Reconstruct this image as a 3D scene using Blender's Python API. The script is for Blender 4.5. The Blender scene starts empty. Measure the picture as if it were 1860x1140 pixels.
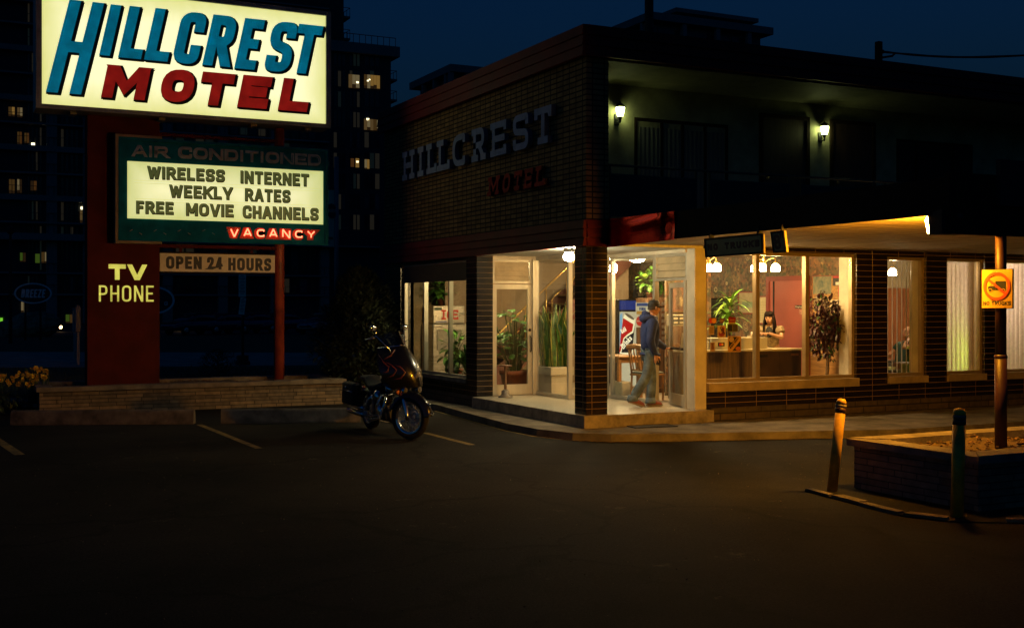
import bpy, bmesh, math, random
from mathutils import Vector, Matrix, Euler
R = math.radians
sc = bpy.context.scene
COL = sc.collection
random.seed(7)

# ---------------------------------------------------------------- camera, sky, exposure
H = 1.95                       # eye height over the asphalt
YAW = 26.3
FPX = 2120.0                   # focal length in photograph pixels (1860 wide)
cam_d = bpy.data.cameras.new('camera')
cam = bpy.data.objects.new('camera', cam_d); COL.objects.link(cam)
cam.location = (0, 0, H)
cam.rotation_euler = (R(90), 0, R(-YAW))
cam_d.sensor_width = 36.0
cam_d.lens = FPX / 1860.0 * 36.0
cam_d.shift_y = -15.0 / 1860.0
cam_d.clip_start = 0.1
cam_d.clip_end = 5000
sc.camera = cam

world = bpy.data.worlds.new('World'); sc.world = world; world.use_nodes = True
wn = world.node_tree.nodes; wl = world.node_tree.links
wn.clear()
wo = wn.new('ShaderNodeOutputWorld'); wb = wn.new('ShaderNodeBackground')
sky = wn.new('ShaderNodeTexSky'); sky.sky_type = 'NISHITA'; sky.sun_disc = False
sky.sun_elevation = R(-1.5); sky.sun_rotation = R(235)
sky.ozone_density = 3.0; sky.air_density = 1.0; sky.dust_density = 0.6
mix = wn.new('ShaderNodeMix'); mix.data_type = 'RGBA'; mix.blend_type = 'MULTIPLY'; mix.inputs[0].default_value = 1.0
mix.inputs[7].default_value = (0.11, 0.70, 1.06, 1)
wl.new(sky.outputs[0], mix.inputs[6]); wl.new(mix.outputs[2], wb.inputs[0])
wb.inputs[1].default_value = 0.15
wl.new(wb.outputs[0], wo.inputs[0])

sc.view_settings.view_transform = 'Standard'
sc.view_settings.look = 'None'
sc.view_settings.exposure = 0.0
sc.view_settings.gamma = 1.0
sc.view_settings.use_curve_mapping = False
sc.render.engine = 'CYCLES'
cy = sc.cycles
cy.use_denoising = True
cy.max_bounces = 7; cy.diffuse_bounces = 3; cy.glossy_bounces = 4; cy.transparent_max_bounces = 24; cy.transmission_bounces = 6
cy.sample_clamp_indirect = 2.0
cy.sample_clamp_direct = 0.0
cy.caustics_reflective = False; cy.caustics_refractive = False

# ---------------------------------------------------------------- geometry of the photograph
_a = R(YAW); FW = (math.sin(_a), math.cos(_a)); RT = (math.cos(_a), -math.sin(_a))
def pt(px, py, X=None, Y=None, Z=None):
    """world point of a photograph pixel on a wall plane X=, Y= or a level Z="""
    u = (px - 930.0) / FPX; v = (555.0 - py) / FPX
    dx = FW[0] + u * RT[0]; dy = FW[1] + u * RT[1]
    if X is not None: t = X / dx
    elif Y is not None: t = Y / dy
    else: t = (Z - H) / v
    return Vector((t * dx, t * dy, H + t * v))
def proj(p):
    f = p[0]*FW[0] + p[1]*FW[1]; r = p[0]*RT[0] + p[1]*RT[1]
    return (930 + FPX*r/f, 555 - FPX*(p[2]-H)/f)

# ---------------------------------------------------------------- materials
MATS = {}
def M(name, col, rough=0.6, metal=0.0, var=0.15, scale=6.0, bump=0.0, bscale=80.0, spec=0.5, emit=None, estr=0.0, coat=0.0, stretch=None, col2=None, sample=True):
    if name in MATS: return MATS[name]
    m = bpy.data.materials.new(name); m.use_nodes = True
    nt = m.node_tree; n = nt.nodes; l = nt.links
    p = n['Principled BSDF']
    p.inputs['Roughness'].default_value = rough
    p.inputs['Metallic'].default_value = metal
    p.inputs['Specular IOR Level'].default_value = spec
    p.inputs['Coat Weight'].default_value = coat
    c = (col[0], col[1], col[2], 1)
    p.inputs['Base Color'].default_value = c
    tc = n.new('ShaderNodeTexCoord'); vec = tc.outputs['Object']
    if stretch:
        mp = n.new('ShaderNodeMapping'); mp.inputs['Scale'].default_value = stretch
        l.new(vec, mp.inputs[0]); vec = mp.outputs[0]
    if var > 0 or col2:
        t = n.new('ShaderNodeTexNoise'); t.inputs['Scale'].default_value = scale; t.inputs['Detail'].default_value = 5; t.inputs['Roughness'].default_value = 0.62
        l.new(vec, t.inputs['Vector'])
        r = n.new('ShaderNodeValToRGB')
        r.color_ramp.elements[0].position = 0.32; r.color_ramp.elements[1].position = 0.70
        a = col2 or tuple(max(0, x * (1 - var * 1.6)) for x in col); b = col if col2 else tuple(min(1, x * (1 + var)) for x in col)
        r.color_ramp.elements[0].color = (a[0], a[1], a[2], 1); r.color_ramp.elements[1].color = (b[0], b[1], b[2], 1)
        l.new(t.outputs['Fac'], r.inputs[0]); l.new(r.outputs[0], p.inputs['Base Color'])
        mr = n.new('ShaderNodeMapRange'); mr.inputs[3].default_value = max(0.02, rough - 0.1); mr.inputs[4].default_value = min(1, rough + 0.12)
        l.new(t.outputs['Fac'], mr.inputs[0]); l.new(mr.outputs[0], p.inputs['Roughness'])
    if bump > 0:
        t2 = n.new('ShaderNodeTexNoise'); t2.inputs['Scale'].default_value = bscale; t2.inputs['Detail'].default_value = 4
        l.new(vec, t2.inputs['Vector'])
        bn = n.new('ShaderNodeBump'); bn.inputs['Strength'].default_value = bump; bn.inputs['Distance'].default_value = 0.01
        l.new(t2.outputs['Fac'], bn.inputs['Height']); l.new(bn.outputs[0], p.inputs['Normal'])
    if emit:
        p.inputs['Emission Color'].default_value = (emit[0], emit[1], emit[2], 1)
        p.inputs['Emission Strength'].default_value = estr
        if not sample: m.cycles.emission_sampling = 'NONE'
    MATS[name] = m
    return m

def brick_mat(name, c1, c2, mortar, bw, bh, ms=0.012, rough=0.7, bias=0.0, bump=0.6, offset=0.5, spec=0.4, noise=0.5, squash=1.0):
    m = bpy.data.materials.new(name); m.use_nodes = True
    nt = m.node_tree; n = nt.nodes; l = nt.links; p = n['Principled BSDF']
    tc = n.new('ShaderNodeTexCoord'); s = n.new('ShaderNodeSeparateXYZ'); l.new(tc.outputs['Object'], s.inputs[0])
    ad = n.new('ShaderNodeMath'); ad.operation = 'ADD'; l.new(s.outputs[0], ad.inputs[0]); l.new(s.outputs[1], ad.inputs[1])
    cb = n.new('ShaderNodeCombineXYZ'); l.new(ad.outputs[0], cb.inputs[0]); l.new(s.outputs[2], cb.inputs[1])
    b = n.new('ShaderNodeTexBrick'); b.offset = offset; b.squash = squash; b.squash_frequency = 3; b.inputs['Scale'].default_value = 1.0
    b.inputs['Brick Width'].default_value = bw; b.inputs['Row Height'].default_value = bh
    b.inputs['Mortar Size'].default_value = ms; b.inputs['Mortar Smooth'].default_value = 0.1; b.inputs['Bias'].default_value = bias
    b.inputs['Color1'].default_value = (*c1, 1); b.inputs['Color2'].default_value = (*c2, 1); b.inputs['Mortar'].default_value = (*mortar, 1)
    l.new(cb.outputs[0], b.inputs['Vector'])
    t = n.new('ShaderNodeTexNoise'); t.inputs['Scale'].default_value = 9; t.inputs['Detail'].default_value = 6
    l.new(tc.outputs['Object'], t.inputs['Vector'])
    mr = n.new('ShaderNodeMapRange'); mr.inputs[3].default_value = 1 - noise; mr.inputs[4].default_value = 1 + noise
    l.new(t.outputs['Fac'], mr.inputs[0])
    mx = n.new('ShaderNodeMix'); mx.data_type = 'RGBA'; mx.blend_type = 'MULTIPLY'; mx.inputs[0].default_value = 1
    l.new(b.outputs['Color'], mx.inputs[6]); l.new(mr.outputs[0], mx.inputs[7]); l.new(mx.outputs[2], p.inputs['Base Color'])
    p.inputs['Roughness'].default_value = rough; p.inputs['Specular IOR Level'].default_value = spec
    iv = n.new('ShaderNodeMath'); iv.operation = 'SUBTRACT'; iv.inputs[0].default_value = 1.0; l.new(b.outputs['Fac'], iv.inputs[1])
    a2 = n.new('ShaderNodeMath'); a2.operation = 'MULTIPLY_ADD'; a2.inputs[1].default_value = 0.25; l.new(t.outputs['Fac'], a2.inputs[0]); l.new(iv.outputs[0], a2.inputs[2])
    bn = n.new('ShaderNodeBump'); bn.inputs['Strength'].default_value = bump; bn.inputs['Distance'].default_value = 0.012
    l.new(a2.outputs[0], bn.inputs['Height']); l.new(bn.outputs[0], p.inputs['Normal'])
    MATS[name] = m
    return m

def glass_mat(name, tint=(0.97, 0.98, 0.97), refl=1.0, ior=1.5):
    m = bpy.data.materials.new(name); m.use_nodes = True
    nt = m.node_tree; n = nt.nodes; l = nt.links; n.clear()
    o = n.new('ShaderNodeOutputMaterial'); mx = n.new('ShaderNodeMixShader')
    tr = n.new('ShaderNodeBsdfTransparent'); tr.inputs[0].default_value = (*tint, 1)
    gl = n.new('ShaderNodeBsdfGlossy'); gl.inputs['Roughness'].default_value = 0.015; gl.inputs[0].default_value = (refl, refl, refl, 1)
    lw = n.new('ShaderNodeLayerWeight'); lw.inputs[0].default_value = 0.5
    pw = n.new('ShaderNodeMath'); pw.operation = 'POWER'; pw.inputs[1].default_value = 5.0; l.new(lw.outputs['Facing'], pw.inputs[0])
    fr = n.new('ShaderNodeMath'); fr.operation = 'MULTIPLY_ADD'; fr.inputs[1].default_value = 0.9; fr.inputs[2].default_value = 0.035; l.new(pw.outputs[0], fr.inputs[0])
    l.new(fr.outputs[0], mx.inputs[0]); l.new(tr.outputs[0], mx.inputs[1]); l.new(gl.outputs[0], mx.inputs[2]); l.new(mx.outputs[0], o.inputs[0])
    MATS[name] = m
    return m

# ---------------------------------------------------------------- objects
WLOC = {}
def _props(o, label, cat, group, kind):
    if label: o['label'] = label
    if cat: o['category'] = cat
    if group: o['group'] = group
    if kind: o['kind'] = kind
def thing(name, label, cat, loc=(0, 0, 0), group=None):
    o = bpy.data.objects.new(name, None); o.empty_display_size = 0.2
    COL.objects.link(o); o.location = loc
    _props(o, label, cat, group, None); WLOC[o.name] = Vector(loc)
    return o

class MB:
    """mesh builder, world coordinates"""
    def __init__(s): s.v = []; s.f = []; s.m = []; s.sm = []
    def add(s, vs, fs, mi=0, smooth=False):
        b = len(s.v); s.v.extend([tuple(v) for v in vs])
        for f in fs: s.f.append([i + b for i in f]); s.m.append(mi); s.sm.append(smooth)
        return s
    def box(s, x0, x1, y0, y1, z0, z1, mi=0):
        x0, x1 = min(x0, x1), max(x0, x1); y0, y1 = min(y0, y1), max(y0, y1); z0, z1 = min(z0, z1), max(z0, z1)
        v = [(x0,y0,z0),(x1,y0,z0),(x1,y1,z0),(x0,y1,z0),(x0,y0,z1),(x1,y0,z1),(x1,y1,z1),(x0,y1,z1)]
        return s.add(v, [(0,3,2,1),(4,5,6,7),(0,1,5,4),(1,2,6,5),(2,3,7,6),(3,0,4,7)], mi)
    def bbox(s, x0, x1, y0, y1, z0, z1, b=0.01, mi=0):
        """box with chamfered edges"""
        x0, x1 = min(x0, x1), max(x0, x1); y0, y1 = min(y0, y1), max(y0, y1); z0, z1 = min(z0, z1), max(z0, z1)
        b = min(b, (x1-x0)*.45, (y1-y0)*.45, (z1-z0)*.45)
        bm = bmesh.new(); bmesh.ops.create_cube(bm, size=1)
        bmesh.ops.scale(bm, vec=(x1-x0, y1-y0, z1-z0), verts=bm.verts)
        bmesh.ops.translate(bm, vec=((x0+x1)/2, (y0+y1)/2, (z0+z1)/2), verts=bm.verts)
        bmesh.ops.bevel(bm, geom=bm.edges[:], offset=b, segments=2, affect='EDGES', profile=0.5)
        s.addbm(bm, mi); return s
    def addbm(s, bm, mi=0, smooth=False, free=True):
        bm.verts.index_update()
        s.add([v.co[:] for v in bm.verts], [[v.index for v in f.verts] for f in bm.faces], mi, smooth)
        if free: bm.free()
        return s
    def mbox(s, mat, sx, sy, sz, b=0.0, mi=0):
        """oriented box, centred, size sx sy sz, placed by matrix"""
        bm = bmesh.new(); bmesh.ops.create_cube(bm, size=1)
        bmesh.ops.scale(bm, vec=(sx, sy, sz), verts=bm.verts)
        if b > 0: bmesh.ops.bevel(bm, geom=bm.edges[:], offset=b, segments=2, affect='EDGES', profile=0.5)
        bmesh.ops.transform(bm, matrix=mat, verts=bm.verts)
        return s.addbm(bm, mi)
    def tube(s, pts, r, seg=8, mi=0, cap=True, smooth=True):
        pts = [Vector(p) for p in pts]; n = len(pts)
        rs = r if isinstance(r, (list, tuple)) else [r] * n
        vs = []; fs = []
        ref = None
        for i in range(n):
            d = (pts[min(i+1, n-1)] - pts[max(i-1, 0)]).normalized()
            if ref is None:
                ref = Vector((0, 0, 1)) if abs(d.z) < 0.9 else Vector((1, 0, 0))
            a = (ref - d * ref.dot(d))
            if a.length < 1e-6: a = d.orthogonal()
            a.normalize(); b = d.cross(a); ref = a
            for k in range(seg):
                t = 2 * math.pi * k / seg
                vs.append(pts[i] + (a * math.cos(t) + b * math.sin(t)) * rs[i])
        for i in range(n - 1):
            for k in range(seg):
                k2 = (k + 1) % seg
                fs.append((i*seg+k, i*seg+k2, (i+1)*seg+k2, (i+1)*seg+k))
        s.add(vs, fs, mi, smooth)
        if cap:
            b0 = len(s.v) - len(vs)
            s.f.append([b0 + k for k in range(seg)][::-1]); s.m.append(mi); s.sm.append(False)
            s.f.append([b0 + (n-1)*seg + k for k in range(seg)]); s.m.append(mi); s.sm.append(False)
        return s
    def lathe(s, prof, origin=(0, 0, 0), seg=24, mi=0, axis=None, smooth=True):
        """prof: list of (r, h). axis: matrix rotating +Z"""
        vs = []; fs = []; n = len(prof); o = Vector(origin)
        for r_, h_ in prof:
            for k in range(seg):
                t = 2*math.pi*k/seg
                v = Vector((r_*math.cos(t), r_*math.sin(t), h_))
                if axis is not None: v = axis @ v
                vs.append(o + v)
        for i in range(n-1):
            for k in range(seg):
                k2 = (k+1) % seg
                fs.append((i*seg+k, i*seg+k2, (i+1)*seg+k2, (i+1)*seg+k))
        return s.add(vs, fs, mi, smooth)
    def sphere(s, c, rx, ry=None, rz=None, seg=14, rings=9, mi=0):
        ry = rx if ry is None else ry; rz = rx if rz is None else rz
        vs = []; fs = []
        for i in range(rings+1):
            ph = math.pi*i/rings
            for k in range(seg):
                t = 2*math.pi*k/seg
                vs.append((c[0]+rx*math.sin(ph)*math.cos(t), c[1]+ry*math.sin(ph)*math.sin(t), c[2]-rz*math.cos(ph)))
        for i in range(rings):
            for k in range(seg):
                k2 = (k+1) % seg
                fs.append((i*seg+k, i*seg+k2, (i+1)*seg+k2, (i+1)*seg+k))
        return s.add(vs, fs, mi, True)
    def prism(s, outline, e0, e1, mi=0, flip=False):
        """outline: list of 3D points of one face; extruded by vector e1 from offset e0"""
        n = len(outline); a = [Vector(p) + Vector(e0) for p in outline]; b = [p + Vector(e1) for p in a]
        fs = [list(range(n))[::-1], [n + i for i in range(n)]]
        for i in range(n): fs.append((i, (i+1) % n, n+(i+1) % n, n+i))
        return s.add(a + b, fs, mi)
    def quad(s, a, b, c, d, mi=0): return s.add([a, b, c, d], [(0, 1, 2, 3)], mi)
    def build(s, name, mats, parent=None, label=None, cat=None, group=None, kind=None, fix=True):
        me = bpy.data.meshes.new(name)
        me.from_pydata(s.v, [], s.f)
        if not isinstance(mats, (list, tuple)): mats = [mats]
        for m in mats: me.materials.append(m)
        me.polygons.foreach_set('material_index', s.m)
        me.polygons.foreach_set('use_smooth', s.sm)
        me.update()
        if fix:
            bm = bmesh.new(); bm.from_mesh(me); bmesh.ops.recalc_face_normals(bm, faces=bm.faces); bm.to_mesh(me); bm.free()
        o = bpy.data.objects.new(name, me); COL.objects.link(o)
        w = Vector((0, 0, 0))
        if parent is not None:
            o.parent = parent; o.location = -WLOC.get(parent.name, Vector((0, 0, 0)))
        WLOC[o.name] = w
        _props(o, label, cat, group, kind)
        return o

def rebase(o, base):
    """move a single-mesh thing's origin to its base"""
    b = Vector(base)
    o.data.transform(Matrix.Translation(-b)); o.location = b; WLOC[o.name] = b
    return o

def copy_tree(o, parent=None, loc=None, rotz=None, label=None, group=None):
    c = o.copy(); COL.objects.link(c)
    if parent is not None: c.parent = parent
    for ch in o.children: copy_tree(ch, c)
    if loc is not None: c.location = loc
    if rotz is not None: c.rotation_euler = (0, 0, rotz)
    if label: c['label'] = label
    if group: c['group'] = group
    return c

def lamp(name, kind, loc, power, col, size=0.1, rot=None, spot=None, blend=0.5, sizey=None):
    d = bpy.data.lights.new(name, kind); d.energy = power; d.color = col
    if kind in ('POINT', 'SPOT'): d.shadow_soft_size = size
    if kind == 'AREA':
        d.size = size
        if sizey: d.shape = 'RECTANGLE'; d.size_y = sizey
    if kind == 'SPOT': d.spot_size = R(spot); d.spot_blend = blend
    o = bpy.data.objects.new(name, d); COL.objects.link(o); o.location = loc
    if rot is not None: o.rotation_euler = rot
    return o
def aim(o, target):
    d = Vector(target) - Vector(o.location); o.rotation_euler = d.to_track_quat('-Z', 'Y').to_euler()

# ---------------------------------------------------------------- lettering: strokes turned into flat or tubular letters
_r = 1   # marks a rounded corner
GL = {
 'A': (1.0, [[(0,0),(.5,1),(1,0)], [(.2,.3),(.8,.3)]]),
 'B': (.95, [[(0,0),(0,1),(.92,1,1),(.92,.53,1),(0,.53)], [(.1,.53),(1,.53,1),(1,0,1),(0,0)]]),
 'C': (.95, [[(1,.77),(1,1,1),(0,1,1),(0,0,1),(1,0,1),(1,.23)]]),
 'Q': (.95, [[(1,.88),(1,1,1),(0,1,1),(0,0,1),(1,0,1),(1,.12)]]),
 'D': (.95, ['c', [(0,0),(0,1),(1,1,1),(1,0,1)]]),
 'E': (.85, [[(1,1),(0,1),(0,0),(1,0)], [(0,.51),(.85,.51)]]),
 'F': (.82, [[(1,1),(0,1),(0,0)], [(0,.5),(.82,.5)]]),
 'G': (.98, [[(1,.70),(1,1,1),(0,1,1),(0,0,1),(1,0,1),(1,.45),(.6,.45)]]),
 'H': (.95, [[(0,0),(0,1)], [(1,0),(1,1)], [(0,.5),(1,.5)]]),
 'I': (0.0, [[(0,0),(0,1)]]),
 'K': (.98, [[(0,0),(0,1)], [(1,1),(0.05,.42)], [(.35,.6),(1,0)]]),
 'L': (.82, [[(0,1),(0,0),(1,0)]]),
 'M': (1.2, [[(0,0),(0,1),(.5,.25),(1,1),(1,0)]]),
 'N': (1.0, [[(0,0),(0,1),(1,0),(1,1)]]),
 'O': (1.0, ['c', [(0,0,1),(0,1,1),(1,1,1),(1,0,1)]]),
 'P': (.92, [[(0,0),(0,1),(1,1,1),(1,.46,1),(0,.46)]]),
 'R': (.97, [[(0,0),(0,1),(.95,1,1),(.95,.48,1),(0,.48)], [(.5,.48),(1,0)]]),
 'S': (.93, [[(1,.84),(1,1,1),(0,1,1),(0,.54,1),(1,.46,1),(1,0,1),(0,0,1),(0,.16)]]),
 'T': (.92, [[(0,1),(1,1)], [(.5,1),(.5,0)]]),
 'U': (.97, [[(0,1),(0,0,1),(1,0,1),(1,1)]]),
 'V': (1.0, [[(0,1),(.5,0),(1,1)]]),
 'W': (1.35, [[(0,1),(.25,0),(.5,.9),(.75,0),(1,1)]]),
 'X': (1.0, [[(0,0),(1,1)], [(0,1),(1,0)]]),
 'Y': (1.0, [[(0,1),(.5,.45),(1,1)], [(.5,.45),(.5,0)]]),
 'Z': (.92, [[(0,1),(1,1),(0,0),(1,0)]]),
 '2': (.92, [[(0,.70),(0,1,1),(1,1,1),(1,.56,.6),(0,0),(1,0)]]),
 '4': (.98, [[(.72,0),(.72,1),(0,.28),(1,.28)]]),
 '8': (.9, ['c', [(.04,.52,1),(.04,1,1),(.96,1,1),(.96,.52,1)], 'c', [(0,0,1),(0,.5,1),(1,.5,1),(1,0,1)]]),
 'o': (.8, ['c', [(0,0,1),(0,.62,1),(1,.62,1),(1,0,1)]]),
 'l': (0.0, [[(0,0),(0,1)]]),
 'd': (.8, ['c', [(0,0,1),(0,.62,1),(1,.62,1),(1,0,1)], [(1,0),(1,1)]]),
 'r': (.55, [[(0,0),(0,.64)], [(0,.4),(.2,.62,1),(1,.62)]]),
 'i': (0.0, [[(0,0),(0,.62)], [(0,.84),(0,.92)]]),
 'n': (.8, [[(0,0),(0,.64)], [(0,.4),(0,.62,1),(1,.62,1),(1,0)]]),
 'k': (.75, [[(0,0),(0,1)], [(.9,.64),(0.05,.27)], [(.4,.42),(1,0)]]),
 's': (.72, [[(1,.56),(1,.62,1),(0,.62,1),(0,.32,1),(1,.3,1),(1,0,1),(0,0,1),(0,.06)]]),
 'f': (.5, [[(1,1),(.3,1,1),(.3,0)], [(0,.62),(.9,.62)]]),
 't': (.5, [[(.3,1),(.3,0,1),(1,0)], [(0,.64),(.9,.64)]]),
 'm': (1.2, [[(0,0),(0,.64)], [(0,.62),(1,.62,1),(1,0)], [(.5,.62),(.5,0)]]),
 'p': (.8, ['c', [(0,0,1),(0,.62,1),(1,.62,1),(1,0,1)], [(0,.62),(0,-.35)]]),
 'y': (.8, [[(0,.64),(.5,0)], [(1,.64),(.3,-.35)]]),
 'e': (.8, [[(0,.32),(1,.32),(1,.62,1),(0,.62,1),(0,0,1),(1,0)]]),
 'a': (.8, ['c', [(0,0,1),(0,.62,1),(1,.62,1),(1,0,1)], [(1,0),(1,.64)]]),
 'c': (.75, [[(1,.48),(1,.62,1),(0,.62,1),(0,0,1),(1,0,1),(1,.14)]]),
 '-': (.6, [[(0,.45),(1,.45)]]),
}
SERIF = {
 'H': [[(-.22,1),(.22,1)], [(-.22,0),(.22,0)], [(.78,1),(1.22,1)], [(.78,0),(1.22,0)]],
 'I': [[('-',1),('+',1)], [('-',0),('+',0)]],
 'L': [[(-.22,1),(.3,1)], [(-.22,0),(.3,0)], [(1,0),(1,.14)]],
 'R': [[(-.22,0),(.25,0)], [(-.2,1),(.1,1)], [(.85,0),(1.15,0)]],
 'E': [[(-.15,1),(.1,1)], [(-.15,0),(.1,0)], [(1,1),(1,.88)], [(1,0),(1,.12)]],
 'T': [[(0,1),(0,.86)], [(1,1),(1,.86)], [(.25,0),(.75,0)]],
 'M': [[(-.15,0),(.15,0)], [(.85,0),(1.15,0)], [(-.15,1),(.1,1)], [(.9,1),(1.15,1)]],
}
def round_poly(pts, rad, closed):
    out = []; n = len(pts)
    for i, p in enumerate(pts):
        k = p[2] if len(p) > 2 else 0
        q = Vector((p[0], p[1]))
        if not k or (not closed and (i == 0 or i == n-1)):
            out.append(q); continue
        a = Vector(pts[i-1][:2]); b = Vector(pts[(i+1) % n][:2])
        da = a - q; db = b - q
        r = min(rad * k, da.length * .5, db.length * .5)
        p0 = q + da.normalized() * r; p1 = q + db.normalized() * r
        for j in range(6):
            t = j / 5
            out.append(p0 * (1-t)**2 + q * 2*t*(1-t) + p1 * t*t)
    # drop doubles
    res = []
    for p in out:
        if not res or (p - res[-1]).length > 1e-5: res.append(p)
    if closed and (res[0] - res[-1]).length < 1e-5: res.pop()
    return res
def glyph(ch, w, h, s, rad, serif=False):
    """list of (closed, [2D points]) for a letter of outer size w x h and stroke s"""
    spec = GL[ch][1]; out = []; closed = False
    items = list(spec)
    if serif: items = items + SERIF.get(ch, [])
    for it in items:
        if it == 'c': closed = True; continue
        ps = []
        for p in it:
            ux = p[0]
            if ux == '-': x = w*.5 - s*.9
            elif ux == '+': x = w*.5 + s*.9
            elif GL[ch][0] == 0: x = w/2
            else: x = s/2 + ux*(w - s)
            ps.append((x, s/2 + p[1]*(h - s)) + tuple(p[2:]))
        rp = round_poly(ps, rad, closed)
        if closed: out.append((True, rp))
        else:                                   # sharp corners (N, M, V, W, A) become separate strokes with level ends
            cur = [rp[0]]; flat0 = False
            for i in range(1, len(rp)):
                d0 = (rp[i]-rp[i-1]).normalized(); d1 = (rp[i+1]-rp[i]).normalized() if i < len(rp)-1 else d0
                if i < len(rp)-1 and d0.dot(d1) < -.35:
                    q = Vector((rp[i].x, rp[i].y + math.copysign(s/2, (d0-d1).y)))
                    out.append(((flat0, True), cur + [q])); cur = [q]; flat0 = True
                else: cur.append(rp[i])
            out.append(((flat0, False), cur))
        closed = False
    return out
def ribbon(mb, pts, closed, s, place, depth, dz, mi=0, side=None):
    """flat mitred stroke; place(x, y, z) -> world"""
    n = len(pts); L = []; Rr = []
    hs = s / 2; flats = closed if isinstance(closed, tuple) else (False, False); closed = closed is True
    for i in range(n):
        if closed or 0 < i < n-1:
            d0 = (pts[i] - pts[i-1]).normalized(); d1 = (pts[(i+1) % n] - pts[i]).normalized()
            n0 = Vector((-d0.y, d0.x)); n1 = Vector((-d1.y, d1.x))
            m = n0 + n1
            if m.length < 1e-4: m = n0
            m.normalize(); k = hs / max(0.72, m.dot(n0))
            L.append(pts[i] + m*k); Rr.append(pts[i] - m*k)
        else:
            if i == 0: d = (pts[1] - pts[0]).normalized(); e = -d
            else: d = (pts[i] - pts[i-1]).normalized(); e = d
            nn = Vector((-d.y, d.x))
            ext = 0.0 if flats[0 if i == 0 else 1] else hs*.97
            c = pts[i] + e * ext
            l_ = c + nn*hs; r_ = c - nn*hs
            if abs(d.x) > 0.08 and abs(d.y) > 0.35:      # cut slanted ends level
                ty = pts[i].y + math.copysign(ext, e.y)
                l_ = l_ + d * ((ty - l_.y) / d.y); r_ = r_ + d * ((ty - r_.y) / d.y)
            L.append(l_); Rr.append(r_)
    vs = [place(p.x, p.y, dz + depth) for p in L] + [place(p.x, p.y, dz + depth) for p in Rr]
    m_ = n if closed else n-1
    fs = [(i, n+i, n+(i+1) % n, (i+1) % n) for i in range(m_)]
    mb.add(vs, fs, mi)
    if depth > 0:
        bk = [place(p.x, p.y, dz) for p in L] + [place(p.x, p.y, dz) for p in Rr]
        b = len(mb.v); mb.add(vs + bk, [], mi)
        N = 2*n; sd = mi if side is None else side
        def q(f): mb.f.append([b + j for j in f]); mb.m.append(sd); mb.sm.append(False)
        for i in range(m_):
            j = (i+1) % n
            q((i, j, N+j, N+i)); q((n+j, n+i, N+n+i, N+n+j))
        if not closed:
            q((0, N, N+n, n)); q((n-1, n+n-1, N+n+n-1, N+n-1))
def letter(ch, org, ux, uy, un, w, h, s, rad=None, shear=0.0, depth=0.0, off=(0, 0), serif=False, mi=0, side=None, mb=None):
    """letter mesh; org = lower-left corner, ux/uy/un = unit directions on the board"""
    mb = mb or MB(); rad = min(w, h)*.5 if rad is None else rad
    org = Vector(org); ux = Vector(ux); uy = Vector(uy); un = Vector(un)
    def place(x, y, z): return org + ux*(x + off[0] + shear*y) + uy*(y + off[1]) + un*z
    for k, (c, ps) in enumerate(glyph(ch, w, h, s, rad, serif)):
        ribbon(mb, ps, c, s, place, depth, k*0.0006, mi, side)
    return mb
def layout(text, width, h, s, gap, space=None, iw=None):
    """[(char, x, w)] filling width"""
    ws = [GL[c][0] for c in text if c != ' ' and GL[c][0] > 0]
    nI = sum(1 for c in text if c != ' ' and GL[c][0] == 0)
    iw = s if iw is None else iw
    space = (h*.45) if space is None else space
    k = (width - nI*iw - gap*(len(text.replace(' ', '')) - 1) - text.count(' ')*space) / max(1e-6, sum(ws)) if ws else 0
    x = 0; out = []
    for c in text:
        if c == ' ': x += space; continue
        w = iw if GL[c][0] == 0 else GL[c][0]*k
        out.append((c, x, w)); x += w + gap
    return out
def write(text, org, ux, uy, un, width, h, s, gap, mats, parent=None, name='letter', one=False, space=None, rad=None, shear=0.0, depth=0.0, serif=False, side=None, iw=None, **kw):
    """write text; each letter its own child mesh, or one mesh when one=True"""
    ux = Vector(ux).normalized(); uy = Vector(uy).normalized(); un = Vector(un).normalized(); org = Vector(org)
    acc = MB() if one else None; res = []
    for c, x, w in layout(text, width, h, s, gap, space, iw):
        mb = letter(c, org + ux*x, ux, uy, un, w, h, s, rad, shear, depth, serif=serif, side=side, mb=acc)
        if not one: res.append(mb.build(name, mats, parent, fix=False))
    if one: res.append(acc.build(name, mats, parent, fix=False, **kw))
    return res

def skin(chains, sub=2, mi=0):
    """chains: list of lists of (key, pos, radius); equal keys share a vertex. Returns bmesh of a continuous skinned body"""
    keys = {}; vs = []; rs = []; es = []
    for ch in chains:
        prev = None
        for it in ch:
            k = it[0]
            if k not in keys:
                keys[k] = len(vs); vs.append(it[1]); rs.append(it[2])
            if prev is not None and (prev, keys[k]) not in es: es.append((prev, keys[k]))
            prev = keys[k]
    me = bpy.data.meshes.new('tmp'); me.from_pydata([tuple(v) for v in vs], es, [])
    o = bpy.data.objects.new('tmp', me); COL.objects.link(o)
    o.modifiers.new('s', 'SKIN').use_smooth_shade = True
    sv = me.skin_vertices[0].data
    for i, r_ in enumerate(rs):
        sv[i].radius = (r_, r_) if not isinstance(r_, (tuple, list)) else r_
        sv[i].use_root = (i == 0)
    mm = o.modifiers.new('u', 'SUBSURF'); mm.levels = sub; mm.render_levels = sub
    dg = bpy.context.evaluated_depsgraph_get(); ev = o.evaluated_get(dg)
    bm = bmesh.new(); m2 = ev.to_mesh(); bm.from_mesh(m2); ev.to_mesh_clear()
    bpy.data.objects.remove(o); bpy.data.meshes.remove(me)
    return bm

XU = Vector((1, 0, 0)); YU = Vector((0, 1, 0)); ZU = Vector((0, 0, 1))
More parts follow.
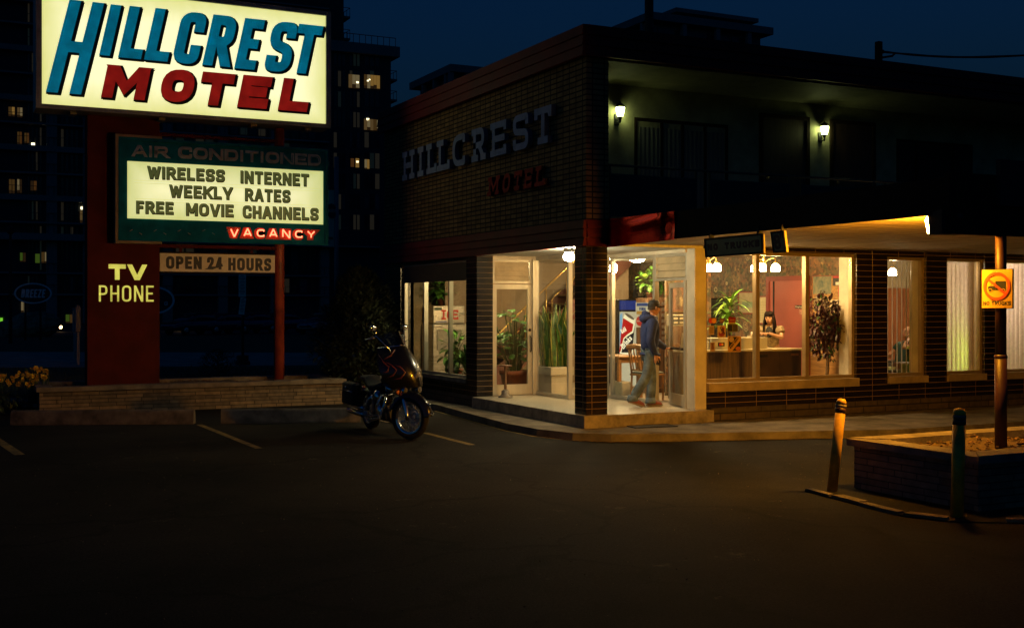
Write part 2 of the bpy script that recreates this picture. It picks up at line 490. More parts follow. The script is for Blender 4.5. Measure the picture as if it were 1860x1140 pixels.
# ---------------------------------------------------------------- materials of the place
def asphalt():
    m = bpy.data.materials.new('asphalt'); m.use_nodes = True; nt = m.node_tree; n = nt.nodes; l = nt.links; p = n['Principled BSDF']
    tc = n.new('ShaderNodeTexCoord')
    def noise(s, d=5, r=.6):
        t = n.new('ShaderNodeTexNoise'); t.inputs['Scale'].default_value = s; t.inputs['Detail'].default_value = d; t.inputs['Roughness'].default_value = r
        l.new(tc.outputs['Object'], t.inputs['Vector']); return t.outputs['Fac']
    def ramp(f, p0, c0, p1, c1):
        r = n.new('ShaderNodeValToRGB'); r.color_ramp.elements[0].position = p0; r.color_ramp.elements[1].position = p1
        r.color_ramp.elements[0].color = (*c0, 1); r.color_ramp.elements[1].color = (*c1, 1); l.new(f, r.inputs[0]); return r.outputs[0]
    big = ramp(noise(.28, 6, .65), .36, (.0045, .0044, .0044), .64, (.023, .0215, .020))
    fine = ramp(noise(38, 4, .85), .35, (.25, .25, .25), .7, (2.3, 2.3, 2.3))
    m1 = n.new('ShaderNodeMix'); m1.data_type = 'RGBA'; m1.blend_type = 'MULTIPLY'; m1.inputs[0].default_value = 1
    l.new(big, m1.inputs[6]); l.new(fine, m1.inputs[7])
    # worn pale patches and cracks
    v = n.new('ShaderNodeTexVoronoi'); v.feature = 'DISTANCE_TO_EDGE'; v.inputs['Scale'].default_value = .32
    w = n.new('ShaderNodeTexNoise'); w.inputs['Scale'].default_value = 1.6; w.inputs['Detail'].default_value = 6
    l.new(tc.outputs['Object'], w.inputs['Vector'])
    ad = n.new('ShaderNodeVectorMath'); ad.operation = 'MULTIPLY_ADD'; ad.inputs[1].default_value = (.9, .9, 0); l.new(w.outputs['Color'], ad.inputs[0]); l.new(tc.outputs['Object'], ad.inputs[2])
    l.new(ad.outputs[0], v.inputs['Vector'])
    cr = ramp(v.outputs['Distance'], .004, (.35, .35, .35), .013, (1, 1, 1))
    m2 = n.new('ShaderNodeMix'); m2.data_type = 'RGBA'; m2.blend_type = 'MULTIPLY'; m2.inputs[0].default_value = .8
    l.new(m1.outputs[2], m2.inputs[6]); l.new(cr, m2.inputs[7])
    pa = ramp(noise(1.3, 9, .78), .615, (0, 0, 0), .74, (1, 1, 1))
    m3 = n.new('ShaderNodeMix'); m3.data_type = 'RGBA'; l.new(pa, m3.inputs[0]); l.new(m2.outputs[2], m3.inputs[6]); m3.inputs[7].default_value = (.15, .125, .10, 1)
    l.new(m3.outputs[2], p.inputs['Base Color'])
    p.inputs['Roughness'].default_value = .85; p.inputs['Specular IOR Level'].default_value = .12
    bn = n.new('ShaderNodeBump'); bn.inputs['Strength'].default_value = .7; bn.inputs['Distance'].default_value = .012
    l.new(noise(55, 4, .8), bn.inputs['Height']); l.new(bn.outputs[0], p.inputs['Normal'])
    return m
mASPH = asphalt(); MATS['asphalt'] = mASPH
mCONC = M('pavement_concrete', (.175, .15, .115), .85, spec=.15, var=.35, scale=2.4, bump=.5, bscale=60)
mSTEP = M('step_stone', (.30, .25, .19), .65, var=.35, scale=5, bump=.4, bscale=45)
mTERR = M('terrazzo', (.46, .41, .33), .38, var=.28, scale=55, bump=.15, bscale=90)
mYEL = M('yellow_line_paint', (.24, .16, .022), .7, var=.6, scale=7, bump=.3)
mBRICK = brick_mat('ochre_brick', (.34, .205, .082), (.20, .12, .055), (.03, .022, .016), .205, .0815, .011, .85, 0, .9, .0, .1, .6)
mTILE = brick_mat('dark_glazed_tile', (.010, .007, .006), (.017, .010, .008), (.20, .125, .065), .62, .098, .005, .25, 0, .5, .0, .6, .3)
mSTONEB = brick_mat('rubble_stone_base', (.10, .07, .045), (.06, .047, .034), (.025, .02, .016), .50, .115, .010, .85, 0, 1.0, .37, .3, .6, .66)
mPSTONE = brick_mat('planter_flagstone', (.24, .18, .115), (.105, .09, .07), (.05, .042, .034), .47, .068, .006, .85, -.1, 1.0, .37, .3, .65, .62)
mCAP = M('planter_cap_stone', (.19, .16, .125), .8, var=.3, scale=4, bump=.5, bscale=40)
mSOIL = M('soil_mulch', (.10, .062, .034), .95, var=.6, scale=22, bump=1.0, bscale=40)
mREDM = M('maroon_metal_siding', (.20, .024, .018), .6, var=.2, scale=2, spec=.15)
mREDG = M('glossy_red_panel', (.50, .015, .008), .20, 1.0, var=.1, scale=2)
mBRNM = M('brown_metal_fascia', (.026, .016, .011), .75, var=.15, scale=2, spec=.1)
mALU = M('aluminium_frame', (.56, .52, .44), .38, .55, var=.12, scale=3, stretch=(1, 1, .2))
mALUG = M('bronze_frame', (.42, .31, .17), .4, .5, var=.15, scale=3)
mCREAM = M('cream_paint', (.62, .55, .43), .55, var=.14, scale=2.5, bump=.1)
mWHITE = M('white_soffit', (.66, .63, .57), .55, var=.12, scale=1.6, stretch=(6, .5, 1), bump=.05)
mPLANK = M('painted_soffit_planks', (.56, .43, .26), .85, spec=.1, var=.25, scale=1.4, stretch=(7, .35, 1))
mSTUC = M('olive_stucco', (.36, .35, .22), .85, var=.2, scale=3, bump=.4, bscale=70)
mDARKW = M('dark_wood_door', (.055, .03, .02), .5, var=.3, scale=4, stretch=(6, 6, .5))
mCURT = M('grey_curtain', (.16, .16, .155), .8, var=.2, scale=10, stretch=(8, 8, .2))
mROOF = M('roof_felt', (.05, .05, .05), .9, var=.3, scale=3)
mBEIGE = M('beige_plaster', (.38, .285, .175), .7, var=.1, scale=1.5, bump=.1)
mTAUPE = M('taupe_plaster', (.34, .24, .155), .7, var=.1, scale=1.5, bump=.1)
mCEIL = M('ceiling_paint', (.66, .58, .45), .7, var=.06, scale=2)
mCARP = M('reddish_tile_floor', (.30, .15, .11), .45, var=.25, scale=6)
mFLOOR = M('beige_tile_floor', (.40, .31, .22), .4, var=.2, scale=4)
mWOOD = M('honey_wood', (.36, .165, .055), .42, var=.35, scale=3, stretch=(9, 9, 1.0))
mWOODH = M('honey_wood_rails', (.40, .19, .065), .42, var=.3, scale=5)
mBRNW = M('brown_wood_panel', (.16, .085, .045), .42, var=.45, scale=2.5, stretch=(10, 10, .5))
mGREYW = M('grey_brown_laminate', (.155, .105, .075), .45, var=.4, scale=2.5, stretch=(12, 12, .4))
mWAIN = M('amber_wainscot', (.45, .24, .08), .5, var=.3, scale=3, stretch=(1, 1, 10))
mMAROON = M('maroon_gloss_door', (.36, .105, .085), .4, var=.08, scale=2)
mMARTR = M('dark_red_trim', (.22, .042, .028), .4, var=.12, scale=3)
mSTRING = M('brown_stair_stringer', (.165, .062, .045), .45, var=.2, scale=3)
mBRASS = M('brass', (.62, .40, .14), .3, .9, var=.1, scale=8)
mCHROME = M('chrome', (.72, .73, .75), .12, 1.0, var=.05, scale=8)
mSTEEL = M('stainless_steel', (.60, .57, .50), .3, .85, var=.12, scale=3, stretch=(.5, .5, 8))
mBLACK = M('black_paint', (.012, .012, .013), .4, var=.2, scale=6)
mBLKM = M('black_matte', (.014, .014, .015), .75, var=.2, scale=6)
mWPAP = None
def wallpaper():
    m = bpy.data.materials.new('printed_wallpaper'); m.use_nodes = True; nt = m.node_tree; n = nt.nodes; l = nt.links; p = n['Principled BSDF']
    tc = n.new('ShaderNodeTexCoord')
    v = n.new('ShaderNodeTexVoronoi'); v.inputs['Scale'].default_value = 7; v.distance = 'MANHATTAN'; l.new(tc.outputs['Object'], v.inputs['Vector'])
    v2 = n.new('ShaderNodeTexVoronoi'); v2.inputs['Scale'].default_value = 19; v2.distance = 'CHEBYCHEV'; l.new(tc.outputs['Object'], v2.inputs['Vector'])
    def ramp(f, els):
        r = n.new('ShaderNodeValToRGB'); r.color_ramp.interpolation = 'CONSTANT'
        while len(r.color_ramp.elements) < len(els): r.color_ramp.elements.new(.5)
        for e, (po, c) in zip(r.color_ramp.elements, els): e.position = po; e.color = (*c, 1)
        l.new(f, r.inputs[0]); return r.outputs[0]
    a = ramp(v.outputs['Color'], [(0, (.135, .10, .06)), (.3, (.20, .145, .085)), (.5, (.115, .11, .065)), (.66, (.185, .115, .07)), (.85, (.21, .165, .10))])
    b = ramp(v2.outputs['Color'], [(0, (.5, .45, .45)), (.3, (.95, .9, .85)), (.5, (1.15, .85, .7)), (.64, (.62, .7, .7)), (.8, (1.5, 1.25, .9)), (.93, (2.0, 1.7, 1.2))])
    mx = n.new('ShaderNodeMix'); mx.data_type = 'RGBA'; mx.blend_type = 'MULTIPLY'; mx.inputs[0].default_value = 1
    l.new(a, mx.inputs[6]); l.new(b, mx.inputs[7])
    v3 = n.new('ShaderNodeTexVoronoi'); v3.inputs['Scale'].default_value = 2.6; l.new(tc.outputs['Object'], v3.inputs['Vector'])
    rg_ = n.new('ShaderNodeValToRGB'); rg_.color_ramp.interpolation = 'CONSTANT'
    for po_, c_ in ((0, 1), (.07, 0), (.12, 1), (.165, 0)):
        e_ = rg_.color_ramp.elements.new(po_) if po_ > 0 else rg_.color_ramp.elements[0]; e_.position = po_; e_.color = (c_, c_, c_, 1)
    rg_.color_ramp.elements[-1].color = (0, 0, 0, 1)
    l.new(v3.outputs['Distance'], rg_.inputs[0])
    m2 = n.new('ShaderNodeMix'); m2.data_type = 'RGBA'; l.new(rg_.outputs[0], m2.inputs[0]); l.new(mx.outputs[2], m2.inputs[6]); m2.inputs[7].default_value = (.40, .30, .17, 1)
    l.new(m2.outputs[2], p.inputs['Base Color']); p.inputs['Roughness'].default_value = .6
    return m
mWPAP = wallpaper()
gPANE = glass_mat('window_glass')
gDOOR = glass_mat('door_glass', (.94, .95, .93))
mBLIND = M('patterned_blind_slats', (.62, .50, .46), .6, var=.3, scale=16)
def translucent(m, col, f):
    nt = m.node_tree; n = nt.nodes; l = nt.links; o = n['Material Output']; t = n.new('ShaderNodeBsdfTranslucent'); t.inputs[0].default_value = (*col, 1)
    mx = n.new('ShaderNodeMixShader'); mx.inputs[0].default_value = f; l.new(n['Principled BSDF'].outputs[0], mx.inputs[1]); l.new(t.outputs[0], mx.inputs[2]); l.new(mx.outputs[0], o.inputs[0])
translucent(mBLIND, (.75, .62, .58), .6)
mBLINDE = M('white_blind_slats', (.82, .76, .66), .5, var=.08, scale=10); translucent(mBLINDE, (.85, .78, .68), .5)

FX = 8.8; FY = 15.28           # brick side wall plane, street facade plane
ZF = 0.30                      # porch and lobby floor
ZP = 0.11                      # pavement top

# ---------------------------------------------------------------- ground
g = MB()
g.quad((-3000, -3000, 0), (3000, -3000, 0), (3000, 3000, 0), (-3000, 3000, 0))
g.build('ground', mASPH, kind='structure')
# motel pavement with its kerb, rounded at the corner
kp = [pt(700, 727, Z=0), pt(796, 746, Z=0), pt(862, 765, Z=0), pt(920, 781, Z=0), pt(975, 792, Z=0), pt(1040, 799.5, Z=0), pt(1110, 802, Z=0), pt(1200, 801.5, Z=0),
      pt(1300, 799.5, Z=0), pt(1460, 796, Z=0), pt(1630, 793, Z=0)]
last = kp[-1]
kp = kp + [Vector((24, last.y + .1, 0)), Vector((34, last.y + .1, 0))]
out = [Vector((kp[0].x, 24.5, 0))] + kp + [Vector((34, 16.2, 0)), Vector((FX + .25, 16.2, 0)), Vector((FX + .25, 24.5, 0))]
pv = MB(); ins = []
n_ = len(out)
pv.prism([(p.x, p.y, 0.0) for p in out], (0, 0, 0), (0, 0, ZP))
pave = pv.build('pavement', mCONC, kind='structure')
# yellow paint along the kerb foot
ye = MB(); nn = []
for i, p in enumerate(kp[1:-1], 1):
    d = (kp[i+1] - kp[i-1]).normalized(); nv = Vector((d.y, -d.x, 0))
    w = .055 + .02*math.sin(i*2.1)
    nn.append((p + nv*.012, p + nv*(.012 + w)))
for a, b in zip(nn, nn[1:]):
    ye.quad((a[0].x, a[0].y, .004), (b[0].x, b[0].y, .004), (b[1].x, b[1].y, .004), (a[1].x, a[1].y, .004))
ye.build('kerb_line', mYEL, kind='structure')
ln = MB()
def gline(a, b, w=.10):
    A = pt(*a, Z=0); B = pt(*b, Z=0); d = (B - A).normalized(); nv = Vector((-d.y, d.x, 0))*w/2
    ln.quad(*[(q.x, q.y, .004) for q in (A-nv, B-nv, B+nv, A+nv)])
gline((362, 771), (470, 814)); gline((772, 786), (858, 808)); gline((-60, 762), (36, 826), .13)
ln.build('parking_line', mYEL, kind='structure')

# ---------------------------------------------------------------- the motel
motel = thing('motel', 'two storey ochre brick motel with a lit glass lobby and a maroon roof edge', 'motel building', (FX, FY, 0))
def P_(mb, name, mat, parent=motel, **k): return mb.build(name, mat, parent, **k)
YE = 24.1                      # far end of the side wall
XR = 34.0
# upper brick wall on the side, with the return pilaster at the corner
b = MB(); b.box(FX, FX+.39, FY, YE, 3.25, 5.72)
P_(b, 'brick_wall', mBRICK)
# roof slab and siding fascia
b = MB(); b.box(FX-.06, XR, FY-.06, YE+.1, 5.75, 6.12); P_(b, 'roof', mROOF)
def siding(mb, a, c, z0, z1, n, out):
    """lapped horizontal boards along a line a->c, facing out"""
    a = Vector(a); c = Vector(c); o = Vector(out); hh = (z1 - z0)/n
    for i in range(n):
        za = z0 + i*hh; zb = za + hh
        pr = [a + ZU*za + o*.035, a + ZU*(zb-.004) + o*.012, a + ZU*(zb-.004) - o*.03, a + ZU*za - o*.03]
        mb.prism([Vector((q.x, q.y, q.z)) for q in pr], (0, 0, 0), c - a)
b = MB(); siding(b, (FX-.09, FY-.09, 0), (FX-.09, YE+.14, 0), 5.70, 6.17, 3, (-1, 0, 0))
siding(b, (FX-.058, FY-.09, 0), (XR, FY-.09, 0), 5.70, 6.17, 3, (0, -1, 0)); P_(b, 'roof_fascia', mREDM)
# band between the storeys
b = MB(); siding(b, (FX-.05, FY-.045, 0), (FX-.05, YE+.10, 0), 2.85, 3.247, 3, (-1, 0, 0))
siding(b, (FX-.018, FY-.045, 0), (9.12, FY-.045, 0), 2.85, 3.247, 3, (0, -1, 0)); P_(b, 'maroon_band', mREDM)
b = MB(); b.box(FX-.016, XR, FY-.012, YE, 2.955, 3.246); P_(b, 'floor_slab', mCREAM)
# side wall below: tiled piers, sill wall
b = MB(); b.box(FX, FX+.30, 23.12, YE, .3, 2.95); P_(b, 'tiled_pier', mTILE)
b = MB(); b.box(FX, FX+.32, 19.24, 19.72, .3, 2.95); P_(b, 'tiled_pier', mTILE)
b = MB(); b.box(FX, FX+.37, FY, 15.63, .28, 2.92); P_(b, 'tiled_pier', mTILE, label='free standing tiled corner pier')
b = MB(); b.box(FX+.002, FX+.28, 19.72, 23.12, .3, .519); P_(b, 'tiled_sill_wall', mTILE)
b = MB(); b.box(FX+.004, FX+.28, 19.73, 23.11, 2.80, 2.95); P_(b, 'tiled_lintel', mTILE)
b = MB(); b.box(FX-.02, FX+.34, 19.26, YE, .08, .30); P_(b, 'stone_base', mSTONEB)
# porch slab with stone step edge
b = MB(); b.box(FX-.10, FX+.36, FY-.12, 19.235, .06, .297)
b.box(FX+.36, 11.06, FY-.12, FY+.30, .06, .297); P_(b, 'porch_step', mSTEP)
b = MB(); b.box(FX-.085, 11.0, FY-.105, 19.238, .2975, ZF); P_(b, 'porch_floor', mTERR)
b = MB(); b.box(FX+.01, 10.95, FY+.01, 19.23, 2.86, 2.95); P_(b, 'porch_ceiling', mWHITE)
# lobby floor, ceiling, walls
b = MB(); b.box(9.12, 10.0, 19.30, 23.9, .2, ZF-.001); b.box(10.0, 14.5, FY+.25, 23.9, .2, ZF-.002); P_(b, 'lobby_floor', mFLOOR)
b = MB(); b.box(11.6, 13.2, 15.95, 16.9, ZF-.0015, ZF+.004); P_(b, 'door_mat_floor', mCARP)
b = MB(); b.box(9.05, 14.5, 19.26, 24.0, 2.925, 2.955); b.box(10.86, 14.5, FY+.2, 19.26, 2.924, 2.954); P_(b, 'lobby_ceiling', mCEIL)
b = MB(); b.box(9.05, 14.6, 23.9, 24.08, .3, 2.93); P_(b, 'lobby_back_wall', mBEIGE)
b = MB(); b.box(9.03, 9.10, 23.12, 23.9, .3, 2.93); P_(b, 'lobby_side_wall', mBEIGE)
b = MB(); b.box(14.5, 14.72, FY+.26, 23.9, 1.15, 2.93); P_(b, 'wallpapered_wall', mWPAP)
b = MB(); b.box(14.498, 14.72, FY+.26, 23.9, .3, 1.149); P_(b, 'wainscot', mWAIN)
# staircase along the back of the lobby, rising to the right
st = thing('tmp', None, None); bpy.data.objects.remove(st)
def stairs():
    y0, y1 = 21.9, 22.9
    xa, za = 10.4, ZF; sx = .225; sz = .19
    b = MB()
    for i in range(14):
        b.bbox(xa + i*sx - .02, xa + (i+1)*sx + .01, y0+.05, y1-.02, za + (i+1)*sz - .045, za + (i+1)*sz, .008)
    s_ = P_(b, 'staircase', mBRNW)
    b = MB()
    for yy in (y0, y1):
        n = 14
        b.prism([(xa-.05, yy, za+.02), (xa+.25, yy, za-.0), (xa+n*sx+.2, yy, za+n*sz-.12), (xa+n*sx+.2, yy, za+n*sz+.22), (xa-.05, yy, za+.28)], (0, 0, 0), (0, .05, 0))
    b.build('stringer', mSTRING, s_)
    b = MB()
    def up(x): return za + (x - xa)/sx*sz
    pts = [(xa-.05, y0+.03, up(xa)+.2), (xa-.05, y0+.03, up(xa)+.85), (xa+.05, y0+.03, up(xa)+.98)]
    pts += [(xa + k*.5, y0+.03, up(xa + k*.5)+.98) for k in range(1, 7)]
    b.tube(pts, .022, 8)
    for k in range(6):
        x = xa + .25 + k*.5
        b.tube([(x, y0+.03, up(x)+.1), (x, y0+.03, up(x)+.97)], .011, 6)
        b.tube([(x+.14, y0+.03, up(x)+.2), (x+.14, y0+.03, up(x)+.72), (x+.2, y0+.03, up(x)+.8), (x+.36, y0+.03, up(x)+.92)], .011, 6)
    b.build('handrail', mBRASS, s_)
    # plaster infill under the flight
    b = MB(); n = 14
    b.prism([(xa+.35, y0+.1, ZF), (xa+n*sx+.2, y0+.1, ZF), (xa+n*sx+.2, y0+.1, za+n*sz-.14), (xa+.35, y0+.1, ZF+.13)], (0, 0, 0), (0, .07, 0))
    P_(b, 'stair_enclosure', mTAUPE)
    b = MB(); b.box(9.9, 14.45, 23.3, 23.36, .3, 2.92); P_(b, 'stair_back_wall', mTAUPE)
stairs()

# --- glazing helpers
def window(name, a, c, z0, z1, out, fr=.055, dep=.07, mull=(), rails=(), pane=gPANE, mat=mALU, parent=motel, sill=None, silld=.10, sillh=.13, sillmat=None):
    """framed window between plan points a and c; out = outward normal"""
    a = Vector((a[0], a[1], 0)); c = Vector((c[0], c[1], 0)); d = (c - a); L = d.length; d.normalize(); o = Vector(out)
    def bx(mb, s0, s1, za, zb, e0, e1):
        pr = [a + d*s0 + ZU*za, a + d*s1 + ZU*za, a + d*s1 + ZU*zb, a + d*s0 + ZU*zb]
        mb.prism([q + o*e0 for q in pr], (0, 0, 0), o*(e1 - e0))
    b = MB()
    bx(b, 0, fr, z0, z1, -dep, 0); bx(b, L-fr, L, z0, z1, -dep, 0)
    bx(b, fr, L-fr, z0, z0+fr, -dep, -.002); bx(b, fr, L-fr, z1-fr, z1, -dep, -.002)
    for m_ in mull:
        w = fr if len(m_) == 1 else m_[1]
        bx(b, m_[0]-w/2, m_[0]+w/2, z0+fr, z1-fr, -dep, .012)
    for zz in rails: bx(b, fr, L-fr, zz-fr/2, zz+fr/2, -dep, -.004)
    w_ = b.build(name, mat, parent)
    g_ = MB()
    cuts = [fr] + [m_[0] for m_ in mull] + [L-fr]
    for s0, s1 in zip(cuts, cuts[1:]):
        g2 = MB(); bx(g2, s0+.01, s1-.01, z0+fr-.01, z1-fr+.01, -dep*.55, -dep*.55+.006)
        g2.build('pane', pane, w_)
    if sill is not None:
        b = MB(); bx(b, -sill, L+sill, z0-sillh, z0-.001, -.16, silld); b.build('sill', sillmat or mSTEP, w_)
    return w_
# left side window
def Yside(px): return pt(px, 555, X=FX).y
yl, yr = Yside(729), Yside(848)
window('window', (FX+.06, yl), (FX+.06, 19.72), .60, 2.80, (-1, 0, 0), .05, .07, mull=((yl-Yside(766),), (yl-Yside(811),)), mat=mALU, sill=.0, silld=.09, sillh=.08, sillmat=mCAP)
b = MB(); b.box(FX+.03, FX+.05, 19.75, yl-.06, 2.42, 2.76); P_(b, 'window_blind', M('brown_blind', (.13, .085, .045), .7, var=.2, scale=5, stretch=(1, 1, 12)))
# back of the porch: louvre over a glazed door, then the returning sidelights
yd = 19.28; xd0, xd1 = 9.13, 10.0
def louvre(name, a, c, z0, z1, out, n=4):
    w_ = window(name, a, c, z0, z1, out, .045, .07, pane=glass_mat('louvre_glass_'+name, (.62, .58, .46)) if False else gLOUV)
    return w_
gLOUV = M('frosted_louvre', (.50, .40, .26), .5, var=.15, scale=4)
w_ = louvre('louvre_window', (xd0, yd), (xd1-.06, yd), 2.36, 2.80, (0, -1, 0))
def slats(a, c, z0, z1, out, n, parent):
    a = Vector((a[0], a[1], 0)); c = Vector((c[0], c[1], 0)); o = Vector(out)
    b = MB(); hh = (z1-z0)/n
    for i in range(n):
        z = z0 + i*hh
        b.prism([a + ZU*(z+.004) + o*.02, a + ZU*(z+hh) - o*.028, a + ZU*(z+hh) - o*.034, a + ZU*(z+.004) + o*.012], (0, 0, 0), c - a)
    b.build('slat', gLOUV, parent)
slats((xd0+.05, yd+.01), (xd1-.11, yd+.01), 2.41, 2.76, (0, -1, 0), 4, w_)
def glass_door(a, c, out, z1, bar=True, swing=0.0, knob=False):
    a = Vector((a[0], a[1], 0)); c = Vector((c[0], c[1], 0))
    w_ = window('glass_door', a, c, ZF+.01, z1, out, .085, .045, pane=gDOOR, rails=())
    o = Vector(out); d = (c - a); L = d.length; d.normalize()
    b = MB()
    pr = [a + d*.085 + ZU*(ZF+.09), a + d*(L-.085) + ZU*(ZF+.09), a + d*(L-.085) + ZU*(ZF+.20), a + d*.085 + ZU*(ZF+.20)]
    b.prism([q - o*.043 for q in pr], (0, 0, 0), o*.04); b.build('kick_rail', mALU, w_)
    return w_, a, c, d, o, L
w_, a, c, d, o, L = glass_door((xd0, yd), (xd1-.06, yd), (0, -1, 0), 2.34)
b = MB(); x = xd1-.105
b.tube([(x, yd-.03, 1.10), (x, yd-.06, 1.12), (x, yd-.06, 1.36), (x, yd-.03, 1.38)], .011, 8)
b.lathe([(.026, 0), (.026, .02), (.0, .022)], (x, yd-.002, 1.50), 14, axis=Matrix.Rotation(R(90), 3, 'X')); b.build('handle', mBRNM, w_)
window('sidelight', (xd1, yd), (xd1, 17.95), ZF+.01, 2.84, (-1, 0, 0), .055, .06, mat=mALU)
window('sidelight', (xd1-.03, 17.93), (10.8, 17.93), ZF+.01, 2.84, (0, -1, 0), .06, .06, mat=mALU)
b = MB(); b.box(xd1-.062, xd1+.004, yd-.05, yd+.02, ZF, 2.84); P_(b, 'door_jamb', mALU)
b = MB(); b.box(xd0, 10.0, yd-.03, yd+.05, 2.80, 2.93); b.box(10.0, 10.06, 17.95, yd, 2.84, 2.93); b.box(10.0, 10.86, 17.9, 17.96, 2.845, 2.93); b.box(10.76, 10.86, FY+.23, 17.9, 2.80, 2.93); P_(b, 'glazing_head', mCREAM)
# street-side lobby glazing, facing the porch
xg = 10.8; ys = pt(1189, 555, X=xg).y
window('lobby_window', (xg, 17.90), (xg, ys), ZF+.01, 2.80, (-1, 0, 0), .06, .07, mat=mALU)
w_ = louvre('louvre_window', (xg, ys), (xg, FY+.24), 2.36, 2.80, (-1, 0, 0))
slats((xg+.01, ys-.05), (xg+.01, FY+.29), 2.41, 2.76, (-1, 0, 0), 3, w_)
hinge = Vector((xg+.01, FY+.30)); dl = ys - .06 - FY - .30; sw = R(15)
for y0_, y1_ in ((ys-.055, ys), (FY+.24, FY+.30)):
    b = MB(); b.box(xg-.03, xg+.05, y0_, y1_, ZF, 2.36); P_(b, 'door_jamb', mALU)
ea = (hinge.x + math.sin(sw)*dl, hinge.y + math.cos(sw)*dl)
on = Vector((-math.cos(sw), math.sin(sw), 0))
DOORW, a, c, d, o, L = glass_door(ea, (hinge.x, hinge.y), on, 2.33)
b = MB()
p0 = a + d*.04 + ZU*1.25 + o*.05; p1 = a + d*(L-.06) + ZU*1.25 + o*.05
b.tube([p0 - o*.05, p0, p1, p1 - o*.05], .02, 8); b.build('push_bar', mBRNM, DOORW)
PUSH = p0.copy(); DOORD = d.copy()
# cream pillar at the office corner
b = MB(); b.bbox(xg-.02, 11.0, FY-.005, FY+.235, ZF, 2.86, .012); P_(b, 'cream_pillar', mCREAM)
mSILL = M('ochre_painted_sill', (.36, .27, .15), .6, var=.2, scale=4)
# office front: window bank, sill wall, piers under the canopy
def Xf(px): return pt(px, 555, Y=FY).x
xo0, xo1 = 11.0, Xf(1556)
window('window', (xo0, FY+.06), (xo1, FY+.06), .72, 2.83, (0, -1, 0), .055, .08, mull=((Xf(1380)-xo0, .075), (Xf(1470)-xo0, .075)), mat=mALUG, sill=.0, silld=.13, sillh=.14, sillmat=mSILL)
b = MB(); b.box(xo1-.012, xo1-.0005, FY+.14, FY+.42, .72, 2.82); P_(b, 'plaster_jamb', mCREAM)
WB = [(Xf(1612), Xf(1683)), (Xf(1720), Xf(1789)), (Xf(1826), Xf(1935)), (Xf(1990), Xf(2060))]
edges = [(xo0-.0, xo1)] + WB
b = MB(); b.box(11.0, xo1+.002, FY+.004, FY+.25, .32, .579); P_(b, 'tiled_sill_wall', mTILE)
b = MB(); b.box(11.0, xo1, FY+.008, FY+.25, 2.832, 2.955); P_(b, 'tiled_lintel', mTILE)
prev = xo1
for (xa, xb) in WB:
    b = MB(); b.box(prev, xa, FY, FY+.28, .32, 2.955); P_(b, 'tiled_pier', mTILE)
    b = MB(); b.box(xa-.001, xb+.001, FY+.004, FY+.25, .32, .599); P_(b, 'tiled_sill_wall', mTILE)
    b = MB(); b.box(xa, xb, FY+.01, FY+.24, 2.80, 2.955); P_(b, 'tiled_lintel', mTILE)
    window('window', (xa, FY+.07), (xb, FY+.07), .72, 2.80, (0, -1, 0), .05, .08, mat=mALUG, sill=.0, silld=.12, sillh=.12, sillmat=mSILL)
    b = MB(); b.box(xb-.012, xb-.0005, FY+.15, FY+.40, .72, 2.80); P_(b, 'plaster_jamb', mCREAM)
    prev = xb
b = MB(); b.box(prev, XR, FY, FY+.28, .32, 2.955); P_(b, 'tiled_pier', mTILE)
b = MB(); b.box(11.07, XR, FY-.03, FY+.25, .06, .318); P_(b, 'stone_base', mSTONEB)
# rooms behind the right-hand windows
b = MB(); b.box(14.72, 26, 19.0, 19.1, .3, 2.93); P_(b, 'lounge_wall', mBEIGE)
b = MB(); b.box(26, 26.1, FY+.28, 19.1, .3, 2.93); P_(b, 'lounge_wall', mBEIGE)
b = MB(); b.box(14.72, 26, FY+.28, 19.0, .2, .299); P_(b, 'lounge_floor', mCARP)
b = MB(); b.box(14.72, 26, FY+.26, 19.0, 2.925, 2.953); P_(b, 'lounge_ceiling', mCEIL)
b = MB(); b.box(21.3, 21.4, FY+.29, 19.0, .3, 2.92); P_(b, 'lounge_partition', mBEIGE)
b = MB(); b.bbox(17.7, 19.8, 18.94, 18.998, .3, 2.33, .01); P_(b, 'lounge_door', M('orange_brown_door', (.30, .10, .035), .4, var=.3, scale=3, stretch=(9, 9, .5)))
# maroon door in the wallpapered wall
yb0, yb1 = 18.02, 16.98
b = MB(); b.box(14.465, 14.499, yb1, yb0, .3, 2.42)
D_ = P_(b, 'staff_door', mMAROON)
b = MB(); b.box(14.44, 14.4985, yb0, yb0+.09, .3, 2.51); b.box(14.44, 14.4985, yb1-.09, yb1, .3, 2.51); b.box(14.44, 14.4985, yb1, yb0, 2.42, 2.51); b.build('door_frame', mMARTR, D_)
b = MB(); b.box(14.455, 14.466, yb0-.14, yb0-.10, .3, 2.42); b.build('gap_shade', mBLKM, D_)  # solid black strip standing in for the shade inside the door gap
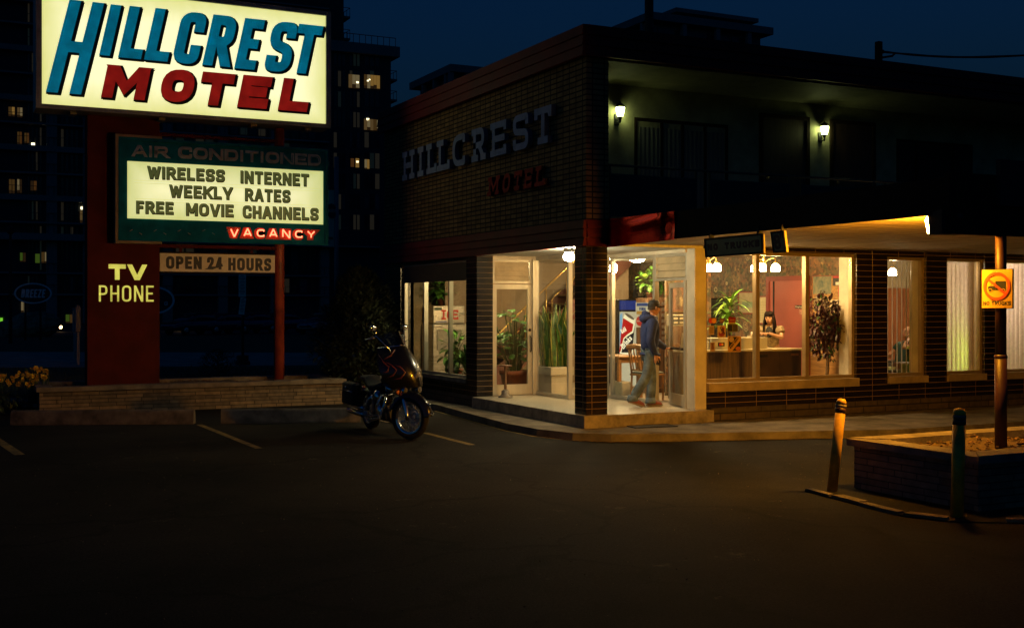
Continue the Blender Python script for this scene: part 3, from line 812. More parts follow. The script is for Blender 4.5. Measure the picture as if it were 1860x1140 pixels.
# ---- upper storey: recessed gallery
YB = 16.9
b = MB(); b.box(9.19, XR, YB, YB+.2, 3.25, 5.75); P_(b, 'gallery_wall', mSTUC)
b = MB(); b.box(9.19, XR, FY+.02, YB, 5.68, 5.748); P_(b, 'gallery_soffit', M('gallery_soffit_paint', (.22, .21, .14), .7, var=.2, scale=3))
def Xb(px): return pt(px, 555, Y=YB).x
def Zb(px, py): return pt(px, py, Y=YB).z
x0, x1 = Xb(1152), Xb(1322)
w_ = window('gallery_window', (x0, YB-.01), (x1, YB-.01), 3.27, Zb(1152, 213), (0, -1, 0), .06, .05, mull=((.55,), ((x1-x0)*.5,), (x1-x0-.5,)), mat=mBRNM)
b = MB()
for k in range(40):
    xx = x0+.1 + k*(x1-x0-.2)/40; q = (x1-x0-.2)/40
    b.prism([(xx, YB-.02+.008*(k % 2), 3.3), (xx+q, YB-.02+.008*((k+1) % 2), 3.3), (xx+q, YB-.02+.008*((k+1) % 2), 5.0), (xx, YB-.02+.008*(k % 2), 5.0)], (0, 0, 0), (0, .004, 0))
b.build('curtain', mCURT, w_)
for (pa, pb, py) in ((1384, 1463, 213), (1512, 1583, 224)):
    x0, x1 = Xb(pa), Xb(pb); zt = Zb(pa, py)
    b = MB(); b.box(x0, x1, YB-.02, YB-.001, 3.26, zt); dd = P_(b, 'gallery_door', mDARKW)
    b = MB(); b.box(x0-.07, x0-.001, YB-.045, YB-.001, 3.26, zt+.07); b.box(x1+.001, x1+.07, YB-.045, YB-.001, 3.26, zt+.07); b.box(x0, x1, YB-.045, YB-.001, zt+.001, zt+.07); b.build('door_frame', mBRNM, dd)
    b = MB(); b.sphere((x0+.09, YB-.05, 4.25), .03, seg=10, rings=6); b.build('handle', mBRASS, dd)
x0, x1 = Xb(1628), Xb(1766)
w_ = window('gallery_window', (x0, YB-.01), (x1, YB-.01), 4.0, Zb(1628, 252), (0, -1, 0), .06, .05, mull=((.5,), (x1-x0-.55,)), mat=mBRNM)
b = MB(); b.box(x0+.05, x1-.05, YB-.012, YB-.004, 4.05, Zb(1628, 252)-.05); b.build('curtain', mBLKM, w_)
# railing
yr_ = FY+.14
rl = MB(); rl.tube([(9.2, yr_, 4.11), (XR, yr_, 4.11)], .02, 8)
mRAIL = M('worn_railing_paint', (.05, .048, .04), .5, var=.2)
rr = P_(rl, 'railing', mRAIL)
def Xr(px): return pt(px, 555, Y=yr_).x
xs = [Xr(1109), Xr(1263), Xr(1287), Xr(1428)]
wid = xs[1] - xs[0]
k = 0; x = xs[0]
while x < XR-2 and k < 9:
    b = MB(); b.box(x, x+wid, yr_-.012, yr_+.012, 3.32, 3.95)
    b.build('railing_panel', M('railing_panel_paint', (.022, .026, .022), .45, var=.2, scale=3), rr)
    b = MB()
    b.box(x-.02, x+wid+.02, yr_-.016, yr_+.016, 3.951, 3.98); b.box(x-.022, x-.001, yr_-.018, yr_+.018, 3.25, 4.09); b.box(x+wid+.001, x+wid+.022, yr_-.018, yr_+.018, 3.25, 4.09)
    b.build('railing_post', mRAIL, rr)
    x += wid + .29; k += 1
# ---- drive-through canopy: left edge runs towards the street
CX0, CY0 = 9.17, 8.6
b = MB(); b.box(CX0+.03, XR, CY0+.10, FY-.014, 2.93, 3.23); P_(b, 'canopy_roof', mROOF)
b = MB(); b.box(CX0+.026, XR, CY0+.09, FY-.02, 2.90, 2.9295)
cs = P_(b, 'canopy_soffit', mPLANK)
b = MB()
yy = CY0+.3
while yy < FY-.1:
    b.box(CX0+.03, XR-.1, yy, yy+.014, 2.8985, 2.8998); yy += .42
b.build('soffit_joint', M('soffit_batten', (.34, .27, .20), .6, var=.2, scale=5), cs)
b = MB(); b.box(CX0, CX0+.025, CY0, 13.44, 2.875, 3.25); P_(b, 'canopy_fascia', mBRNM)
# dented glossy red panel at the corner
def dented():
    b = MB(); ny, nz = 46, 14; y0, y1 = 13.45, FY-.02; z0, z1 = 2.86, 3.255
    vs = []
    for i in range(ny+1):
        for j in range(nz+1):
            u = i/ny; v = j/nz
            d = .03*math.exp(-((u-.93)/.05)**2)*(1-.3*v) + .03*math.exp(-((v-.62-.25*(1-u)**2)/.16)**2)*math.exp(-((u-.45)/.33)**2)
            d -= .04*math.exp(-((u-.10)/.09)**2)*math.exp(-((v-.45)/.35)**2)
            d += .02*math.exp(-((u-.16)/.04)**2)*v
            vs.append((CX0-.03 - d, y0 + (y1-y0)*u, z0 + (z1-z0)*v - .03*u*(1-v)))
    fs = []
    for i in range(ny):
        for j in range(nz):
            a = i*(nz+1)+j; fs.append((a, a+1, a+nz+2, a+nz+1))
    b.add(vs, fs, 0, True)
    b.box(CX0-.004, CX0+.024, y0, y1, 2.87, 3.25)
    P_(b, 'canopy_fascia', mREDG, label='dented glossy red fascia panel', fix=False)
dented()
# deep front beam of the canopy
b = MB(); b.box(CX0+.028, XR, CY0, CY0+.085, 2.675, 3.30); P_(b, 'canopy_beam', mBRNM)
b = MB(); b.box(Xf(1813)*0 + pt(1813, 300, Y=CY0-.03).x, XR, CY0-.06, CY0-.002, 2.98, pt(1813, 289, Y=CY0-.05).z); P_(b, 'canopy_sign_box', mBLKM)
# canopy post standing in the right planter
pp = pt(1818, 800, Y=CY0+.06)
b = MB(); b.tube([(pp.x, CY0+.06, .45), (pp.x, CY0+.06, 1.42)], .062, 16); b.tube([(pp.x, CY0+.06, 1.42), (pp.x, CY0+.06, 2.90)], .056, 16)
b.lathe([(.062, 0), (.067, .01), (.067, .03), (.058, .04)], (pp.x, CY0+.06, 1.40), 16)
P_(b, 'canopy_post', M('rust_red_paint', (.042, .011, .007), .5, var=.25, scale=5))
# roof hardware
# ---------------------------------------------------------------- pylon sign
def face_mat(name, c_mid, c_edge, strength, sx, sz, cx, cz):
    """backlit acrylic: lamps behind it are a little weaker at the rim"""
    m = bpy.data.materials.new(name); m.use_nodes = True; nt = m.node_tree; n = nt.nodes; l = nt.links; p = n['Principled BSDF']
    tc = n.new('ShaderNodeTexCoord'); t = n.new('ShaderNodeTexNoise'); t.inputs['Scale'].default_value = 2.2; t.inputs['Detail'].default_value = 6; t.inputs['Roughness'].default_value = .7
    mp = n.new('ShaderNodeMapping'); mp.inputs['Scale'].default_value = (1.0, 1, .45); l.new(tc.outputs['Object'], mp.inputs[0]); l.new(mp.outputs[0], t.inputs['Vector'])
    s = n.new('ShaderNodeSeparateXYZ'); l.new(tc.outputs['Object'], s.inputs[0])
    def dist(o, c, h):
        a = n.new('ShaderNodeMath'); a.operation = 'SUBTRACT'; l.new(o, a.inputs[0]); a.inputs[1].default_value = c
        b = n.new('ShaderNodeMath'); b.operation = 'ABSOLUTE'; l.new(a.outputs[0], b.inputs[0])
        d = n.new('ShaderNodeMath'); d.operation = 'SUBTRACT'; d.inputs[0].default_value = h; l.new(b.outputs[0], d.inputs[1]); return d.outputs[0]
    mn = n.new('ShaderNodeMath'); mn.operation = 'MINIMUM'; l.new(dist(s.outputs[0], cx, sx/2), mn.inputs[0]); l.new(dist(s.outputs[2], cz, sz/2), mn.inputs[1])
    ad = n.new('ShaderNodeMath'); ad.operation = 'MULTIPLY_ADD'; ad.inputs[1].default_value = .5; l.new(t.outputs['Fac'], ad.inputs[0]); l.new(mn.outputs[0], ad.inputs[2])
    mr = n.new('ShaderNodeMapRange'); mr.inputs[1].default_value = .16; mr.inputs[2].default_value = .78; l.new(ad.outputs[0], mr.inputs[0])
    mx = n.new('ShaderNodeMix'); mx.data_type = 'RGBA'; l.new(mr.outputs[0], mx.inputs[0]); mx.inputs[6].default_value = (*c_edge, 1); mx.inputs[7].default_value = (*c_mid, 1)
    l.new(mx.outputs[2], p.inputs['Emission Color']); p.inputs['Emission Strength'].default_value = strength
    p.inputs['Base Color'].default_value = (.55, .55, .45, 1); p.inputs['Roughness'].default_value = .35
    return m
def trans(name, col, estr, base=None, rough=.4):
    m = M(name, base or tuple(c*.6 for c in col), rough, var=.12, scale=5, emit=col, estr=estr, sample=False)
    nt = m.node_tree; n = nt.nodes; l = nt.links; p = n['Principled BSDF']
    t = n.new('ShaderNodeTexNoise'); t.inputs['Scale'].default_value = 5; t.inputs['Detail'].default_value = 4
    tc = n.new('ShaderNodeTexCoord'); l.new(tc.outputs['Object'], t.inputs['Vector'])
    mr = n.new('ShaderNodeMapRange'); mr.inputs[1].default_value = .3; mr.inputs[2].default_value = .7; mr.inputs[3].default_value = estr*.72; mr.inputs[4].default_value = estr*1.25
    l.new(t.outputs['Fac'], mr.inputs[0]); l.new(mr.outputs[0], p.inputs['Emission Strength'])
    return m
SY = 22.95                               # sign face plane
sign = thing('motel_sign', 'tall roadside sign with a lit yellow cabinet, letter board and maroon column', 'motel sign', (3.3, 23.4, 0))
mCOL = M('maroon_column_paint', (.095, .012, .009), .7, var=.2, scale=2, spec=.12)
mCAB = M('grey_cabinet_metal', (.30, .30, .27), .45, .3, var=.25, scale=3)
mTEAL = M('teal_board_paint', (.006, .13, .20), .75, var=.25, scale=3, spec=.05)
mSIDE = M('letter_edge_black', (.012, .02, .018), .4, var=0)
a = pt(65, 200, Y=SY); c = pt(600, 231, Y=SY)
x0, x1 = a.x, c.x; z0 = 5.555; z1 = 7.92
b = MB(); fr = .10
b.box(x0, x1, SY+.02, SY+.62, z0, z1)
b.box(x0, x0+fr, SY-.05, SY+.02, z0, z1); b.box(x1-fr, x1, SY-.05, SY+.02, z0, z1); b.box(x0+fr, x1-fr, SY-.048, SY+.02, z0, z0+fr*.8); b.box(x0+fr, x1-fr, SY-.048, SY+.02, z1-fr*.9, z1)
for xx in (x0+.6, x0+2.2, x1-1.6, x1-.5): b.box(xx, xx+.12, SY+.1, SY+.4, z0-.05, z0-.001)
cab = b.build('sign_cabinet', mCAB, sign)
fx0, fx1, fz0, fz1 = x0+fr, x1-fr, z0+fr*.8, z1-fr*.9
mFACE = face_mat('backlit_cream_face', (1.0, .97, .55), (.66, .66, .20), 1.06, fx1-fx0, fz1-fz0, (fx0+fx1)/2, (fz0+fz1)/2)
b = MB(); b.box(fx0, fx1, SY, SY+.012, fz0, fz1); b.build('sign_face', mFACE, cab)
mBLUE = trans('translucent_blue', (.0, .135, .225), .75)
mRED = trans('translucent_red', (.30, .009, .006), .58)
def sign_letter(ch, pb0, pb1, ybot, ytop, stroke, shear, rad, mat, par, dxy=(.045, -.035)):
    L0 = pt(pb0, ybot, Y=SY); R0 = pt(pb1, ybot, Y=SY); T0 = pt((pb0+pb1)/2 + .2*(ybot-ytop), ytop, Y=SY)
    Bm = pt((pb0+pb1)/2, ybot, Y=SY)
    w = R0.x - L0.x; h = T0.z - Bm.z
    org = Vector((L0.x, SY, Bm.z))
    mb = letter(ch, org, XU, ZU, -YU, w, h, stroke, rad, shear, .016, mi=0, side=1)
    letter(ch, org - Vector((stroke*.06, 0, stroke*.06)), XU, ZU, -YU, w+stroke*.12, h+stroke*.12, stroke*1.12, rad, shear, .006, off=dxy, mi=1, side=1, mb=mb)
    letter(ch, org - Vector((stroke*.1, 0, stroke*.1)), XU, ZU, -YU, w+stroke*.2, h+stroke*.2, stroke*1.2, rad, shear, .004, off=(dxy[0]*.45, dxy[1]*.45), mi=1, side=1, mb=mb)
    return mb.build('letter', [mat, mSIDE], par, fix=False)
S1 = .19
for ch, p0, p1, yb, ytp in (('H', 83, 147, 170, 2), ('I', 180, 199, 101.5, 9), ('L', 214, 256, 106.5, 13), ('L', 261, 304, 111, 17), ('C', 311, 357, 116, 23),
                           ('R', 367, 414, 120.5, 29), ('E', 425, 462, 126, 35), ('S', 478, 523, 130.5, 40.5), ('T', 524, 569, 134, 46)):
    st_ = S1*1.08 if ch == 'H' else S1
    sign_letter(ch, p0, p1, yb, ytp, st_, .215 if ch != 'H' else .235, .26, mBLUE, cab)
for ch, p0, p1, yb, ytp in (('M', 183, 262, 180, 121), ('O', 287, 346, 185.5, 127), ('T', 356, 416, 192, 133), ('E', 430, 484, 196.5, 138.5), ('L', 504, 557, 202, 144)):
    sign_letter(ch, p0, p1, yb, ytp, .20, .20, .20, mRED, cab)
# column and post
yc = 23.3
b = MB(); b.bbox(2.57, 3.9, yc, yc+.40, .40, 5.554, .008); b.build('sign_column', mCOL, sign)
xp = pt(507, 685, Y=23.45).x
b = MB(); b.tube([(xp, 23.45, .40), (xp, 23.45, 5.554)], .105, 20); b.build('sign_post', M('orange_red_post_paint', (.33, .055, .025), .45, var=.3, scale=4), sign)
for zz in (3.08, 5.25):
    b = MB(); b.box(3.88, xp, 23.42, 23.48, zz, zz+.07); b.build('cross_brace', mCOL, sign)
for xx in (4.3, 5.7):
    b = MB(); b.box(xx, xx+.05, 23.43, 23.47, 3.003, 3.079); b.build('hanger_strut', mCOL, sign)
# changeable letter board
MYF = 23.05
mx0, mx1 = pt(217, 340, Y=MYF).x, pt(594, 340, Y=MYF).x; mz0, mz1 = 3.20, 5.12
b = MB(); b.box(mx0, mx1, MYF, MYF+.25, mz0, mz1); b.box(mx0-.02, mx0+.05, MYF-.03, MYF-.001, mz0-.02, mz1+.02); b.box(mx1-.05, mx1+.02, MYF-.03, MYF-.001, mz0-.02, mz1+.02)
b.box(mx0+.05, mx1-.05, MYF-.028, MYF-.001, mz1-.04, mz1+.02); b.box(mx0+.05, mx1-.05, MYF-.028, MYF-.001, mz0-.02, mz0+.03)
brd = b.build('letter_board', mTEAL, sign)
b = MB(); b.box(mx0-.075, mx0-.021, MYF-.02, MYF+.24, mz0-.07, mz1+.07); b.box(mx0-.02, 3.9, MYF-.02, MYF+.24, mz1+.021, mz1+.07); b.box(mx0-.02, 3.9, MYF-.02, MYF+.24, mz0-.07, mz0-.021); b.build('board_trim', M('tan_trim_paint', (.22, .15, .09), .5, var=.2, scale=4), brd)
q0 = pt(231.5, 397, Y=MYF-.02); q1 = pt(231.5, 291.5, Y=MYF-.02); q2 = pt(587, 407, Y=MYF-.02)
lx0, lx1, lz0, lz1 = q0.x, q2.x, (q0.z + q2.z)/2, q1.z-.01
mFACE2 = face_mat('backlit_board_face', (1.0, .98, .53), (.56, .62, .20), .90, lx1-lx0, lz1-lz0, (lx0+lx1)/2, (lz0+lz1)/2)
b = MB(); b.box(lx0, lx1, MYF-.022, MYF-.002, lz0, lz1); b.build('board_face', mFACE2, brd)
b = MB()
for zz in [lz0 + (lz1-lz0)*k for k in (.03, .30, .345, .62, .665, .95)]: b.box(lx0+.12, lx1-.1, MYF-.027, MYF-.0225, zz, zz+.008)
b.build('letter_rail', M('clear_rail', (.45, .47, .25), .3, emit=(.6, .62, .28), estr=.75, sample=False), brd)
mBL = M('dark_board_letter', (.05, .06, .03), .35, var=0, emit=(.10, .125, .035), estr=.45, sample=False)
mBLS = M('black_letter_side', (.01, .012, .006), .5, var=0)
def board_word(text, px0, px1, ytop, ybot, stroke=.052, gap=.03):
    A = pt(px0, ybot, Y=MYF); T = pt(px0, ytop, Y=MYF); B = pt(px1, ybot, Y=MYF)
    lay = layout(text, B.x - A.x, T.z - A.z, stroke, gap)
    for c, x, w in lay:
        o = Vector((A.x + x, MYF-.023, A.z)); h = T.z - A.z
        mb = letter(c, o, XU, ZU, -YU, w, h, stroke, min(w, h)*.45, 0, .02, mi=0, side=1)
        letter(c, o + Vector((-.008, 0, -.008)), XU, ZU, -YU, w+.012, h+.012, stroke+.012, min(w, h)*.45, 0, .004, off=(.012, -.012), mi=1, side=1, mb=mb)
        mb.build('letter', [mBL, mBLS], brd, fix=False)
board_word('WIRELESS', 267, 407, 301.5, 324); board_word('INTERNET', 436, 560, 310, 332.5)
board_word('WEEKLY', 307, 421, 335.5, 358); board_word('RATES', 444, 526, 342, 364.5)
board_word('FREE', 246.5, 314, 364.5, 387); board_word('MOVIE', 337, 423, 368.5, 391); board_word('CHANNELS', 440, 577, 373, 395.5)
# dead tubes reading AIR CONDITIONED, and the working red ones
mTUBE = M('unlit_neon_tube', (.34, .30, .32), .25, var=.1)
mTUBB = M('bluish_unlit_tube', (.06, .20, .36), .2, var=.1)
mSHAD = M('painted_letter_grey', (.30, .36, .46), .75, var=.25, spec=.05)
mNEON = M('red_neon_tube', (.8, .05, .02), .3, var=0, emit=(1.0, .20, .09), estr=3.4)
mNEONC = M('painted_letter_red', (.55, .03, .015), .5, var=.1)
def tubes(text, px0, px1, ytop, ybot, mat, tr, yf, back=None, gap=.07, names='neon_letter', matf=None, dy=.05):
    A = pt(px0, ybot, Y=yf); T = pt(px0, ytop, Y=yf); B = pt(px1, ybot, Y=yf); h = T.z - A.z
    for i, (c, x, w) in enumerate(layout(text, B.x - A.x, h, .05, gap)):
        mb = MB()
        for cl, ps in glyph(c, w, h, .05, min(w, h)*.4):
            q = [(A.x + x + p.x, yf - dy, A.z + p.y) for p in ps]
            if cl is True: q.append(q[0])
            mb.tube(q, tr, 6)
        m_ = matf(i) if matf else mat
        o = mb.build(names, m_, brd)
        if back:
            k = letter(c, (A.x + x - .03, yf-.001, A.z - .03), XU, ZU, -YU, w+.05, h+.05, .055 if back is mSHAD else .13, min(w, h)*.45, 0, .003)
            k.build('painted_letter', back, brd, fix=False)
tubes('AIR', 243, 304, 265, 281.5, mTUBE, .009, MYF-.0, mSHAD, .07)
tubes('CONDITIONED', 326, 581, 268, 285, mTUBE, .009, MYF-.0, mSHAD, .07, matf=lambda i: mTUBB if i >= 8 else mTUBE)
tubes('VACANCY', 416, 572, 414, 430, mNEON, .0135, MYF-.0, mNEONC, .075)
b = MB()
for i in range(9):
    px = 235 + i*22; q = pt(px, 420 + 6*(i % 2), Y=MYF)
    b.tube([(q.x, MYF-.002, q.z), (q.x, MYF-.05, q.z), (q.x+.05*(-1)**i, MYF-.055, q.z+.03)], .007, 6)
b.build('tube_stub', mTUBE, brd)
# OPEN 24 HOURS panel between column and post
oz0, oz1 = 2.615, 2.972; ox0, ox1 = 3.915, xp-.11
b = MB(); b.box(ox0, ox1, 23.36, 23.42, oz0, oz1)
op = b.build('hours_panel', M('cream_hours_panel', (.86, .76, .58), .5, var=.12, scale=4), sign)
b = MB(); b.box(ox0-.0, ox1, 23.35, 23.43, oz0-.03, oz0-.001); b.box(ox0, ox1, 23.35, 23.43, oz1+.001, oz1+.03); b.build('panel_frame', mBRNM, op)
mNAVY = M('navy_letter', (.006, .011, .03), .5, var=.1)
for tx, p0, p1, yt, yb_ in (('OPEN', 301.5, 366.5, 465, 488), ('24', 376, 404.5, 466.5, 489), ('HOURS', 414.5, 492.5, 468, 491)):
    A = pt(p0, yb_, Y=23.36); T = pt(p0, yt, Y=23.36); B = pt(p1, yb_, Y=23.36)
    write(tx, (A.x, 23.359, A.z), XU, ZU, -YU, B.x-A.x, T.z-A.z, .058, .030, mNAVY, op, rad=.10, depth=.003)
# TV / PHONE lettering cut through the column
mTV = trans('backlit_yellow_letter', (.74, .70, .12), .70)
A = pt(197, 508, Y=yc); T = pt(197, 479.5, Y=yc); B = pt(265, 508, Y=yc)
for c, p0, p1 in (('T', 197, 228.5), ('V', 233, 265)):
    a_ = pt(p0, 508, Y=yc); b_ = pt(p1, 508, Y=yc)
    letter(c, (a_.x, yc-.001, A.z), XU, ZU, -YU, b_.x-a_.x, T.z-A.z, .085, .1, 0, .012).build('letter', mTV, sign, fix=False)
A = pt(179.5, 547.5, Y=yc); T = pt(179.5, 518, Y=yc); B = pt(279, 547.5, Y=yc)
write('PHONE', (A.x, yc-.001, A.z), XU, ZU, -YU, B.x-A.x, T.z-A.z, .035, .055, mTV, sign, depth=.012)

# ---------------------------------------------------------------- letters on the brick wall
ws = thing('wall_sign', 'raised slab serif lettering HILLCREST MOTEL on the brick wall', 'wall lettering', (FX-.05, 19.5, 3.87))
mLB = M('pale_blue_letter', (.28, .34, .50), .7, var=.15, scale=3, spec=.1); mLBS = M('letter_return_grey', (.10, .12, .16), .5, var=.1)
mLR = M('red_letter', (.42, .035, .022), .7, var=.15, scale=3, spec=.08); mLRS = M('red_letter_return', (.06, .012, .01), .5, var=.1)
xw = FX-.10
for c, p0, p1 in (('H', 732, 754), ('I', 760, 770), ('L', 778, 794), ('L', 798, 818), ('Q', 823, 846), ('R', 858, 884.5), ('E', 895, 921), ('S', 933, 961), ('T', 972, 1003)):
    ya = pt(p0, 300, X=xw).y; yb_ = pt(p1, 300, X=xw).y
    w = ya - yb_
    hh = .585; st_ = .112
    ex = .2*(w-st_)/1.4 if c in 'HR' else 0
    wi = w - 2*ex if c in 'HR' else w
    mb = letter(c, (FX-.03, ya-ex, 4.53), -YU, ZU, -XU, wi, hh, st_, .26, 0, .085, serif=True, mi=0, side=1)
    mb.build('letter', [mLB, mLBS], ws, fix=False)
for c, p0, p1 in (('M', 887, 905), ('O', 912, 926), ('T', 932, 947), ('E', 952, 966.5), ('L', 973, 990)):
    ya = pt(p0, 340, X=xw).y; yb_ = pt(p1, 340, X=xw).y
    mb = letter(c, (FX-.03, ya, 3.87), -YU, ZU, -XU, (ya-yb_)*.95, .32, .07, .2, .2, .075, serif=True, mi=0, side=1)
    mb.build('letter', [mLR, mLRS], ws, fix=False)
# ---------------------------------------------------------------- lamps that are lit
def glow(name, col, s, sample=True):
    m = bpy.data.materials.new(name); m.use_nodes = True; p = m.node_tree.nodes['Principled BSDF']
    p.inputs['Base Color'].default_value = (.8, .8, .75, 1) if sample else (col[0]*.25, col[1]*.25, col[2]*.25, 1); p.inputs['Emission Color'].default_value = (*col, 1); p.inputs['Emission Strength'].default_value = s
    if not sample: m.cycles.emission_sampling = 'NONE'
    return m
gPORCH = glow('porch_lamp_glow', (1.0, .88, .54), 430)
gCEILB = glow('ceiling_lamp_glow', (1.0, .74, .36), 230)
gSHADE = glow('chandelier_shade_glow', (1.0, .62, .24), 190)
gLOUNGE = glow('lounge_shade_glow', (1.0, .72, .40), 150)
gSCON = glow('sconce_glow', (.88, 1.0, .36), 16.0)
gFLOOD = glow('sodium_glow', (1.0, .40, .02), 1700)
gSPOT = glow('ground_spot_glow', (1.0, .62, .25), 9)

def jar(mb, c, r, h, mi=0, seg=12):
    mb.lathe([(r*.55, 0), (r*.95, -h*.25), (r, -h*.55), (r*.8, -h*.85), (r*.35, -h), (0, -h)], c, seg, mi)
# porch ceiling lamp by the corner pier
c = Vector((9.04, 16.25, 2.86))
t = thing('porch_lamp', 'bright white glass jar lamp under the porch ceiling beside the corner pier', 'ceiling lamp', c)
b = MB(); b.lathe([(0, -.001), (.085, -.001), (.09, -.05), (.07, -.075), (0, -.075)], c, 16); b.build('lamp_base', mSTEEL, t)
b = MB(); jar(b, c - ZU*.0755, .088, .125); b.build('glass_jar', gPORCH, t)
# lobby ceiling lamps
def school(c, lab, s=1.0, mat=None):
    t = thing('ceiling_lamp', lab, 'ceiling lamp', c)
    b = MB(); b.lathe([(0, 0), (.075*s, 0), (.08*s, -.03), (.05*s, -.05), (0, -.05)], c, 16); b.build('lamp_base', mBRASS, t)
    b = MB(); b.lathe([(.06*s, -.0505), (.165*s, -.07), (.17*s, -.085), (.12*s, -.15), (.05*s, -.175), (0, -.178)], c, 14); b.build('glass_bowl', mat or gCEILB, t)
c = pt(1157, 459, Z=2.922); school(c, 'white glass bowl lamp on the lobby ceiling above the drinks machine')
school(Vector((9.62, 20.5, 2.922)), 'added glass bowl lamp, out of view, lighting the plants behind the porch door', mat=glow('added_ceiling_glow', (1.0, .84, .42), 170))  # added lamp, hidden by the louvre, brightens the plants and ice alcove
c = pt(1114, 480, Y=21.0)
t = thing('pendant_lamp', 'small warm glass pendant lamp hanging under the lobby stairs', 'pendant lamp', (c.x, c.y, 2.92))
b = MB(); b.tube([(c.x, c.y, 2.922), (c.x, c.y, c.z+.03)], .008, 6); b.build('cord', mBRASS, t)
b = MB(); b.lathe([(.03, .03), (.075, -.02), (.08, -.14), (.05, -.17), (0, -.17)], c, 12); b.build('glass_shade', gCEILB, t)
# chandeliers in the office
def chandelier(c, lab, arms, r=.20, drop=.12, mat=gSHADE, group='brass chandeliers', sc_=1.0, a0=0.0):
    t = thing('chandelier', lab, 'chandelier', c, group)
    b = MB(); b.lathe([(0, 0), (.07, 0), (.06, -.03), (.018, -.05), (.018, -drop-.02), (.04, -drop-.05), (.02, -drop-.1), (0, -drop-.11)], c, 14); b.build('stem', mBRASS, t)
    for k in range(arms):
        a = a0 + 2*math.pi*k/arms; d = Vector((math.cos(a), math.sin(a), 0))
        e = c + d*r + ZU*(-drop-.02)
        b = MB(); b.tube([c - ZU*(drop+.05), c + d*r*.35 + ZU*(-drop+.01), c + d*r*.7 + ZU*(-drop+.04), c + d*r*.97 + ZU*(-drop+.02), e - ZU*.03], .008, 6)
        b.lathe([(.012, .0), (.035, -.025), (.03, -.045), (0, -.045)], e, 10); ar = b.build('arm', mBRASS, t)
        b = MB(); b.lathe([(.03, -.046), (.066*sc_, -.075), (.074*sc_, -.11), (.074*sc_, -.175), (.0, -.176)], e, 12); b.build('glass_shade', mat, ar)
    return t
c1 = pt(1388, 462, Y=16.25); c1.z = 2.922
chandelier(c1, 'three armed brass chandelier hanging over the reception counter', 3, .205, .18, a0=-.35)
c2 = pt(1287, 462, Y=16.35); c2.z = 2.922
chandelier(c2, 'brass chandelier partly hidden by the cream pillar beside the office window', 3, .16, .19, a0=.9)
c3 = pt(1621, 470, Y=16.4); c3.z = 2.922
chandelier(c3, 'chandelier seen through the vertical blinds above the seated man', 1, .03, .21, mat=gLOUNGE, a0=R(225))
gBL = glow('added_lounge_glow', (1.0, .76, .50), 190)
c4 = Vector((18.1, 16.6, 2.922))
chandelier(c4, 'added unseen chandelier lighting the closed patterned blinds from behind', 3, .13, .21, mat=gBL, a0=.3)  # added out of sight so the closed blinds glow from inside
# carriage lanterns on the gallery wall
def lantern(p, lab):
    t = thing('wall_lantern', lab, 'wall lantern', p, 'carriage lanterns on the gallery wall')
    x, y, z = p
    b = MB(); b.bbox(x-.045, x+.045, y-.03, y-.001, z-.22, z-.02, .012); b.tube([(x, y-.03, z-.16), (x, y-.09, z-.19), (x, y-.13, z-.15), (x, y-.13, z-.10)], .012, 8)
    b.lathe([(0, -.20), (.012, -.19), (.02, -.13), (.035, -.10), (.05, -.085), (0, -.085)], (x, y-.13, z), 12); br = b.build('bracket', mBLACK, t)
    b = MB(); b.lathe([(.048, -.083), (.075, .02), (.078, .07), (0, .071)], (x, y-.13, z), 8, smooth=False); b.build('lantern_glass', gSCON, t)
    b = MB(); b.lathe([(.098, .073), (.09, .085), (.055, .125), (.02, .145), (.012, .17), (0, .175)], (x, y-.13, z), 12)
    for k in range(6):
        a = k*math.pi/3 + .3
        b.tube([(x+.05*math.cos(a), y-.13+.05*math.sin(a), z-.083), (x+.081*math.cos(a), y-.13+.081*math.sin(a), z+.073)], .005, 4)
    b.build('lantern_roof', mBLACK, t)
q = pt(1126, 203, Y=YB-.12); lantern((q.x, YB, q.z), 'lit carriage lantern on the gallery wall beside the brick corner')
q = pt(1497, 237, Y=YB-.12); lantern((q.x, YB, q.z), 'lit carriage lantern between the two dark gallery doors')
# sodium flood under the canopy corner
c = pt(1716, 404, X=CX0+.16)
t = thing('flood_light', 'dark box floodlight glowing amber at the outer corner of the canopy', 'floodlight', c)
nx = Vector((.12, .99, 0)).normalized(); ax_ = Vector((nx.y, -nx.x, 0))
def fl(a, n, z): return c + ax_*a + nx*n + ZU*z
b = MB(); hw = .16
b.prism([fl(-hw, -.15, .12), fl(-hw, .082, .09), fl(-hw, .058, .03), fl(-hw, .045, -.10), fl(-hw, .05, -.128), fl(-hw, -.15, -.13)], (0, 0, 0), ax_*2*hw); b.build('lamp_housing', mBLKM, t)
b = MB(); b.prism([fl(-hw*.96, .080, .068), fl(-hw*.96, .116, .024), fl(-hw*.96, .072, -.112), fl(-hw*.96, .047, -.105), fl(-hw*.96, .059, .028)], (0, 0, 0), ax_*2*hw*.96); b.build('lamp_lens', gFLOOD, t)
b = MB(); b.tube([fl(0, -.13, .02), fl(0, -.24, .05)], .03, 8); b.build('bracket', mBLKM, t)
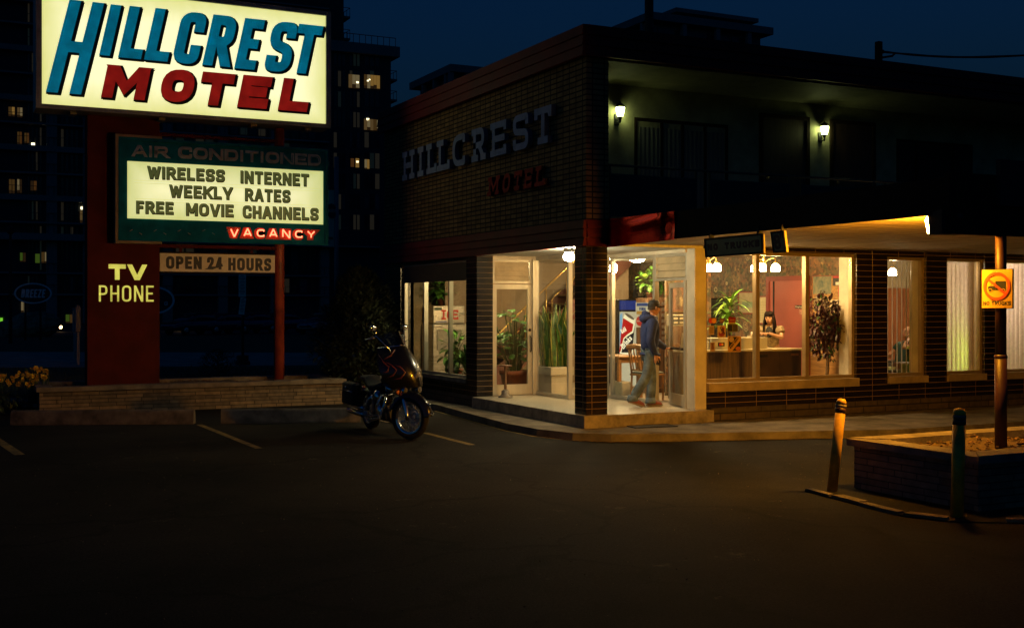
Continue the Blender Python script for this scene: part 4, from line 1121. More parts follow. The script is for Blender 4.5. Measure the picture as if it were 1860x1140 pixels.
# ---------------------------------------------------------------- foliage helpers
mLEAF = M('green_leaf', (.12, .30, .045), .4, var=.35, scale=9)
mLEAFD = M('dark_green_leaf', (.045, .125, .022), .45, var=.35, scale=9)
mLEAFY = M('yellow_leaf_edge', (.34, .33, .075), .4, var=.2, scale=9)
mLEAFM = M('maroon_leaf', (.055, .014, .014), .4, var=.4, scale=9)
mLEAFL = M('light_green_leaf', (.16, .29, .04), .4, var=.3, scale=9)
mSTEM = M('plant_stem', (.09, .10, .03), .6, var=.3)
mBARK = M('grey_brown_bark', (.18, .12, .075), .8, var=.35, scale=14, bump=.5)
mTERRA = M('terracotta_pot', (.33, .105, .055), .6, var=.18, scale=5)
mCREAMP = M('cream_planter_paint', (.56, .50, .38), .5, var=.12, scale=3)
rnd = random.Random(11)
def blade(mb, base, d, up, L, w, bend=.3, mi=0, n=4, fold=0.15, tip=.0):
    """leaf: midrib curve with two halves"""
    d = Vector(d).normalized(); up = Vector(up); side = d.cross(up)
    if side.length < 1e-4: side = d.orthogonal()
    side.normalize(); up = side.cross(d).normalized()
    vs = []; fs = []; base = Vector(base)
    for i in range(n+1):
        t = i/n; c = base + d*L*t*(1 - .15*bend*t) - ZU*(bend*L*t*t*.6)
        ww = w*math.sin(math.pi*min(1, (.12 + .88*t)))**.8 * .5 if i < n else tip
        vs += [c + side*ww + up*fold*ww, c, c - side*ww + up*fold*ww]
    for i in range(n):
        a = i*3
        fs += [(a, a+1, a+4, a+3), (a+1, a+2, a+5, a+4)]
    mb.add(vs, fs, mi, True)
def sph(rn):
    z = rn.uniform(-1, 1); t = rn.uniform(0, 6.283); r = math.sqrt(1-z*z); return Vector((r*math.cos(t), r*math.sin(t), z))
def pot(mb, c, r, h, taper=.78, mi=0, soil=1):
    mb.lathe([(0, 0), (r*taper, 0), (r*.97, h*.80), (r*1.06, h*.805), (r*1.08, h), (r*.98, h), (r*.95, h*.9)], c, 22, mi)
    mb.lathe([(0, h*.905), (r*.96, h*.895)], c, 22, soil)

# split-leaf plant in a terracotta pot behind the porch door
c = pt(936, 703, Y=19.95); c.z = ZF
t = thing('potted_philodendron', 'split leaf plant in a terracotta pot behind the glazed porch door', 'potted plant', c)
b = MB(); pot(b, c, .29, .42); b.build('pot', [mTERRA, mSOIL], t)
lf = MB(); sm = MB()
for i in range(78):
    a = rnd.uniform(0, 6.283); lean = rnd.uniform(.12, .62)*(.42 if math.sin(a) < -.2 else 1); Ht = rnd.uniform(.25, 1.12)*(1.1-.45*lean)
    d = Vector((math.cos(a), math.sin(a), 0)); p0 = c + ZU*.40 + d*.08
    p1 = p0 + d*lean*.35 + ZU*Ht*.6; p2 = p0 + d*lean + ZU*Ht
    sm.tube([p0, p1, p2], .007, 5, cap=False)
    ld = (d + ZU*rnd.uniform(-.45, .35)).normalized(); L = rnd.uniform(.2, .33)*(.6 if math.sin(a) < -.2 else 1)
    side = ld.cross(ZU).normalized()
    for k in range(6):
        tt = k/6; q = p2 + ld*L*tt - ZU*.12*L*tt*tt
        ll = L*(.34 + .35*math.sin(math.pi*(tt*.8+.2)))
        for s in (-1, 1):
            blade(lf, q, (ld*(.55+.5*tt) + side*s*(1.0-.5*tt) - ZU*.15), ZU, ll*.72, .036, .35, rnd.choice((0, 0, 1)), 3)
    blade(lf, p2 + ld*L*.8, ld, ZU, L*.45, .05, .3, 0, 3); blade(lf, p2, ld, ZU, L, .05, .2, 0, 3)
lf.build('foliage', [mLEAF, mLEAFD], t); sm.build('stems', mSTEM, t)
# snake plant
c = pt(1018, 705, Y=18.9); c.x = max(c.x, 10.36); c.z = ZF
c = Vector((10.36, 19.2, ZF))
t = thing('snake_plant', 'tall yellow edged snake plant in a cream box behind the sidelight', 'potted plant', c)
b = MB(); b.bbox(c.x-.20, c.x+.24, c.y-.28, c.y+.28, ZF, ZF+.36, .01); b.bbox(c.x-.225, c.x+.265, c.y-.30, c.y+.30, ZF+.361, ZF+.52, .012); b.build('planter_box', mCREAMP, t)
b = MB(); b.box(c.x-.2, c.x+.24, c.y-.28, c.y+.28, ZF+.50, ZF+.524); b.build('soil', mSOIL, t)
lf = MB()
for i in range(40):
    q = Vector((c.x + rnd.uniform(-.17, .2), c.y + rnd.uniform(-.25, .25), ZF+.52)); Ht = rnd.uniform(.6, 1.2)
    ln_ = Vector((rnd.gauss(0, .10), rnd.gauss(0, .16), 0)); tw = rnd.uniform(0, 3.14); w = rnd.uniform(.055, .085)
    vs = []; fs = []; mi = []; n = 6
    for k in range(n+1):
        u = k/n; cc = q + ZU*Ht*u + ln_*u*u*1.5
        s = Vector((math.cos(tw+u*.7), math.sin(tw+u*.7), 0)); ww = w*(.65+.5*math.sin(math.pi*min(1, u*1.05)))*(1 if k < n-1 else .5)
        if k == n: ww = .002
        nn = Vector((-s.y, s.x, 0))
        vs += [cc - s*ww, cc - s*ww*.72 + nn*.008, cc + s*ww*.72 + nn*.008, cc + s*ww]
    b0 = len(lf.v); lf.add(vs, [], 0)
    for k in range(n):
        for j in range(3):
            a = b0 + k*4+j; lf.f.append([a, a+1, a+5, a+4]); lf.m.append(0 if j == 1 else 1); lf.sm.append(True)
lf.build('foliage', [mLEAFD, mLEAFY], t)
# fern-like plant between them
c = Vector((10.2, 20.15, ZF)); t = thing('floor_fern', 'arching green fern on the lobby floor left of the snake plant', 'potted plant', c)
b = MB(); pot(b, c, .15, .30); b.build('pot', [mTERRA, mSOIL], t)
lf = MB()
for i in range(26):
    a = rnd.uniform(0, 6.283); d = Vector((math.cos(a), math.sin(a), rnd.uniform(.3, 1.2))); L = rnd.uniform(.4, .75)
    for k in range(9):
        u = k/9; q = c + ZU*.3 + d.normalized()*L*u - ZU*L*u*u*.6
        sd = d.cross(ZU).normalized()
        for s in (-1, 1): blade(lf, q, sd*s + d*.5 - ZU*.3, ZU, .12*(1.1-u), .03, .3, rnd.choice((0, 1)), 2)
lf.build('foliage', [mLEAFL, mLEAF], t)

# ice machine
ya = 23.25
xa, xb = pt(787, 560, Y=ya).x, pt(844, 560, Y=ya).x
t = thing('ice_machine', 'stainless ice machine lettered in red below a bushy plant', 'ice machine', ((xa+xb)/2, ya+.3, ZF))
zt = pt(815, 555, Y=ya).z; zm = pt(815, 588, Y=ya).z
b = MB(); b.bbox(xa, xb, ya, ya+.55, zm+.01, zt, .015); hd_ = b.build('ice_maker_head', mSTEEL, t)
b = MB(); b.bbox(xa-.03, xb+.03, ya-.05, ya+.58, ZF+.08, zm-.001, .02); bn_ = b.build('storage_bin', mSTEEL, t)
b = MB(); b.bbox(xa+.06, xb-.12, ya-.075, ya-.051, 1.0, zm-.12, .01); b.bbox(xa+.10, xb-.16, ya-.10, ya-.0755, zm-.16, zm-.13, .006); b.build('bin_door', M('grey_bin_door', (.30, .28, .24), .4, .5, var=.1), bn_)
b = MB(); b.box(xa+.1, xb-.1, ya+.05, ya+.5, ZF, ZF+.079); b.build('base', mBLKM, t)
mRL = M('red_painted_letter', (.62, .03, .012), .45, var=0)
wd = xb - xa
for c_, u, w in (('I', .33, .10), ('C', .50, .17), ('E', .66, .15)):
    letter(c_, (xa + wd*u - .05, ya-.001, zt-.30), XU, ZU, -YU, w, .21, .04, .10, 0, .002, serif=True).build('letter', mRL, hd_, fix=False)
b = MB(); b.box(xa+.02, xa+.20, ya-.003, ya-.0005, zt-.10, zt-.04); b.build('badge', M('dark_green_badge', (.05, .09, .05), .5), hd_)
b = MB(); b.box(xa+.05, xa+.33, ya-.003, ya-.0005, zm+.035, zm+.06); b.build('lettered_strip', M('blue_strip', (.06, .10, .30), .5), hd_)
def bushy(name, lab, c, rx, ry, rz, n, L, mats, potr=0, poth=0, stem=True, w=.5, down=.3, potmat=None, cat='potted plant'):
    t = thing(name, lab, cat, (c[0], c[1], c[2]-poth))
    lf = MB(); sm = MB(); C_ = Vector(c)
    for i in range(n):
        d = sph(rnd); rr = rnd.uniform(.45, 1)
        q = C_ + Vector((d.x*rx*rr, d.y*ry*rr, rz + d.z*rz*rr))
        dd = d + Vector((rnd.gauss(0, .4), rnd.gauss(0, .4), rnd.gauss(0, .4) - down*.3))
        l_ = L*rnd.uniform(.6, 1.2)
        blade(lf, q, dd, ZU, l_, l_*w, down, rnd.randrange(len(mats)), 3)
        if i % 3 == 0 and stem: sm.tube([C_, C_.lerp(q, .5) + ZU*rz*.2, q], .006, 4, cap=False)
    lf.build('foliage', mats, t)
    if stem: sm.build('stems', mSTEM, t)
    if potr:
        b = MB(); pot(b, C_ - ZU*poth, potr, poth); b.build('pot', [potmat or mTERRA, mSOIL], t)
    return t
bushy('potted_plant', 'bushy green plant standing on top of the ice machine', ((xa+xb)/2-.03, ya+.28, zt+.14), .30, .24, .22, 150, .15, [mLEAF, mLEAFD], .11, .14, w=.6)
bushy('rubber_plant', 'broad leaved plant standing low in the side window', (9.26, 21.35, .70), .26, .42, .40, 110, .22, [mLEAFD, mLEAF], .17, .3, w=.42)
# spiky strap-leaved plant in the same window
c = Vector((9.27, 20.72, ZF)); t = thing('strap_leaf_plant', 'dense strap leaved plant at the right end of the side window', 'potted plant', c)
b = MB(); pot(b, c, .17, .32); b.build('pot', [mTERRA, mSOIL], t)
lf = MB()
for i in range(85):
    a = rnd.uniform(0, 6.283); d = Vector((math.cos(a), math.sin(a), rnd.uniform(.25, 2.2)))
    d.x = max(d.x, -.35); blade(lf, c + ZU*(.3 + rnd.uniform(0, .28)), d, ZU, rnd.uniform(.4, .72), .055, rnd.uniform(.3, .8), rnd.randrange(2), 5)
lf.build('foliage', [mLEAFD, mLEAF], t)

# drinks machine at the back of the lobby, facing the street
yv = 20.6
xa = pt(1123, 560, Y=yv).x; xb = pt(1192, 560, Y=yv).x; zt = pt(1140, 543.5, Y=yv).z
t = thing('vending_machine', 'drinks machine with a glowing tilted red and black can picture', 'drinks machine', ((xa+xb)/2, yv+.4, ZF))
b = MB(); b.bbox(xa, xb, yv, yv+.8, ZF+.03, zt, .02); b.build('cabinet', mBLACK, t)
mVP = glow('vending_panel_light', (.72, .66, .42), .62, False)
mVB = glow('vending_blue_light', (.012, .03, .16), 1.0, False)
mVBL = glow('vending_pale_blue', (.22, .45, .62), .8, False)
mVR = glow('vending_red', (.50, .012, .010), .9, False)
mVK = glow('vending_black', (.012, .010, .012), 1.0, False)
mVC = glow('vending_cream', (.95, .86, .52), .95, False)
px_ = lambda px, py: pt(px, py, Y=yv-.012)
def poly(pxs, mat, name, par, dz):
    b = MB(); vs = [px_(*p) - YU*dz for p in pxs]
    b.prism(vs, (0, 0, 0), (0, .004, 0)); return b.build(name, mat, par)
pa = poly([(1125.5, 566), (1157, 566), (1157, 728), (1125.5, 729)], mVP, 'picture_panel', t, .0)
poly([(1125.5, 546), (1157, 546), (1157, 562.5), (1125.5, 562.5)], mVB, 'top_panel', pa, .0)
poly([(1125.7, 572), (1130.5, 567), (1130, 610), (1127, 640), (1125.7, 640)], mVBL, 'blue_glow', pa, .004)
poly([(1132, 577), (1136, 568), (1153.5, 579), (1153, 590), (1149, 640), (1142, 648), (1125.8, 641)], mVC, 'can', pa, .0045)
poly([(1131.8, 577.5), (1150, 588.5), (1148, 601), (1139, 607), (1132, 614), (1127, 637), (1124.7, 640), (1127, 612)], mVR, 'can_red', pa, .009)
poly([(1152.8, 590), (1150, 604), (1142, 609), (1134, 615), (1131, 628), (1128.5, 640), (1147, 640), (1150, 620)], mVK, 'can_black', pa, .0095)
b = MB()
cc = [px_(1134.5 + 9*(1-math.cos(a))*.98 , 569 + 5.5*(1-math.cos(a)) + 3*math.sin(a)) for a in [k*.5236 for k in range(12)]]
b.prism([q - YU*.009 for q in cc], (0, 0, 0), (0, .004, 0)); b.build('can_lid', M('can_lid_grey', (.12, .10, .08), .4, emit=(.12, .09, .05), estr=.8, sample=False), pa)
mVL = glow('vending_letter', (1.0, .92, .60), 1.0, False)
A = px_(1129.5, 606); B = px_(1142, 597); d = (B - A).normalized(); up_ = Vector((-d.z, 0, d.x))
write('Cold', A - YU*.014, d, up_, -YU, .125, .10, .017, .008, mVL, pa, depth=.002, iw=.017)
A = px_(1132, 634); B = px_(1152, 611); d = (B - A).normalized(); up_ = Vector((-d.z, 0, d.x))
write('Drinks', A - YU*.014, d, up_, -YU, .30, .12, .02, .010, mVL, pa, depth=.002, iw=.02)
b = MB(); q0, q1 = px_(1160, 592), px_(1172, 655); b.box(q0.x, q1.x, yv-.02, yv-.001, q1.z, q0.z); sp = b.build('selection_panel', M('vend_panel_brown', (.05, .035, .028), .4), t)
b = MB()
for k in range(8):
    q = px_(1163.5, 597 + k*6.5); b.box(q.x, q.x+.055, yv-.026, yv-.0205, q.z-.022, q.z+.012)
b.build('button', M('pale_button', (.42, .30, .22), .4, emit=(.4, .22, .14), estr=.35, sample=False), sp)
q = px_(1165, 625)
b = MB(); b.box(q.x-.03, q.x+.06, yv-.03, yv-.0205, q.z-.05, q.z+.03); b.build('coin_slot', mSTEEL, sp)

# table, chair and low box just inside the lobby glass
c = pt(1118, 720, Z=ZF); c = Vector((11.12, 18.15, ZF))
t = thing('side_table', 'small honey wood table beside the lobby window', 'table', c)
b = MB(); b.bbox(c.x-.24, c.x+.30, c.y-.42, c.y+.42, 1.02, 1.05, .008); b.build('table_top', mWOODH, t)
for sx in (-.2, .25):
    for sy in (-.36, .36):
        b = MB(); b.bbox(c.x+sx-.03, c.x+sx+.03, c.y+sy-.03, c.y+sy+.03, ZF, 1.019, .006); b.build('leg', mWOODH, t)
b = MB(); b.box(c.x-.2, c.x+.25, c.y-.375, c.y-.35, .93, 1.018); b.box(c.x-.21, c.x-.19, c.y-.35, c.y+.35, .93, 1.018); b.build('apron', mWOODH, t)
c = Vector((11.16, 17.24, ZF))
t = thing('wooden_chair', 'slat back honey wood chair with a grey seat pad, beside the walking man', 'chair', c)
# seat faces +Y (towards the table); backrest on the near side
fw = Vector((.96, .28, 0)).normalized(); rt = Vector((fw.y, -fw.x, 0))
def cq(f, r_, z): return c + fw*f + rt*r_ + ZU*z
def post(par, a, b_, r_=.02, name='leg'):
    m = MB(); m.tube([a, b_], r_, 6, smooth=False); m.build(name, mWOODH, par)
for r_ in (-.19, .19):
    post(t, cq(.19, r_, 0), cq(.19, r_, .44)); post(t, cq(-.22, r_, 0), cq(-.19, r_, .44))
    m = MB(); m.tube([cq(-.19, r_, .44), cq(-.24, r_, .72), cq(-.29, r_, .97)], .02, 6); m.build('back_post', mWOODH, t)
m = MB(); m.mbox(Matrix.Translation(cq(0, 0, .45)) @ Matrix.Rotation(math.atan2(fw.y, fw.x), 4, 'Z'), .44, .44, .03, .008); m.build('seat', mWOODH, t)
m = MB(); m.mbox(Matrix.Translation(cq(0, 0, .485)) @ Matrix.Rotation(math.atan2(fw.y, fw.x), 4, 'Z'), .40, .40, .035, .012); m.build('seat_pad', M('grey_seat_pad', (.20, .21, .18), .8, var=.15), t)
m = MB(); m.tube([cq(-.28, -.21, .93), cq(-.315, 0, .95), cq(-.28, .21, .93)], .045, 6, smooth=False); m.build('top_rail', mWOODH, t)
for k in range(5):
    r_ = -.14 + .07*k
    m = MB(); m.tube([cq(-.20, r_, .52), cq(-.25, r_, .75), cq(-.295, r_, .93)], .013, 6); m.build('slat', mWOODH, t)
m = MB(); m.tube([cq(-.20, -.19, .53), cq(-.20, .19, .53)], .018, 6); m.build('lower_rail', mWOODH, t)
for r_ in (-.19, .19):
    m = MB(); m.tube([cq(.19, r_, .22), cq(-.2, r_, .22)], .012, 6); m.build('stretcher', mWOODH, t)
c = Vector((11.0, 17.8, ZF)); t = thing('low_box', 'low cream box on the floor against the lobby window', 'box', c)
b = MB(); b.bbox(10.88, 11.10, 17.62, 18.0, ZF, ZF+.30, .006); b.build('carcass', mCREAMP, t)
b = MB(); b.box(10.87, 10.879, 17.65, 17.97, ZF+.03, ZF+.27); b.build('panel', M('cream_panel', (.50, .44, .30), .5, var=.1), t)
# tall cabinet with trailing plant and the menu board behind the door
c = Vector((13.1, 18.75, ZF)); xa, xb = pt(1176, 600, Y=18.6).x, pt(1209, 600, Y=18.6).x
t = thing('tall_cabinet', 'tall brown wood cabinet carrying a trailing plant behind the entrance door', 'cabinet', ((xa+xb)/2, 18.8, ZF))
zt = pt(1195, 541, Y=18.6).z
b = MB(); b.bbox(xa, xb, 18.6, 19.0, ZF, zt, .01); b.build('carcass', mBRNW, t)
b = MB(); b.box(xa+.03, (xa+xb)/2-.004, 18.585, 18.599, ZF+.08, zt-.05); b.build('door', mBRNW, t)
b = MB(); b.box((xa+xb)/2+.004, xb-.03, 18.585, 18.599, ZF+.08, zt-.05); b.build('door', mBRNW, t)
for k in range(7):
    b = MB(); b.box(xb-.10, xb-.02, 18.575, 18.584, 1.3+k*.11, 1.36+k*.11); b.build('brochure_holder', mSTEEL, t)
bushy('trailing_plant', 'trailing green plant on top of the tall brown cabinet', ((xa+xb)/2+.02, 18.8, zt+.10), .32, .20, .24, 190, .12, [mLEAF, mLEAFL], .10, .10, w=.7)
ymb = 20.1
A, B = pt(1151, 541, Y=ymb), pt(1176, 508, Y=ymb)
t = thing('menu_board', 'black notice board with rows of pale lettering above the drinks machine', 'notice board', ((A.x+B.x)/2, ymb, A.z))
b = MB(); b.bbox(A.x, B.x, ymb, ymb+.03, A.z, B.z, .005); b.build('board', mBLKM, t)
b = MB(); rr_ = random.Random(3)
for k in range(10):
    z = B.z - .05 - k*(B.z-A.z-.08)/10; w = rr_.uniform(.08, .2); x = (A.x+B.x)/2
    n = int(w/.018)
    for j in range(n): b.box(x - w/2 + j*.018, x - w/2 + j*.018 + .012, ymb-.003, ymb-.0005, z-.012, z)
b.build('lettering', M('pale_board_lettering', (.55, .48, .33), .6), t)
b = MB(); b.tube([((A.x+B.x)/2, ymb+.015, B.z), ((A.x+B.x)/2, ymb+.015, 2.92)], .006, 5); b.build('hanger', mBLKM, t)

# ---------------------------------------------------------------- reception counter
yc_ = 16.2
k0, k1 = 11.32, pt(1457, 640, Y=yc_).x
km = pt(1376, 640, Y=yc_).x; kl0 = pt(1296, 620, Y=yc_).x; kl1 = pt(1398, 620, Y=yc_).x
zc = 1.20; zl = pt(1340, 613, Y=yc_+.1).z
t = thing('reception_counter', 'reception counter with grey brown front and a pale raised ledge', 'counter', ((k0+k1)/2, yc_+.3, ZF))
b = MB(); b.box(k0+.03, km-.003, yc_+.03, yc_+.62, ZF+.08, zc-.041); b.box(k0+.08, k1-.02, yc_+.07, yc_+.6, ZF, ZF+.079); b.build('front_panel', mGREYW, t)
mDKC = M('dark_brown_cabinet', (.055, .032, .02), .5, var=.25, scale=3)
for a_, b_ in ((km, (km+k1)/2-.004), ((km+k1)/2+.004, k1)):
    b = MB(); b.bbox(a_, b_, yc_+.02, yc_+.60, ZF+.08, zc-.045, .006); cdr = b.build('cabinet_door', mDKC, t)
b = MB(); b.bbox(k0, k1+.02, yc_-.03, yc_+.66, zc-.04, zc, .008); b.build('counter_top', M('cream_laminate', (.70, .62, .42), .4, var=.05), t)
b = MB(); b.bbox(kl0, kl1, yc_+.06, yc_+.10, zc+.001, zl, .004); b.bbox(kl0, kl1, yc_+.1005, yc_+.36, zl-.03, zl, .004); b.build('raised_ledge', M('white_ledge', (.78, .73, .56), .4, var=.04), t)
q = pt(1443, 643.5, Y=yc_); b = MB(); b.box(q.x-.06, q.x+.09, yc_-.0, yc_+.019, q.z-.02, q.z+.02); b.build('label_plate', M('orange_brown_label', (.35, .16, .05), .5), t)
q = pt(1386, 646, Y=yc_); b = MB(); b.box(q.x-.05, q.x+.10, yc_+.0, yc_+.019, q.z-.025, q.z+.02); b.build('label_plate', mBLKM, t)
# things on the counter
def prop(name, lab, cat, base, mb, mat, group=None):
    o = mb.build(name, mat); rebase(o, base); _props(o, lab, cat, group, None); return o
def onctr(px, py): return pt(px, py, Y=yc_+.03)
q = pt(1244, 620, Y=yc_+.2); b = MB(); b.prism([(q.x-.05, yc_+.15, zc), (q.x+.06, yc_+.15, zc), (q.x+.06, yc_+.20, zc+.29), (q.x-.05, yc_+.20, zc+.29)], (0, 0, 0), (0, .004, 0)); b.prism([(q.x-.05, yc_+.26, zc), (q.x+.06, yc_+.26, zc), (q.x+.06, yc_+.21, zc+.29), (q.x-.05, yc_+.21, zc+.29)], (0, 0, 0), (0, .004, 0))
prop('tent_card', 'white folded card standing on the counter end, seen through the entrance door', 'card', (q.x, yc_+.2, zc), b, M('white_card', (.80, .75, .62), .6, var=.03))
q = pt(1286, 620, Y=yc_+.2)
t = thing('tissue_box', 'small blue and white box at the left end of the counter', 'box', (q.x, yc_+.2, zc))
b = MB(); b.bbox(q.x-.06, q.x+.05, yc_+.12, yc_+.26, zc+.001, zc+.14, .008); b.build('carton', M('white_carton', (.70, .68, .60), .6), t)
b = MB(); b.box(q.x-.03, q.x+.035, yc_+.115, yc_+.1195, zc+.05, zc+.12); b.build('blue_print', M('blue_print', (.06, .12, .45), .5), t)
b = MB(); b.lathe([(.02, .14), (.045, .17), (.0, .21)], (q.x, yc_+.19, zc), 8); b.build('tissue', M('tissue_paper', (.75, .70, .58), .8), t)
q = pt(1368, 609, Y=yc_+.25); b = MB(); b.lathe([(0, 0), (.035, 0), (.04, .03), (.035, .09), (0, .095)], (q.x+.02, yc_+.28, zl+.001), 12); b.box(q.x-.09, q.x-.02, yc_+.2, yc_+.3, zl+.001, zl+.03)
prop('figurine', 'tiny white ornament standing on the counter ledge', 'ornament', (q.x, yc_+.28, zl), b, M('white_china', (.78, .68, .52), .3))
# credit card slips rack below the horse picture
A, B = pt(1219, 592, Y=17.3), pt(1251, 571, Y=17.3)
t = thing('card_rack', 'cream rack of small cards standing below the horse picture', 'rack', ((A.x+B.x)/2, 17.4, A.z))
b = MB(); b.bbox(A.x, B.x+.1, 17.3, 17.45, A.z, B.z, .01); b.build('rack', mCREAMP, t)
b = MB(); b.box(A.x+.02, B.x+.08, 17.285, 17.299, A.z+.03, B.z-.02); b.build('backing', mBLKM, t)
b = MB()
for i in range(3):
    for j in range(2): b.box(A.x+.04+i*.13, A.x+.13+i*.13, 17.275, 17.284, A.z+.045+j*.075, A.z+.075+j*.075)
b.build('card', M('pale_card', (.62, .55, .40), .5), t)
b = MB(); b.box(A.x+.03, B.x+.07, 17.31, 17.44, ZF, A.z-.001); b.build('stand', mBRNW, t)
# picture of a rider and a horse
A, B = pt(1217, 567, Y=17.9), pt(1254, 519, Y=17.9)
t = thing('horse_picture', 'gilt framed pinkish picture of a rider with a brown horse', 'picture', ((A.x+B.x)/2, 17.92, A.z))
b = MB(); b.box(A.x+.02, B.x-.02, 17.9, 17.93, A.z+.02, B.z-.02); b.build('canvas', M('pink_canvas', (.27, .115, .08), .6, var=.3, scale=7), t)
b = MB()
for a0_, a1_, z0_, z1_ in ((A.x, B.x, A.z, A.z+.02), (A.x, B.x, B.z-.02, B.z)): b.box(a0_, a1_, 17.885, 17.94, z0_, z1_)
b.box(A.x, A.x+.02, 17.885, 17.94, A.z+.0201, B.z-.0201); b.box(B.x-.02, B.x, 17.885, 17.94, A.z+.0201, B.z-.0201); b.build('frame', mBRASS, t)
def blob(pts_, mat, name, e):
    b = MB(); vs = [Vector((A.x + (B.x-A.x)*u, 17.9-e, A.z + (B.z-A.z)*v)) for u, v in pts_]; b.prism(vs, (0, 0, 0), (0, .002, 0)); b.build(name, mat, t)
blob([(.25,.1),(.3,.45),(.22,.62),(.4,.7),(.62,.66),(.8,.55),(.95,.5),(.95,.1)], M('horse_brown', (.10, .045, .035), .6, var=.5, scale=20), 'horse_shape', .003)
blob([(.3,.45),(.34,.75),(.27,.9),(.42,.95),(.55,.8),(.6,.55),(.5,.2),(.42,.2)], M('rider_grey', (.13, .10, .085), .6, var=.5, scale=26), 'rider_shape', .006)
blob([(.45,.55),(.55,.62),(.62,.5),(.58,.22),(.48,.25)], M('rider_cream', (.50, .40, .24), .6, var=.4, scale=30), 'vest_shape', .009)
blob([(.68,.5),(.85,.62),(.95,.58),(.95,.4),(.8,.42)], M('far_horse_white', (.62, .52, .42), .6), 'white_horse_shape', .008)
# stand for it: partition post behind the counter
b = MB(); b.box(A.x-.05, B.x+.5, 17.945, 18.0, ZF, 2.92); P_(b, 'lobby_partition', mWPAP)

# pictures on the wallpapered wall (facing -X)
XW = 14.499
def wallq(px, py): return pt(px, py, X=XW)
def wallpic(name, lab, cat, p0, p1, framemat, backmat, fr=.025):
    A = wallq(*p0); B = wallq(*p1); y0, y1 = B.y, A.y; z0, z1 = min(A.z, B.z), max(A.z, B.z)
    t = thing(name, lab, cat, (XW, (y0+y1)/2, z0))
    b = MB(); b.box(XW-.012, XW-.001, y0+fr, y1-fr, z0+fr, z1-fr); bk = b.build('print', backmat, t)
    b = MB(); b.box(XW-.025, XW-.001, y0, y1, z0, z0+fr); b.box(XW-.025, XW-.001, y0, y1, z1-fr, z1); b.box(XW-.025, XW-.001, y0, y0+fr, z0+fr+.0003, z1-fr-.0003); b.box(XW-.025, XW-.001, y1-fr, y1, z0+fr+.0003, z1-fr-.0003); b.build('frame', framemat, t)
    return t, bk, y0+fr, y1-fr, z0+fr, z1-fr
t, bk, y0, y1, z0, z1 = wallpic('framed_map', 'dark framed pale map beside the dracaena leaves', 'picture', (1342, 570), (1373, 529), mMARTR, M('pale_map_paper', (.42, .37, .24), .6, var=.15, scale=6))
b = MB(); b.box(XW-.014, XW-.0125, y0+.02, y1-.1, z0+.10, z0+.22); b.build('map_tint', M('map_green_tint', (.24, .33, .22), .6, var=.3), bk)
t, bk, y0, y1, z0, z1 = wallpic('framed_notice', 'maroon framed notice page behind the woman', 'picture', (1373, 588), (1404, 537), mMARTR, M('cream_notice_paper', (.58, .51, .31), .6, var=.06))
b = MB()
for k in range(14): b.box(XW-.0136, XW-.0125, y0+.06, y1-.06, z1-.09-k*.032, z1-.084-k*.032)
b.build('text_line', M('faded_text', (.34, .28, .16), .7), bk)
t, bk, y0, y1, z0, z1 = wallpic('dark_wall_panel', 'large black panel on the wallpapered wall behind the dracaena', 'wall panel', (1286, 638), (1326, 541), mBRNM, M('black_panel_face', (.018, .017, .014), .35, var=.2))
# cork board with papers
t, bk, y0, y1, z0, z1 = wallpic('cork_board', 'cork board pinned with posters and papers behind the maroon leaved tree', 'notice board', (1476, 628), (1541, 499), mMARTR, M('cork', (.42, .24, .09), .8, var=.3, scale=30), .012)
def pin(p0, p1, mat, e=.002, name='paper'):
    A = wallq(*p0); B = wallq(*p1); b = MB(); b.box(XW-.0135-e, XW-.0125, B.y, A.y, min(A.z, B.z), max(A.z, B.z)); return b.build(name, mat, bk)
mPOST = M('blue_green_poster', (.30, .29, .20), .22, var=.5, scale=8, col2=(.09, .14, .15), bump=.6, bscale=9)
pin((1478, 534), (1511, 501), mPOST, name='poster'); pin((1480, 565), (1507, 539), M('tan_poster', (.40, .32, .20), .35, var=.3, scale=9, bump=.4, bscale=9), .003, 'poster')
pin((1514, 519), (1531, 500), M('black_poster', (.03, .028, .025), .4), .003, 'poster'); pin((1515, 505), (1530, 501), M('red_poster_band', (.40, .03, .03), .4), .006, 'poster_band')
pin((1524, 538), (1537, 521), M('red_poster', (.42, .03, .03), .4), .004, 'poster')
b = MB()
for py in (526, 532):
    A = wallq(1525.5, py); B = wallq(1535.5, py+1.6); b.box(XW-.0190, XW-.0176, B.y, A.y, B.z, A.z)
b.build('poster_text', M('white_print', (.7, .66, .58), .6), bk)
b = MB(); A = wallq(1519, 517.5); B = wallq(1525, 512); b.box(XW-.0175, XW-.0161, B.y, A.y, A.z, B.z); b.build('poster_emblem', M('white_print', (.7, .66, .58), .6), bk)
mPAP = M('white_paper', (.66, .57, .40), .7, var=.08)
pin((1509, 566), (1524, 544), mPAP); pin((1529, 570), (1541, 545), mPAP, .0015); pin((1512, 590), (1538, 571), mPAP, .003); pin((1518, 600), (1529, 588), mPAP, .004)
pin((1518.5, 591.5), (1528.5, 589), M('red_poster', (.42, .03, .03), .4), .006, 'poster_band')
